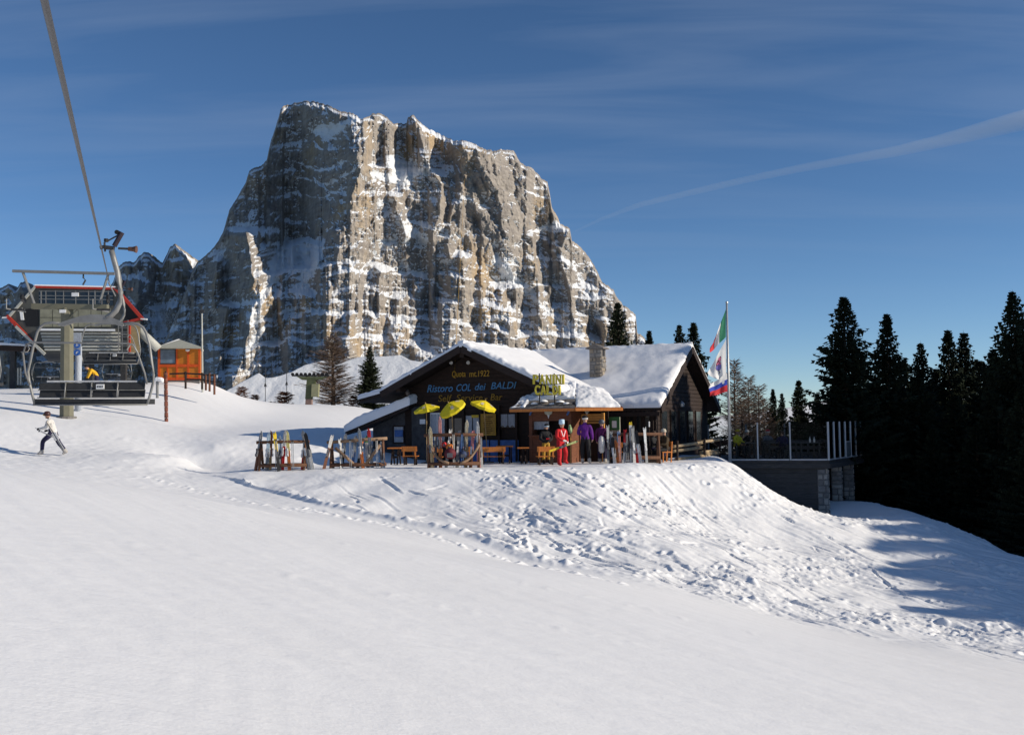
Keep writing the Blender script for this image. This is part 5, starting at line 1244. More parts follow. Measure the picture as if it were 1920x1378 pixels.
for s_, sd in ((2.2, 6), (4.4, 7), (6.9, 8)): pillar(s_, True, sd)
m = MB(); m.hexa([Vector((q.x, q.y, zd-4.2)) for q in (B_-nbc*1.2, C_-nbc*1.2, C_-nbc*1.3, B_-nbc*1.3)] + [Vector((q.x, q.y, zd-.2)) for q in (B_-nbc*1.2, C_-nbc*1.2, C_-nbc*1.3, B_-nbc*1.3)]); m.build('back_wall', DKW, dk)
gm = bpy.data.materials.new('clear_glass'); gm.use_nodes = True; N, L = nodes(gm); N.clear()
tr = N.new('ShaderNodeBsdfTransparent'); tr.inputs[0].default_value = (0.90, 0.92, 0.92, 1); gs = N.new('ShaderNodeBsdfGlossy'); gs.inputs['Roughness'].default_value = .02; fz = N.new('ShaderNodeFresnel'); fz.inputs[0].default_value = 1.10
ms = N.new('ShaderNodeMixShader'); ou = N.new('ShaderNodeOutputMaterial'); L.new(fz.outputs[0], ms.inputs[0]); L.new(tr.outputs[0], ms.inputs[1]); L.new(gs.outputs[0], ms.inputs[2]); L.new(ms.outputs[0], ou.inputs[0])
PALE = mat('pale_grey_aluminium', (0.50, 0.51, 0.52), .45, metal=.15, var=.1)
ws = thing('glass_windscreen', 'glass windscreen with pale aluminium posts around the sun terrace', 'windscreen', B_)
zt_ = 1.70
fpos = [A_+ab*((A_.x*0)+s) for s in (0.1, L_ab*.30, L_ab*.625, L_ab)]
spos = [B_+bc*(L_bc*(k/7.0)) for k in range(1, 8)]
allp = fpos+spos
for k, q in enumerate(allp):
    m = MB(); wd = .075 if k == 3 else .055; m.bar(q, q+ZD*zt_, wd, wd, up=(0,1,0)); m.build('post', PALE, ws)
for a, b in zip(allp[:-1], allp[1:]):
    d_ = (b-a).normalized(); m = MB(); m.bar(a+d_*.05+ZD*.03, b-d_*.05+ZD*.03, .05, .06); m.build('bottom_rail', PALE, ws)
    m = MB(); m.bar(a+d_*.045+ZD*.86, b-d_*.045+ZD*.86, .012, 1.6); m.build('pane', gm, ws)
m = MB(); m.bar(spos[2]+ZD*.75, spos[3]+ZD*.75, .05, .05); m.build('gate_rail', PALE, ws)
m = MB(); m.bar(spos[2]+bc*.05+ZD*.4, spos[3]-bc*.05+ZD*.4, .03, .62); m.build('gate_panel', mat('mesh_grey', (.16, .17, .17), .7), ws)
# second, further windscreen and board rail on the hut side of the terrace
ws2 = thing('glass_windscreen', 'dim far windscreen with grey posts at the back of the sun terrace', 'windscreen', D_)
for k in range(5):
    q = D_.lerp(C_, k/4); m = MB(); m.bar(q, q+ZD*1.6, .06, .06, up=(0,1,0)); m.build('post', mat('dim_steel', (.16, .18, .2), .6), ws2)
for k in range(4):
    a, b = D_.lerp(C_, k/4), D_.lerp(C_, (k+1)/4); d_ = (b-a).normalized(); m = MB(); m.bar(a+d_*.05+ZD*.8, b-d_*.05+ZD*.8, .012, 1.5); m.build('pane', gm, ws2)
br = thing('board_rail', 'low dark board rail across the middle of the sun terrace', 'railing', P(1520, 862, 49.5))
for y_ in (828, 839, 850):
    m = MB(); m.bar(P(1430, y_, 49.5), P(1552, y_, 49.5), .05, .16); m.build('board', DKW, br)
for px in (1432, 1475, 1515, 1550):
    a = P(px, 826, 49.45); m = MB(); m.bar((a.x, a.y, zd), a, .08, .08, up=(0,1,0)); m.build('post', DKW, br)

# ------------------------------------------------------------------ log fence
lf = thing('log_fence', 'pale peeled log fence between the chairs and the flagpole', 'fence', P(1305, 860, 43))
LOG = mat('peeled_log', (0.40, 0.30, 0.18), .7, var=.3, scale=5, stretch=(1, 1, 1), bump=.3)
for a, b, d0, d1 in (((1262,837.5),(1318,829.5),42,44),((1262,846),(1318,838.5),42,44),((1267,861),(1330,854),42,44.3),((1313,829),(1352,823.5),44,46),((1313,853),(1350,848.5),44,46),((1313,848),(1346,844.5),44.1,46)):
    m = MB(); m.tube([P(*a, d0), P(*b, d1)], .068, 9); m.build('log', LOG, lf, smooth=True)
for px, y0_, y1_, d in ((1270, 826, 864, 41.9), (1321, 822, 863, 43.9), (1350, 822, 856, 45.9)):
    b0 = P(px, y1_, d); m = MB(); m.tube([(b0.x, b0.y, H(b0.x, b0.y)-.2), P(px, y0_, d)], .05, 8); m.build('post', BROWNW, lf)
m = MB(); m.bar(P(1366,829,46), P(1340,829,46.5), .05, .12); m.build('board', BROWNW, lf)

# ------------------------------------------------------------------ flags
fb = P(1369, 868, 43.2); ft = P(1362.6, 569, 43.2); fgz = H(fb.x, fb.y)
fp = thing('flagpole', 'tall steel flagpole at the corner of the terrace', 'flagpole', (fb.x, fb.y, fgz))
m = MB(); m.tube([(fb.x, fb.y, fgz-.4), ft], [.075, .04], 10); m.build('pole', STEEL, fp, smooth=True); m = MB(); m.lathe(ft, [(.02, -.02), (.06, .02), (.05, .07), (.01, .10)], 10); m.build('finial', STEEL, fp)
FG = mat('flag_green', (0.02, 0.16, 0.09), .8, var=.12); FWt = mat('flag_white', (0.66, 0.66, 0.66), .8, var=.05); FR = mat('flag_red', (0.50, 0.03, 0.04), .8, var=.1); FB = mat('flag_blue', (0.03, 0.06, 0.36), .8, var=.1)
PINK = mat('emblem_pink', (0.62, 0.16, 0.28), .8, var=.1); VIO = mat('emblem_violet', (0.16, 0.14, 0.42), .8, var=.1); INK = mat('emblem_black', (0.015, 0.015, 0.02), .8)
def flag(name, label, corners, pick, mats_, seed, amp=.08, dth=.4):
    tl, bl, br_, tr_ = corners                       # hoist top, hoist bottom, fly bottom, fly top (pixels)
    nn, mm = 60, 44; t = thing(name, label, 'flag', P(*tl, 43.2))
    V_ = []; F_ = []; M_ = []
    for i in range(nn+1):
        for j in range(mm+1):
            s, r = i/nn, j/mm
            px = (tl[0]*(1-s)+tr_[0]*s)*(1-r)+(bl[0]*(1-s)+br_[0]*s)*r; py = (tl[1]*(1-s)+tr_[1]*s)*(1-r)+(bl[1]*(1-s)+br_[1]*s)*r
            dd = 43.2 - .06 + amp*math.sin(s*7+r*2.5+seed)*s + .5*amp*math.sin(s*13-r*4+seed*2)*s - dth*s*.3
            V_.append(P(px + 1.5*math.sin(r*6+seed)*s, py + 1.2*math.sin(s*9+seed)*s, dd))
    for i in range(nn):
        for j in range(mm):
            F_.append((i*(mm+1)+j, (i+1)*(mm+1)+j, (i+1)*(mm+1)+j+1, i*(mm+1)+j+1)); M_.append(pick((i+.5)/nn, (j+.5)/mm))
    mb = MB(); mb.v = V_; mb.f = F_; mb.m = M_
    mb.build('cloth', mats_, t, smooth=True); return t
flag('flag', 'green white red flag drooping from the top of the flagpole', ((1361,580),(1361,632),(1330,662),(1337,640)), lambda s, r: 0 if s < .42 else (1 if s < .72 else 2), [FG, FWt, FR], 1)
def emblem(s, r):
    x, y = (s-.45)*1.0, (r-.42)*1.25
    hx, hy = x+.02, y+.14
    if hx*hx/.022+hy*hy/.022 < 1:
        q = hx*hx/.022+hy*hy/.022
        if q > .68: return 3
        if (hx-.03)**2+(hy+.01)**2 < .0035: return 3
        return 1
    bx, by = x-.02, y-.09
    q = (bx*.9+by*.25)**2/.02+(by-bx*.2)**2/.055
    if q < 1: return 3 if q > .78 else (1 if bx < -.05 and by < 0 else 2)
    if abs(x-.06) < .02 and .28 < y < .42: return 3
    if abs(y-.42) < .02 and abs(x-.06) < .07: return 3
    return 0
flag('flag', 'white flag with round pink and violet bird emblem, middle of the flagpole', ((1361.5,636),(1361.5,706),(1341,712),(1325,700)), emblem, [FWt, PINK, VIO, INK], 2)
def slov(s, r):
    if (s-.28)**2*1.6+(r-.30)**2 < .012: return 2 if r > .32 else 1
    return 0 if r < .30 else (1 if r < .62 else 2)
flag('flag', 'white blue red flag hanging lowest on the flagpole', ((1363,699),(1364,734),(1330,744),(1331,722)), lambda s, r: (0 if ((s-.22)**2*2+(r-.4)**2 < .010) else (0 if r < .34 else (1 if r < .64 else 2))), [FWt, FB, FR], 3)

# ------------------------------------------------------------------ ski racks
RK = mat('rack_log', (0.13, 0.062, 0.035), .8, var=.35, scale=5, bump=.4, stretch=(5, 1, 1)); RKL = mat('rack_log_pale', (0.25, 0.16, 0.10), .8, var=.35, scale=5, bump=.4)
def gp(px, py, d): q = P(px, py, d); return Vector((q.x, q.y, H(q.x, q.y)))
def rack(label, x0, x1, yt0, yt1, yb, d, pale=False, kind=0):
    t = thing('ski_rack', label, 'ski rack', gp((x0+x1)/2, yb, d), group='log ski racks on the terrace edge')
    a, b = P(x0, yt0, d), P(x1, yt1, d)
    m = MB(); m.tube([a-Vector((.1,0,0)), a.lerp(b,.5)+ZD*.01, b+Vector((.08,0,0))], .062, 8); m.build('top_log', RKL if pale else RK, t, smooth=True)
    for k, f in enumerate((.04, .96)):
        c = a.lerp(b, f)
        for sy in (-.32, .34):
            g = Vector((c.x, c.y+sy, H(c.x, c.y+sy)-.1)); m = MB(); m.tube([g, c], .05, 7); m.build('leg', RK, t, smooth=True)
    la, lb = P(x0+2, yb-7, d-.3), P(x1-1, yb-8, d-.3)
    for dy in (0, .55):
        m = MB(); m.tube([la+Vector((0,dy,0)), lb+Vector((0,dy,0))], .065, 8); m.build('bottom_log', RK, t, smooth=True)
    if kind == 1:
        for p_, q_ in ((.12, .42), (.92, .66)):
            m = MB(); m.tube([a.lerp(b,p_)-ZD*.22-Vector((0,.2,0)), la.lerp(lb,q_)+ZD*.04], .06, 7); m.build('brace', RKL, t, smooth=True)
    if kind == 2:
        for p_, q_ in ((.03, .40), (.97, .62)):
            m = MB(); pts = []
            for s in range(6):
                f = s/5; w0 = a.lerp(b, p_)-ZD*.35; w1 = la.lerp(lb, q_)+ZD*.03; q = w0.lerp(w1, f); q.z -= .16*math.sin(math.pi*f); pts.append(q-Vector((0,.15,0)))
            m.tube(pts, .05, 7); m.build('brace', RKL, t, smooth=True)
    return t
rack('leftmost log ski rack, standing alone on the snow', 486, 576, 829.5, 828, 880, 38)
rack('log ski rack with pale diagonal braces, second from the left', 618, 722, 829.5, 822, 879, 38.3, True, 1)
rack('wide log ski rack with curved braces in front of the yellow parasols', 800, 902, 816, 815, 877, 37.6, False, 2)
rack('dark ski rail holding many skis right of the kiosk door', 1140, 1238, 815, 814, 866, 40.2)

SKC = {}
def skm(c):
    k = tuple(c)
    if k not in SKC: SKC[k] = mat('ski_%d' % len(SKC), c, .5, var=.3, scale=9, spec=.25)
    return SKC[k]
BINDM = mat('binding_grey', (0.10, 0.10, 0.11), .5, var=.4, scale=30); BINDL = mat('binding_pale', (0.55, 0.55, 0.56), .5, var=.3, scale=30)
SKMESH = {}
def ski_mesh(c1, c2, split, Lk):
    key = (c1, c2, split, Lk)
    if key in SKMESH: return SKMESH[key]
    def strip(f0, f1):
        mb = MB(); n = 9; sec = []
        for i in range(n+1):
            f = f0+(f1-f0)*i/n; z = f*Lk
            wd = .029 + .012*abs(f-.45)/.5 if f < .93 else .041*(1-((f-.93)/.07)**2*.85)
            y = .0 if f < .88 else -.085*((f-.88)/.12)**2
            sec += [(-wd, y-.007, z), (wd, y-.007, z), (wd, y+.007, z), (-wd, y+.007, z)]
        fs = []
        for i in range(n):
            for k in range(4): fs.append((i*4+k, i*4+(k+1) % 4, (i+1)*4+(k+1) % 4, (i+1)*4+k))
        fs += [(0,1,2,3), (n*4+3, n*4+2, n*4+1, n*4)]
        mb.add(sec, fs); return mb
    mb = strip(0, split); k0 = len(mb.f); m2 = strip(split, 1.0); o = len(mb.v); mb.v += m2.v; mb.f += [[q+o for q in f] for f in m2.f]; mb.m = [0]*k0 + [1]*(len(mb.f)-k0)
    me = bpy.data.meshes.new('ski'); me.from_pydata(mb.v, [], mb.f); me.materials.append(skm(c1)); me.materials.append(skm(c2)); me.polygons.foreach_set('material_index', mb.m)
    SKMESH[key] = me; return me
BME = {}
def bind_mesh(Lk, pale):
    if (Lk, pale) in BME: return BME[(Lk, pale)]
    mb = MB(); mb.box((0, .032, Lk*.46), (.075, .05, .30)); mb.box((0, .055, Lk*.40), (.07, .06, .09)); mb.box((0, .05, Lk*.53), (.075, .05, .07))
    me = bpy.data.meshes.new('binding'); me.from_pydata(mb.v, [], mb.f); me.materials.append(BINDL if pale else BINDM); BME[(Lk, pale)] = me; return me
def skis(label, top, bot, d, c1, c2, split=.5, pale=False, spin=0.0, group='skis leaning on the racks', ground=True, lean=.22):
    b = P(bot[0], bot[1], d-.25)
    if ground: b.z = H(b.x, b.y)-.03
    tpt = P(top[0], top[1], d+lean-.25+.12)
    dv_ = tpt-b; Lk = round(max(1.0, dv_.length), 1)
    t = thing('skis', label, 'skis', b, group=group)
    z = dv_.normalized(); x = Vector((1, 0, 0)); x = (x - z*x.dot(z)).normalized(); y = z.cross(x)
    M = Matrix((x, y, z)).transposed() @ Matrix.Rotation(spin, 3, 'Z')
    t.rotation_euler = M.to_euler(); s = dv_.length/Lk; t.scale = (1, 1, s)
    for k, sg in enumerate((-1, 1)):
        o = bpy.data.objects.new('ski', ski_mesh(tuple(c1), tuple(c2), split, Lk)); col.objects.link(o); o.parent = t
        o.location = (sg*.024, sg*.016, 0); o.rotation_euler = (R(1.2)*sg, R(1.4)*sg, math.pi if sg < 0 else 0)
        bb = bpy.data.objects.new('binding', bind_mesh(Lk, pale)); col.objects.link(bb); bb.parent = o
    return t
cW, cS, cB, cR, cY, cO, cG, cBl, cT, cP, cD = (.50,.49,.47), (.27,.28,.29), (.02,.02,.022), (.50,.03,.03), (.70,.50,.03), (.62,.20,.06), (.22,.23,.24), (.10,.18,.36), (.42,.30,.16), (.62,.30,.26), (.16,.07,.04)
G1 = 'skis leaning on the leftmost rack'; G2_ = 'skis leaning on the second rack'; G3 = 'skis leaning on the wide rack'; G4 = 'skis leaning on the rail right of the kiosk'
SK = [
 (G1, 38, 'silver and brown skis leaning outside the left end of the leftmost rack', (490,808), (479,880), cD, cS, .55, 0),
 (G1, 38, 'pale blue grey skis just inside the left end of the leftmost rack', (503,811), (500,872), cG, (.45,.55,.62), .5, 1),
 (G1, 38.1, 'dark brown skis beside the pale blue ones on the leftmost rack', (508,808), (506,872), cT, cD, .35, 1),
 (G1, 37.8, 'yellow and black skis in the middle of the leftmost rack', (512.5,811), (523,883), cB, cY, .52, 0),
 (G1, 38, 'thin grey blue skis right of the yellow and black pair', (523,818), (527,868), cG, (.35,.42,.5), .4, 0),
 (G1, 38, 'red and white skis right of centre on the leftmost rack', (534,807), (529,868), cR, cW, .6, 1),
 (G1, 38, 'yellow tipped orange skis next to the red and white pair', (537,808), (543,869), cO, (.72,.62,.25), .5, 1),
 (G1, 38, 'dark silver skis crossing at the right end of the leftmost rack', (566,808), (580,878), cS, cG, .5, 1),
 (G1, 37.9, 'bright white skis leaning outward at the right end of the leftmost rack', (571,812), (587,878), cW, cB, .55, 0),
 (G1, 38.1, 'red and white skis tucked behind the right post of the leftmost rack', (572,815), (567,874), cR, cW, .45, 1),
 (G2_, 38.1, 'white tipped brown skis leaning outside the left end of the second rack', (621.5,815), (607,881), cD, cW, .62, 0),
 (G2_, 38.2, 'plain white skis near the left brace of the second rack', (635,822), (641,870), cW, cW, .5, 0),
 (G2_, 38.4, 'dark grey skis leaning left on the second rack', (647,813), (640,868), cB, cG, .5, 1),
 (G2_, 38.4, 'blue grey skis left of the middle of the second rack', (666,817), (660,868), cBl, cG, .5, 1),
 (G2_, 38.2, 'tall silver skis with orange tails in the middle of the second rack', (672,804), (681,872), cO, cS, .42, 1),
 (G2_, 38.2, 'red tipped grey skis right of the middle of the second rack', (690,804), (698,878), cG, cR, .78, 0),
 (G2_, 38.5, 'short green topped white skis beside the red tipped pair', (686,818), (690,868), cW, (.05,.25,.08), .8, 1),
 (G2_, 38.2, 'white skis at the right end of the second rack', (713,829), (719,873), cW, cW, .5, 0),
 (G2_, 38.4, 'orange and black skis in the crowded middle of the second rack', (678,822), (670,870), cB, cO, .5, 1),
 (G3, 37.5, 'natural wood coloured skis at the left post of the wide rack', (805,801), (811,868), cT, (.58,.48,.30), .5, 0),
 (G3, 37.7, 'tall salmon orange skis under the tilted yellow parasol', (823.5,782), (826,869), cO, cP, .4, 0),
 (G3, 37.7, 'white skis with curled tips left of the middle of the wide rack', (843,804), (836,868), cW, cW, .5, 1),
 (G3, 37.7, 'silver skis in the middle of the wide rack', (860,807), (857,866), cG, cS, .5, 1),
 (G3, 37.7, 'tall cream skis right of the middle of the wide rack', (874,788), (873,868), cT, (.66,.55,.36), .5, 0),
 (G3, 37.7, 'dark red and white skis left of the tall red and white pair', (886,807), (882,866), cD, (.5,.2,.2), .5, 1),
 (G3, 37.6, 'tall red and white skis at the right end of the wide rack', (894,791), (898,868), (.66,.25,.28), cW, .45, 0),
 (G3, 37.8, 'short pale grey skis outside the right post of the wide rack', (899,819), (903,868), cW, cS, .5, 0),
 (G3, 37.8, 'short blue skis beside the natural wood pair', (815,814), (817,867), cBl, cG, .5, 0),
 (G4, 40.0, 'grey skis leftmost on the rail right of the kiosk', (1137,797), (1141,867), cG, cS, .5, 0),
 (G4, 40.1, 'dark skis second on the rail right of the kiosk', (1144,808), (1147,866), cB, cG, .5, 0),
 (G4, 39.8, 'black and white skis leaning low near the left of the rail', (1147,819), (1153,869), cW, cB, .4, 1),
 (G4, 40.0, 'blue silver skis left of the middle of the rail', (1158,808), (1164,868), cW, (.35,.42,.55), .45, 1),
 (G4, 39.9, 'short orange skis beside the blue silver pair', (1152,826), (1158,868), cO, cO, .5, 0),
 (G4, 39.9, 'white and red skis standing upright at the middle of the rail', (1170,805), (1170,869), cW, cR, .62, 0),
 (G4, 39.9, 'tallest skis on the rail, white with yellow tips', (1180,791), (1184,868), cW, cY, .92, 0),
 (G4, 39.8, 'white and grey skis right beside the tallest pair', (1184,799), (1190,870), cW, cG, .5, 1),
 (G4, 40.0, 'grey and red skis right of the middle of the rail', (1188,811), (1195,869), cR, cG, .5, 1),
 (G4, 39.8, 'white skis with black tips second from the right on the rail', (1191,807), (1202,870), cW, cB, .6, 1),
 (G4, 39.8, 'silver and black skis rightmost on the rail', (1206,801), (1213,870), cS, (.55,.57,.58), .5, 1)]
for g, d, lb, tp_, bt, c1, c2, sp, pl_ in SK: skis(lb, tp_, bt, d, c1, c2, sp, bool(pl_), random.uniform(-.5, .5), g)
# ski poles hung on the racks
def poles(label, px, yt, yb, d, c, g):
    t = thing('ski_poles', label, 'ski poles', gp(px, yb, d-.3), group=g)
    for k in (0, 1):
        a = gp(px+k*3, yb, d-.35); b = P(px+k*2.4-1, yt, d-.12); m = MB(); m.tube([a, b], .011, 6); s_ = m.build('pole', skm(c), t); m = MB(); m.tube([b-ZD*.10, b+ZD*.02], .02, 6); m.build('grip', BLACK, s_); m = MB(); q = a.lerp(b, .07); m.tube([q, q+ZD*.012], .045, 8); m.build('basket', BLACK, s_)
GPp = 'ski poles hung on the racks'
for lb, px, yt, yb, d, c in (('silver ski poles in the leftmost rack, left half', 517, 824, 872, 37.9, cS), ('dark ski poles in the leftmost rack, right half', 548, 826, 872, 37.9, cG), ('silver ski poles in the second rack', 656, 824, 872, 38.2, cS), ('white ski poles in the second rack, far right', 706, 824, 872, 38.2, cW),
                            ('white ski poles left of the middle of the wide rack', 850, 812, 870, 37.6, cW), ('blue ski poles right of the middle of the wide rack', 866, 812, 870, 37.6, cBl), ('silver ski poles in the middle of the rail by the kiosk', 1175, 812, 868, 39.9, cS), ('orange ski poles at the left of the rail by the kiosk', 1161, 815, 868, 39.8, cO)):
    poles(lb, px, yt, yb, d, c, GPp)
# bags hung on the wide rack
for lb, px, py, d, c, s in (('round maroon backpack hanging in the wide ski rack', 844, 850, 37.3, (.10,.012,.02), 1.0), ('bright orange bag above the maroon backpack', 843, 838, 37.5, (.70,.20,.03), .62), ('dark blue bag on the right of the wide ski rack', 868, 852, 37.4, (.03,.045,.10), .7), ('red bag peeking over the maroon backpack', 833, 833, 37.6, (.5,.03,.03), .45)):
    q = P(px, py, d); t = thing('backpack', lb, 'backpack', q, group='bags on the wide ski rack'); m = MB(); m.lathe(q-ZD*.2*s, [(.10*s, 0), (.19*s, .06*s), (.22*s, .2*s), (.17*s, .34*s), (.06*s, .40*s)], 12); m.build('bag', mat('bag_%s' % lb.split()[1], c, .7, var=.25, bump=.4, bscale=12), t, smooth=True)
    m = MB(); m.tube([q+Vector((-.08*s,-.1*s,.2*s)), q+Vector((0,-.06*s,.32*s)), q+Vector((.08*s,-.1*s,.2*s))], .014, 6); m.build('strap', BLACK, t)
    m = MB(); m.box(q+Vector((0,-.2*s,-.06*s)), (.2*s, .06*s, .16*s)); m.build('pocket', BINDM, t)

# ------------------------------------------------------------------ benches, tables, parasols
def bench(label, px0, px1, yb_top, d, rz=0.0, H_=.80, seat=True, group='orange benches on the terrace'):
    q0, q1 = P(px0, 850, d), P(px1, 850, d); c = (q0+q1)/2; wd = (q1-q0).length; gz = H(c.x, c.y); tz = P((px0+px1)/2, yb_top, d).z-gz
    t = thing('bench', label, 'bench', (c.x, c.y, gz), rz, group)
    def lb(nm, cx, cy, cz, sx, sy, sz, rot=None, m_=ORANGE): m = MB(); m.box((cx, cy, cz), (sx, sy, sz), rot); return m.build(nm, m_, t, local=True)
    tilt = Matrix.Rotation(R(10), 3, 'X')
    lb('backrest', 0, -.02, tz-.11, wd, .035, .20, tilt)
    for k in range(3): lb('seat_slat', 0, .10+.13*k, tz-.40, wd, .11, .03)
    for sx in (-1, 1):
        lb('arm_post', sx*(wd/2-.08), -.0, tz-.25, .06, .05, .46, tilt); lb('leg', sx*(wd/2-.1), .02, (tz-.42)/2, .06, .06, tz-.42, None, BROWNW); lb('leg', sx*(wd/2-.1), .38, (tz-.42)/2, .06, .06, tz-.42, None, BROWNW)
    return t
def table(label, px0, px1, yt, d, group='wooden tables on the terrace', rz=0.0):
    q0, q1 = P(px0, yt, d), P(px1, yt, d); c = (q0+q1)/2; wd = (q1-q0).length; gz = H(c.x, c.y); tz = c.z-gz
    t = thing('table', label, 'table', (c.x, c.y, gz), rz, group)
    for k in range(4): m = MB(); m.box((0, -.26+.175*k, tz), (wd, .16, .045)); m.build('top_board', ORANGE, t, local=True)
    for sx in (-1, 1):
        m = MB(); m.bar((sx*(wd/2-.15), -.3, 0), (sx*(wd/2-.15), .22, tz-.03), .06, .06); m.build('leg', BROWNW, t, local=True); m = MB(); m.bar((sx*(wd/2-.15)+.07, .3, 0), (sx*(wd/2-.15)+.07, -.22, tz-.03), .06, .06); m.build('leg', BROWNW, t, local=True)
    m = MB(); m.bar((-wd/2+.15, 0, tz*.45), (wd/2-.15, 0, tz*.45), .05, .08); m.build('stretcher', BROWNW, t, local=True)
    return t
bench('short orange bench left of the wide ski rack, beside a table', 753, 782, 836.5, 40.6, R(-6))
table('orange table between the second ski rack and the short bench', 728, 753, 840, 41.2)
bench('orange bench half hidden behind the left of the wide ski rack', 808, 830, 838, 40.6)
bench('orange bench half hidden behind the right of the wide ski rack', 868, 884, 837, 41.2)
bench('long orange bench in front of the blue panels', 902, 948, 837.5, 40.8, R(4))
table('orange table at the right end of the long bench', 930, 962, 836.5, 41.6)
table('narrow orange table left of the kiosk corner', 970, 992, 839.5, 41.0)
bench('orange bench in front of the kiosk serving window', 1007, 1041, 836.5, 39.6, R(8))
bench('orange chair in the shade beside the ski rail', 1152, 1168, 829, 41.2, 0, group='orange chairs by the ski rail')
UMB = mat('yellow_canopy', (0.70, 0.56, 0.015), .7, var=.1, scale=3); LOGO = mat('faded_print', (0.55, 0.48, 0.33), .7, var=.2, scale=12)
def umbrella(label, apex, d, r, tx, ty, h, pole_to, rz=0.3):
    a = P(*apex, d); foot = gp(pole_to, 860, d)
    t = thing('parasol', label, 'parasol', foot, group='yellow parasols in front of the restaurant')
    M = Matrix.Rotation(R(ty), 3, 'Y') @ Matrix.Rotation(R(tx), 3, 'X')
    mb = MB(); n = 8; vs_ = [a]; fs = []; ringN = 3
    for j in range(1, ringN+1):
        f = j/ringN
        for k in range(n*2):
            ang = rz + math.pi*k/n; rr = r*f*(1.0 if k % 2 == 0 else .95); zz = -h*(f**1.25) + (0 if k % 2 == 0 else -.025*f)
            vs_.append(a + M @ Vector((rr*math.cos(ang), rr*math.sin(ang), zz)))
    for k in range(2*n):
        fs.append((0, 1+k, 1+(k+1) % (2*n)))
        for j in range(ringN-1): fs.append((1+j*2*n+k, 1+j*2*n+(k+1) % (2*n), 1+(j+1)*2*n+(k+1) % (2*n), 1+(j+1)*2*n+k))
    # valance
    base = 1+(ringN-1)*2*n; o = len(vs_)
    for k in range(2*n): vs_.append(vs_[base+k] + M @ Vector((0, 0, -.10)))
    for k in range(2*n): fs.append((base+k, base+(k+1) % (2*n), o+(k+1) % (2*n), o+k))
    mb.add(vs_, fs); cn = mb.build('canopy', UMB, t)
    hub = a + M @ Vector((0, 0, -h*.9))
    m = MB(); m.tube([foot-ZD*.05, hub, a + M @ Vector((0, 0, .06))], .022, 7); m.build('pole', mat('tan_pole', (0.33, 0.22, 0.10), .6), t)
    for k in range(n):
        ang = rz+2*math.pi*k/n; e_ = a + M @ Vector((r*.96*math.cos(ang), r*.96*math.sin(ang), -h-.015)); m = MB(); m.tube([hub, hub.lerp(e_, .5)+M @ Vector((0,0,.03)), e_], .008, 4); m.build('rib', STEEL, t)
    for k in (11, 15):
        ang = rz+math.pi*k/n; c = [a + M @ Vector((rr*math.cos(ang+q), rr*math.sin(ang+q), -h*((rr/r)**1.25)+.012-.02)) for rr, q in ((r*.45, -.22), (r*.45, .22), (r*.72, .15), (r*.72, -.15))]
        m = MB(); m.prism(c, M @ Vector((0, 0, .012))); m.build('printed_patch', LOGO, t)
    m = MB(); m.lathe(foot-ZD*.02, [(.25, 0), (.25, .06), (.06, .09)], 12); m.build('base', MORTAR, t)
umbrella('low yellow parasol, left one, tipped slightly to the left', (798, 757), 42.2, .54, 6, -10, .22, 800, .1)
umbrella('yellow parasol tilted steeply to the left, middle one', (841, 755), 41.6, .60, 20, -30, .28, 852, .5)
umbrella('yellow parasol tipped to the right, nearest the kiosk', (910, 751), 42.2, .56, 8, 20, .22, 915, .2)
# folded parasol by the kiosk, bucket
q = gp(1070, 866, 40.6); t = thing('folded_parasol', 'folded green and white parasol standing at the kiosk corner', 'parasol', q)
m = MB(); m.tube([q, P(1070, 808, 40.6)], .02, 6); m.build('pole', HONEY, t); m = MB(); m.tube([P(1071,812,40.6), P(1069,804,40.6), P(1068,796,40.6)], [.05, .08, .03], 8); m.build('folded_cloth', mat('pale_green_cloth', (.30, .42, .22), .8, var=.5, scale=9), t)
q = gp(1222, 866, 41); t = thing('crate', 'low dark wooden crate on the ground right of the ski rail', 'crate', q)
for k in range(3): m = MB(); m.box(q+Vector((0, -.2, .07+.1*k)), (.55, .03, .085)); m.build('slat', BROWNW, t)
for sx in (-1, 1): m = MB(); m.box(q+Vector((sx*.265, 0, .16)), (.03, .37, .30)); m.build('side', BROWNW, t)
m = MB(); m.box(q+Vector((0, 0, .02)), (.5, .36, .03)); m.build('bottom', BROWNW, t)
q = P(1217, 792, 41.2); g0 = gp(1219, 860, 41.2); t = thing('slim_post', 'slim post with white tip standing behind the rightmost skis', 'post', g0); m = MB(); m.tube([g0, q], .02, 6); m.build('post', BROWNW, t); m = MB(); m.tube([q-ZD*.18, q+ZD*.04], .028, 6); m.build('white_tip', WHITE, t)
# ------------------------------------------------------------------ people
SKIN = mat('skin', (0.46, 0.27, 0.19), .6, var=.08)
STD = dict(pelvis=(0,0,.95), spine=(0,0,1.13), chest=(0,0,1.33), neck=(0,0,1.49), headb=(0,-.01,1.565), headc=(0,-.015,1.64), headt=(0,-.01,1.715))
for s, n in ((1, 'L'), (-1, 'R')):
    STD.update({'sh'+n: (s*.185,0,1.41), 'el'+n: (s*.25,.03,1.14), 'wr'+n: (s*.255,-.08,.91), 'hd'+n: (s*.25,-.11,.85), 'hip'+n: (s*.095,0,.90), 'kn'+n: (s*.115,-.03,.50), 'an'+n: (s*.115,.0,.10), 'toe'+n: (s*.13,-.17,.05), 'heel'+n: (s*.115,.06,.05)})
RAD = dict(pelvis=(.175,.145), spine=(.175,.145), chest=(.185,.145), neck=(.062,.062), headb=(.075,.085), headc=(.086,.10), headt=(.055,.065), sh=(.096,.096), el=(.072,.072), wr=(.054,.054), hd=(.036,.026), hip=(.118,.118), kn=(.090,.090), an=(.080,.080), toe=(.052,.045), heel=(.055,.05))
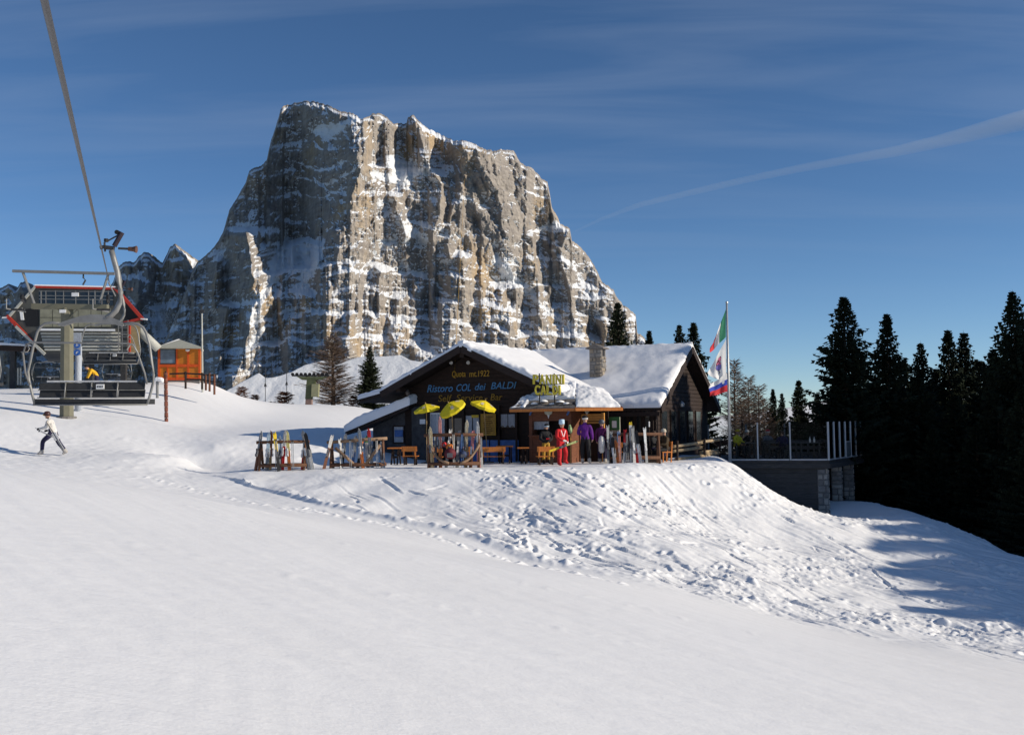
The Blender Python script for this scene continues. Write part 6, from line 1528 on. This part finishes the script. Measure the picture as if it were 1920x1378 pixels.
def person(label, loc, rz, pose, jacket, pants, boots, gloves, scale=1.0, hat=None, hair=None, group=None, extra=None, goggles=None):
    J = dict(STD); J.update(pose)
    names = list(J); idx = {n: i for i, n in enumerate(names)}
    V_ = [Vector(J[n]) for n in names]; rad = [RAD[n] if n in RAD else RAD[n[:-1]] for n in names]
    E = [('pelvis','spine'),('spine','chest'),('chest','neck'),('neck','headb'),('headb','headc'),('headc','headt')]
    for s in 'LR': E += [('chest','sh'+s),('sh'+s,'el'+s),('el'+s,'wr'+s),('wr'+s,'hd'+s),('pelvis','hip'+s),('hip'+s,'kn'+s),('kn'+s,'an'+s),('an'+s,'toe'+s),('an'+s,'heel'+s)]
    E = [(idx[a], idx[b]) for a, b in E]; part = {}
    for n in names:
        k = n[:-1] if n[-1] in 'LR' else n
        part[n] = {'pelvis': 1, 'spine': 0, 'chest': 0, 'neck': 0, 'headb': 2, 'headc': 2, 'headt': 2, 'sh': 0, 'el': 0, 'wr': 0, 'hd': 4, 'hip': 1, 'kn': 1, 'an': 3, 'toe': 3, 'heel': 3}[k]
    seg = []
    for a, b in E: seg.append((V_[a], V_[b], part[names[b]] if part[names[b]] != 3 or part[names[a]] == 3 else 1, names[b]))
    cols = list(V_); rr = list(rad)
    for s, sg in (('L', 1), ('R', -1)):              # fingers: four unequal, bent, and a thumb from the side of the palm
        w0, h0 = Vector(J['wr'+s]), Vector(J['hd'+s]); dd = (h0-w0).normalized(); side = dd.cross(Vector((sg, 0, .2))).normalized()
        inw = dd.cross(side).normalized()
        for k in range(4):
            ln = (.058, .07, .065, .05)[k]; b0 = h0 + side*(-.027+.018*k); m1 = b0+dd*ln*.6+inw*.008; m2 = m1+dd*ln*.35+inw*.03
            i = len(cols); cols += [m1, m2]; rr += [(.0105,.0105), (.009,.009)]; E += [(idx['hd'+s], i), (i, i+1)]
            seg.append((h0, m2, 4, 'f'))
        b0 = w0.lerp(h0, .4); th1 = b0 - side*.045 + dd*.02; th2 = th1 + dd*.035 + inw*.02; i = len(cols); cols += [th1, th2]; rr += [(.013,.013), (.010,.010)]; E += [(idx['hd'+s], i), (i, i+1)]; seg.append((b0, th2, 4, 'f'))
    me = bpy.data.meshes.new('body'); me.from_pydata([tuple(v) for v in cols], E, [])
    o = bpy.data.objects.new('body', me); col.objects.link(o)
    md = o.modifiers.new('skin', 'SKIN'); md.use_smooth_shade = True; md.branch_smoothing = .6
    for i, sv in enumerate(me.skin_vertices[0].data): sv.radius = rr[i]; sv.use_root = (i == idx['pelvis'])
    sb = o.modifiers.new('sub', 'SUBSURF'); sb.levels = 1; sb.render_levels = 1
    dg = bpy.context.evaluated_depsgraph_get(); me2 = bpy.data.meshes.new_from_object(o.evaluated_get(dg)); bpy.data.objects.remove(o)
    bm = bmesh.new(); bm.from_mesh(me2)
    hc = Vector(J['headc']); up_ = (Vector(J['headt'])-Vector(J['headb'])).normalized()
    face_dir = Vector(pose.get('face', (0, -1, 0))) if isinstance(pose, dict) and 'face' in pose else Vector((0, -1, 0))
    for f in bm.faces:
        c = f.calc_center_median(); best = None
        for a, b, p, n in seg:
            ab_ = b-a; t = max(0, min(1, (c-a).dot(ab_)/max(ab_.length_squared, 1e-9))); dist = (c-a-ab_*t).length
            if best is None or dist < best[0]: best = (dist, p, n, t)
        p = best[1]
        if best[2].startswith('pelvis') or best[2] == 'spine': p = 0 if best[3] > -.1 else 1
        if best[2].startswith('hip'): p = 1 if c.z < J['pelvis'][2]+.01 else 0
        if best[2].startswith('an') and best[3] > .66: p = 3
        if best[2] == 'headb' and best[3] < .5: p = 0
        f.material_index = p
    bm.to_mesh(me2); bm.free()
    # face: nose, eyes, mouth, ears in the same mesh
    fm = MB(); sd_ = face_dir.cross(Vector((0, 0, 1))).normalized()
    nb = hc + face_dir*.098
    fm.add([nb+ZD*.025, nb+sd_*.016-ZD*.02, nb-sd_*.016-ZD*.02, nb+face_dir*.028-ZD*.016], [(0,1,3),(0,3,2),(1,2,3)], 2)
    for q in (-1, 1):
        fm.box(nb+sd_*.034*q+ZD*.022-face_dir*.008, (.02, .02, .012), None, 5); fm.box(hc+sd_*.092*q-ZD*.005, (.02, .035, .055), None, 2)
    fm.box(nb-ZD*.048-face_dir*.008, (.045, .02, .010), None, 6)
    n0 = len(me2.vertices); b2 = bmesh.new(); b2.from_mesh(me2)
    vv = [b2.verts.new(v) for v in fm.v]
    for f, mi in zip(fm.f, fm.m):
        ff = b2.faces.new([vv[i] for i in f]); ff.material_index = mi
    b2.to_mesh(me2); b2.free()
    mi_ = np.zeros(len(me2.polygons), np.int32); me2.polygons.foreach_get('material_index', mi_); me2.materials.clear()
    for m_ in (jacket, pants, SKIN, boots, gloves, BLACK, mat('lips', (.32, .10, .09), .6)): me2.materials.append(m_)
    me2.polygons.foreach_set('material_index', mi_); me2.polygons.foreach_set('use_smooth', [True]*len(me2.polygons))
    t = thing('person', label, 'person', loc, rz, group); t.scale = (scale,)*3
    b = bpy.data.objects.new('body', me2); col.objects.link(b); b.parent = t
    if hat:
        kind, m_, m2_ = hat; prof = {'beanie': [(.100, .02), (.112, .05), (.108, .10), (.075, .145), (.02, .165)], 'helmet': [(.118, -.02), (.128, .04), (.118, .10), (.08, .145), (.02, .16)], 'cap': [(.112, .03), (.112, .09), (.08, .13), (.02, .145)], 'tall': [(.100, .0), (.11, .05), (.108, .14), (.10, .19), (.03, .20)]}[kind]
        hm = MB(); hm.lathe(hc-ZD*.0, prof, 14); ho = hm.build('helmet' if kind == 'helmet' else 'hat', m_, t, local=True, smooth=True)
        if m2_ is not None: hm = MB(); hm.lathe(hc, [(prof[0][0]+.004, prof[0][1]-.012), (prof[1][0]+.006, prof[1][1]), (prof[1][0]+.001, prof[1][1]+.012)], 14); hm.build('brim', m2_, ho, local=True, smooth=True)
    if hair is not None:
        hm = MB(); hm.lathe(hc-face_dir*.018, [(.06, -.10), (.092, -.05), (.102, .02), (.098, .07), (.05, .105)], 12); hm.build('hair', hair, t, local=True, smooth=True)
    if extra == 'v':
        for q in (-1, 1):
            vm_ = MB(); c0 = Vector(J['chest']); vm_.bar(c0+sd_*.10*q+face_dir*.135+ZD*.08, c0+sd_*.015*q+face_dir*.150-ZD*.16, .024, .012, up=face_dir); vm_.build('jacket_stripe', WHITE, t, local=True)
    if goggles is not None:
        gm_ = MB(); gm_.box(nb+ZD*.022+face_dir*.012, (.13, .05, .055)); gm_.build('goggles', goggles, t, local=True)
    return t
def cloth(n, c): return mat('cloth_'+n, c, .8, var=.32, scale=6, bump=.9, bscale=9)
cj_red, cp_red = cloth('red', (.50,.015,.02)), cloth('red_trousers', (.46,.015,.02)); navy = cloth('navy', (.018,.016,.05)); blk = cloth('black', (.012,.012,.014)); purp = cloth('purple', (.11,.015,.20)); whj = cloth('white', (.62,.60,.57)); yel = cloth('yellow', (.66,.36,.02)); gryb = cloth('boot_grey', (.36,.34,.32)); redb = cloth('boot_red', (.45,.02,.02)); hairm = mat('brown_hair', (.05,.03,.02), .7); plum = cloth('plum', (.13,.02,.10)); lblue = cloth('pale_blue', (.42,.55,.66)); fur = mat('cream_fur', (.52,.47,.38), .9, var=.3, scale=20, bump=.8)
def lerp_pose(**k): return k
# skier walking to the left with skis under the arm
q = gp(101, 853, 39.3)
sk_ = person('person in white jacket and dark blue trousers striding left, skis under one arm', q, R(-82), dict(pelvis=(0,-.02,.88), spine=(0,-.07,1.06), chest=(0,-.13,1.25), neck=(0,-.19,1.40), headb=(0,-.23,1.46), headc=(0,-.26,1.53), headt=(0,-.27,1.61),
     shL=(.185,-.15,1.33), shR=(-.185,-.15,1.33), elL=(.25,-.22,1.06), wrL=(.20,-.46,1.02), hdL=(.18,-.53,1.02), elR=(-.26,-.08,1.06), wrR=(-.23,-.30,.95), hdR=(-.21,-.36,.94),
     hipL=(.095,-.03,.85), knL=(.10,-.38,.56), anL=(.10,-.40,.11), toeL=(.11,-.58,.07), heelL=(.10,-.33,.06), hipR=(-.095,.0,.85), knR=(-.10,.14,.48), anR=(-.10,.42,.14), toeR=(-.11,.27,.05), heelR=(-.10,.49,.10)),
     whj, navy, gryb, blk, 1.02, ('helmet', mat('dark_red_helmet', (.05,.02,.02), .4), None), None, None, None, mat('amber_goggles', (.45,.30,.02), .3))
b0 = BASE[sk_.name]
t = thing('skis', 'grey skis held diagonally under the arm of the striding person', 'skis', P(119, 843, 38.95)); aa, bb = P(119, 843, 38.95), P(87, 789, 38.95); dv_ = bb-aa
zq = dv_.normalized(); xq = Vector((0, 1, 0)); yq = zq.cross(xq); t.rotation_euler = Matrix((xq, yq, zq)).transposed().to_euler()
for sg in (-1, 1):
    o = bpy.data.objects.new('ski', ski_mesh(cS, (.50,.46,.40), .6, round(dv_.length, 1))); col.objects.link(o); o.parent = t; o.location = (0, sg*.02, 0); o.rotation_euler = (0, 0, math.pi if sg < 0 else 0)
    bb_ = bpy.data.objects.new('binding', bind_mesh(round(dv_.length, 1), True)); col.objects.link(bb_); bb_.parent = o
t = thing('ski_poles', 'thin ski poles pointing forward from the hand of the striding person', 'ski poles', P(88, 808, 39.1))
for e_ in ((66, 802), (69, 806)):
    m = MB(); a = P(104, 822, 39.05); b = P(*e_, 39.05); m.tube([a, b], .010, 6); s_ = m.build('pole', skm(cS), t); m = MB(); q_ = a.lerp(b, .86); m.tube([q_, q_+(b-a).normalized()*.015], .045, 8); m.build('basket', BINDM, s_)
# red skier at the kiosk
q = gp(1052, 873, 38.6)
person('person in a red ski suit with pale blue hat walking past the kiosk bench', q, R(32), dict(pelvis=(0,.0,.90), spine=(0,-.02,1.08), chest=(0,-.05,1.27), neck=(0,-.09,1.43), headb=(-.02,-.11,1.50), headc=(-.03,-.13,1.57), headt=(-.03,-.13,1.65), shL=(.19,-.04,1.36), shR=(-.19,-.06,1.36),
     elL=(.27,.02,1.08), wrL=(.20,-.16,.90), hdL=(.17,-.22,.88), elR=(-.24,-.10,1.08), wrR=(-.10,-.30,.96), hdR=(-.04,-.34,.95), hipL=(.1,0,.86), knL=(.16,-.12,.50), anL=(.30,.20,.16), toeL=(.36,.04,.10), heelL=(.30,.27,.13), hipR=(-.1,0,.86), knR=(-.12,-.10,.48), anR=(-.13,-.06,.10), toeR=(-.16,-.24,.05), heelR=(-.12,.01,.05)),
     cj_red, cp_red, redb, whj, 1.0, ('tall', lblue, None), None, None, 'v')
t = thing('skis', 'yellow skis carried level by the person in the red suit', 'skis', P(1030, 846, 38.2)); aa, bb = P(1030, 846, 38.15), P(1083, 827, 38.45); dv_ = bb-aa; zq = dv_.normalized(); xq = Vector((0, 0, 1)); xq = (xq-zq*xq.dot(zq)).normalized(); yq = zq.cross(xq); t.location = aa; t.rotation_euler = Matrix((xq, yq, zq)).transposed().to_euler()
for sg in (-1, 1):
    o = bpy.data.objects.new('ski', ski_mesh(cY, (.35,.40,.16), .62, round(dv_.length, 1))); col.objects.link(o); o.parent = t; o.location = (0, sg*.02, 0); o.rotation_euler = (0, 0, math.pi if sg < 0 else 0)
    bb_ = bpy.data.objects.new('binding', bind_mesh(round(dv_.length, 1), False)); col.objects.link(bb_); bb_.parent = o
# dark jacket behind the bench
q = gp(1024, 868, 40.2)
pd_ = person('person in black jacket with pale shoulder band behind the kiosk bench', q, R(14), dict(elL=(.27,-.06,1.12), wrL=(.10,-.26,1.02), hdL=(.04,-.31,1.02), elR=(-.27,-.04,1.12), wrR=(-.12,-.26,.98), hdR=(-.06,-.30,.98), headc=(.03,-.04,1.62), headt=(.04,-.04,1.70)), blk, cloth('mustard', (.38,.22,.03)), blk, blk, .90, ('beanie', blk, lblue), None)
q = P(1027, 822, 39.8); t = thing('ski_helmet', 'dark ski helmet with red patch held by the person behind the bench', 'helmet', q); m = MB(); m.lathe(q-ZD*.08, [(.11, 0), (.13, .06), (.11, .14), (.04, .18)], 12); m.build('shell', blk, t, smooth=True); m = MB(); m.box(q+Vector((0,-.125,-.01)), (.12, .03, .05)); m.build('patch', cj_red, t)
# purple jacket at the counter
person('person in purple jacket and black trousers seen from behind at the kiosk door', gp(1098, 868, 40.0), R(168), dict(elL=(.27,-.04,1.12), wrL=(.16,-.27,1.10), hdL=(.12,-.33,1.11), knR=(-.13,.02,.50), anR=(-.15,.08,.10), toeR=(-.17,-.1,.05), heelR=(-.15,.14,.05)), purp, blk, gryb, SKIN, 1.06, ('beanie', blk, whj), None)
person('person in white and plum jacket standing beside the ski rail', gp(1129, 868, 40.4), R(150), dict(elR=(-.26,-.03,1.12), wrR=(-.2,-.25,1.05), hdR=(-.17,-.31,1.05)), plum, navy, gryb, SKIN, .97, ('helmet', mat('grey_helmet', (.10,.11,.13), .4), None), None)
t = thing('backpack', 'white backpack on the back of the person beside the ski rail', 'backpack', P(1127, 835, 40.1)); m = MB(); q = P(1128, 832, 40.05); m.lathe(q-ZD*.36, [(.06, 0), (.12, .08), (.13, .45), (.10, .62), (.03, .68)], 10); m.build('bag', whj, t, smooth=True); m = MB(); m.tube([q+Vector((.06,.05,.25)), q+Vector((.06,.12,.30))], .02, 6); m.build('strap', blk, t)
# seated people
SIT = dict(pelvis=(0,.02,.50), spine=(0,.04,.68), chest=(0,.02,.88), neck=(0,-.01,1.04), headb=(0,-.03,1.11), headc=(0,-.04,1.19), headt=(0,-.04,1.27), shL=(.185,.02,.97), shR=(-.185,.02,.97), elL=(.25,-.08,.72), wrL=(.16,-.32,.70), hdL=(.13,-.38,.70), elR=(-.25,-.08,.72), wrR=(-.16,-.32,.70), hdR=(-.13,-.38,.70),
     hipL=(.1,-.02,.47), hipR=(-.1,-.02,.47), knL=(.12,-.44,.47), knR=(-.12,-.44,.47), anL=(.12,-.46,.10), anR=(-.12,-.46,.10), toeL=(.13,-.63,.05), toeR=(-.13,-.63,.05), heelL=(.12,-.40,.05), heelR=(-.12,-.40,.05))
def chair_(label, x, y, z, rz, g, m_=ORANGE):
    t = thing('chair', label, 'chair', (x, y, z), rz, g)
    def lb(nm, c, s, rot=None): m = MB(); m.box(c, s, rot); m.build(nm, m_, t, local=True)
    lb('seat', (0, -.02, .40), (.44, .42, .04)); lb('backrest', (0, .22, .72), (.42, .03, .22), Matrix.Rotation(R(-8), 3, 'X'))
    for sx in (-1, 1): lb('leg', (sx*.19, -.19, .19), (.045, .045, .38)); lb('leg', (sx*.19, .2, .40), (.045, .045, .82), Matrix.Rotation(R(-4), 3, 'X'))
    return t
q = gp(1247, 864, 41.3); chair_('orange chair under the seated person with the white fur hat', q.x, q.y, q.z, R(-70), 'orange chairs by the ski rail')
person('seated person with cream fur hat and dark jacket at the right of the ski rail', q, R(-70), SIT, cloth('dark_ochre', (.06,.04,.02)), blk, blk, blk, 1.0, ('beanie', fur, fur), None)
q = gp(1226, 864, 42.0); chair_('dark chair under the person in black beside the crate', q.x, q.y, q.z, R(60), 'orange chairs by the ski rail', BROWNW)
person('seated person in black with red and white sleeve beside the crate', q, R(60), SIT, blk, navy, blk, cj_red, .96, None, hairm)
# guests on the sun terrace
def guest(label, px, d, rz, jm, hat, sc_=1.0, hair=None):
    q = P(px, 862, d); q.z = zd; chair_('dark chair under the guest '+label.split(' ', 1)[1].split(' behind')[0], q.x, q.y, zd, rz, 'chairs on the sun terrace', DKW)
    person(label, q, rz, SIT, jm, blk, blk, blk, sc_, hat, hair, 'guests seated on the sun terrace')
guest('person in yellow jacket seated behind the left glass pane', 1383, 48.5, R(40), cloth('lemon', (.62,.50,.03)), ('cap', YELL, None), 1.05)
guest('person in white cap seated behind the left glass pane', 1403, 50, R(-60), blk, ('cap', whj, None))
guest('person in red hat and grey coat seated behind the second glass pane', 1440, 50, R(20), cloth('grey_coat', (.12,.12,.13)), ('beanie', redb, whj))
guest('person in dark coat seated behind the second glass pane near the middle post', 1468, 47.5, R(-30), navy, None, 1.0, hairm)
for lb, px, d in (('dark table between the guests behind the left glass pane', 1394, 48.6), ('dark table behind the second glass pane', 1455, 48.4), ('dark table behind the third glass pane', 1515, 47.6)):
    q = P(px, 862, d); t = thing('table', lb, 'table', (q.x, q.y, zd), 0.2, 'dark tables on the sun terrace')
    for k in range(4): m = MB(); m.box((0, -.27+.18*k, .72), (1.1, .165, .04)); m.build('top_board', DKW, t, local=True)
    for sx in (-1, 1):
        for sy in (-1, 1): m = MB(); m.box((sx*.45, sy*.25, .35), (.07, .07, .70)); m.build('leg', DKW, t, local=True)
for lb, px, d in (('white bottle on the table behind the third glass pane, left', 1519, 47.4), ('white bottle on the table behind the third glass pane, right', 1527, 47.4)):
    q = P(px, 838, d); q.z = zd+.742; t = thing('bottle', lb, 'bottle', q, group='bottles on the terrace table'); m = MB(); m.lathe(q, [(.04, 0), (.045, .14), (.015, .2), (.014, .27)], 10); m.build('glass', WHITE, t, smooth=True)
    m = MB(); m.lathe(q, [(.018, .265), (.018, .29)], 8); m.build('cap', DSTEEL, t)
# lift attendant bending in the yellow jacket
q = gp(182, 735, 54)
person('lift attendant in yellow jacket bending under the station', q, R(-60), dict(spine=(0,-.10,1.10), chest=(0,-.28,1.24), neck=(0,-.42,1.32), headb=(0,-.49,1.35), headc=(0,-.54,1.40), headt=(0,-.56,1.48), shL=(.185,-.30,1.30), shR=(-.185,-.30,1.30), elL=(.24,-.40,1.05), wrL=(.2,-.5,.85), hdL=(.2,-.52,.79), elR=(-.24,-.40,1.05), wrR=(-.2,-.5,.85), hdR=(-.2,-.52,.79)), yel, navy, blk, blk, 1.0, ('beanie', blk, None), None)

# ------------------------------------------------------------------ contrail: a long thin tube of thin white vapour high above
vm = bpy.data.materials.new('contrail_vapour'); vm.use_nodes = True; N, L = nodes(vm); N.clear()
pv = N.new('ShaderNodeVolumePrincipled'); pv.inputs['Color'].default_value = (.95, .95, .95, 1); pv.inputs['Density'].default_value = 0.0016; pv.inputs['Anisotropy'].default_value = 0.0
ou = N.new('ShaderNodeOutputMaterial'); L.new(pv.outputs[0], ou.inputs['Volume'])
CTD = 9000
pts = [(1078,434,2.2),(1130,410,3.8),(1200,384,5.5),(1300,360,6.5),(1400,337,7),(1500,316,8),(1600,298,9),(1680,284,10.5),(1760,266,13),(1850,243,17),(1960,215,22),(2150,175,28)]
m = MB(); m.tube([P(a, b, CTD) for a, b, r in pts], [r*CTD/FPX for a, b, r in pts], 14)
ctr = m.build('contrail', vm, None); tag(ctr, 'long thin white contrail slanting across the blue sky', kind='stuff')
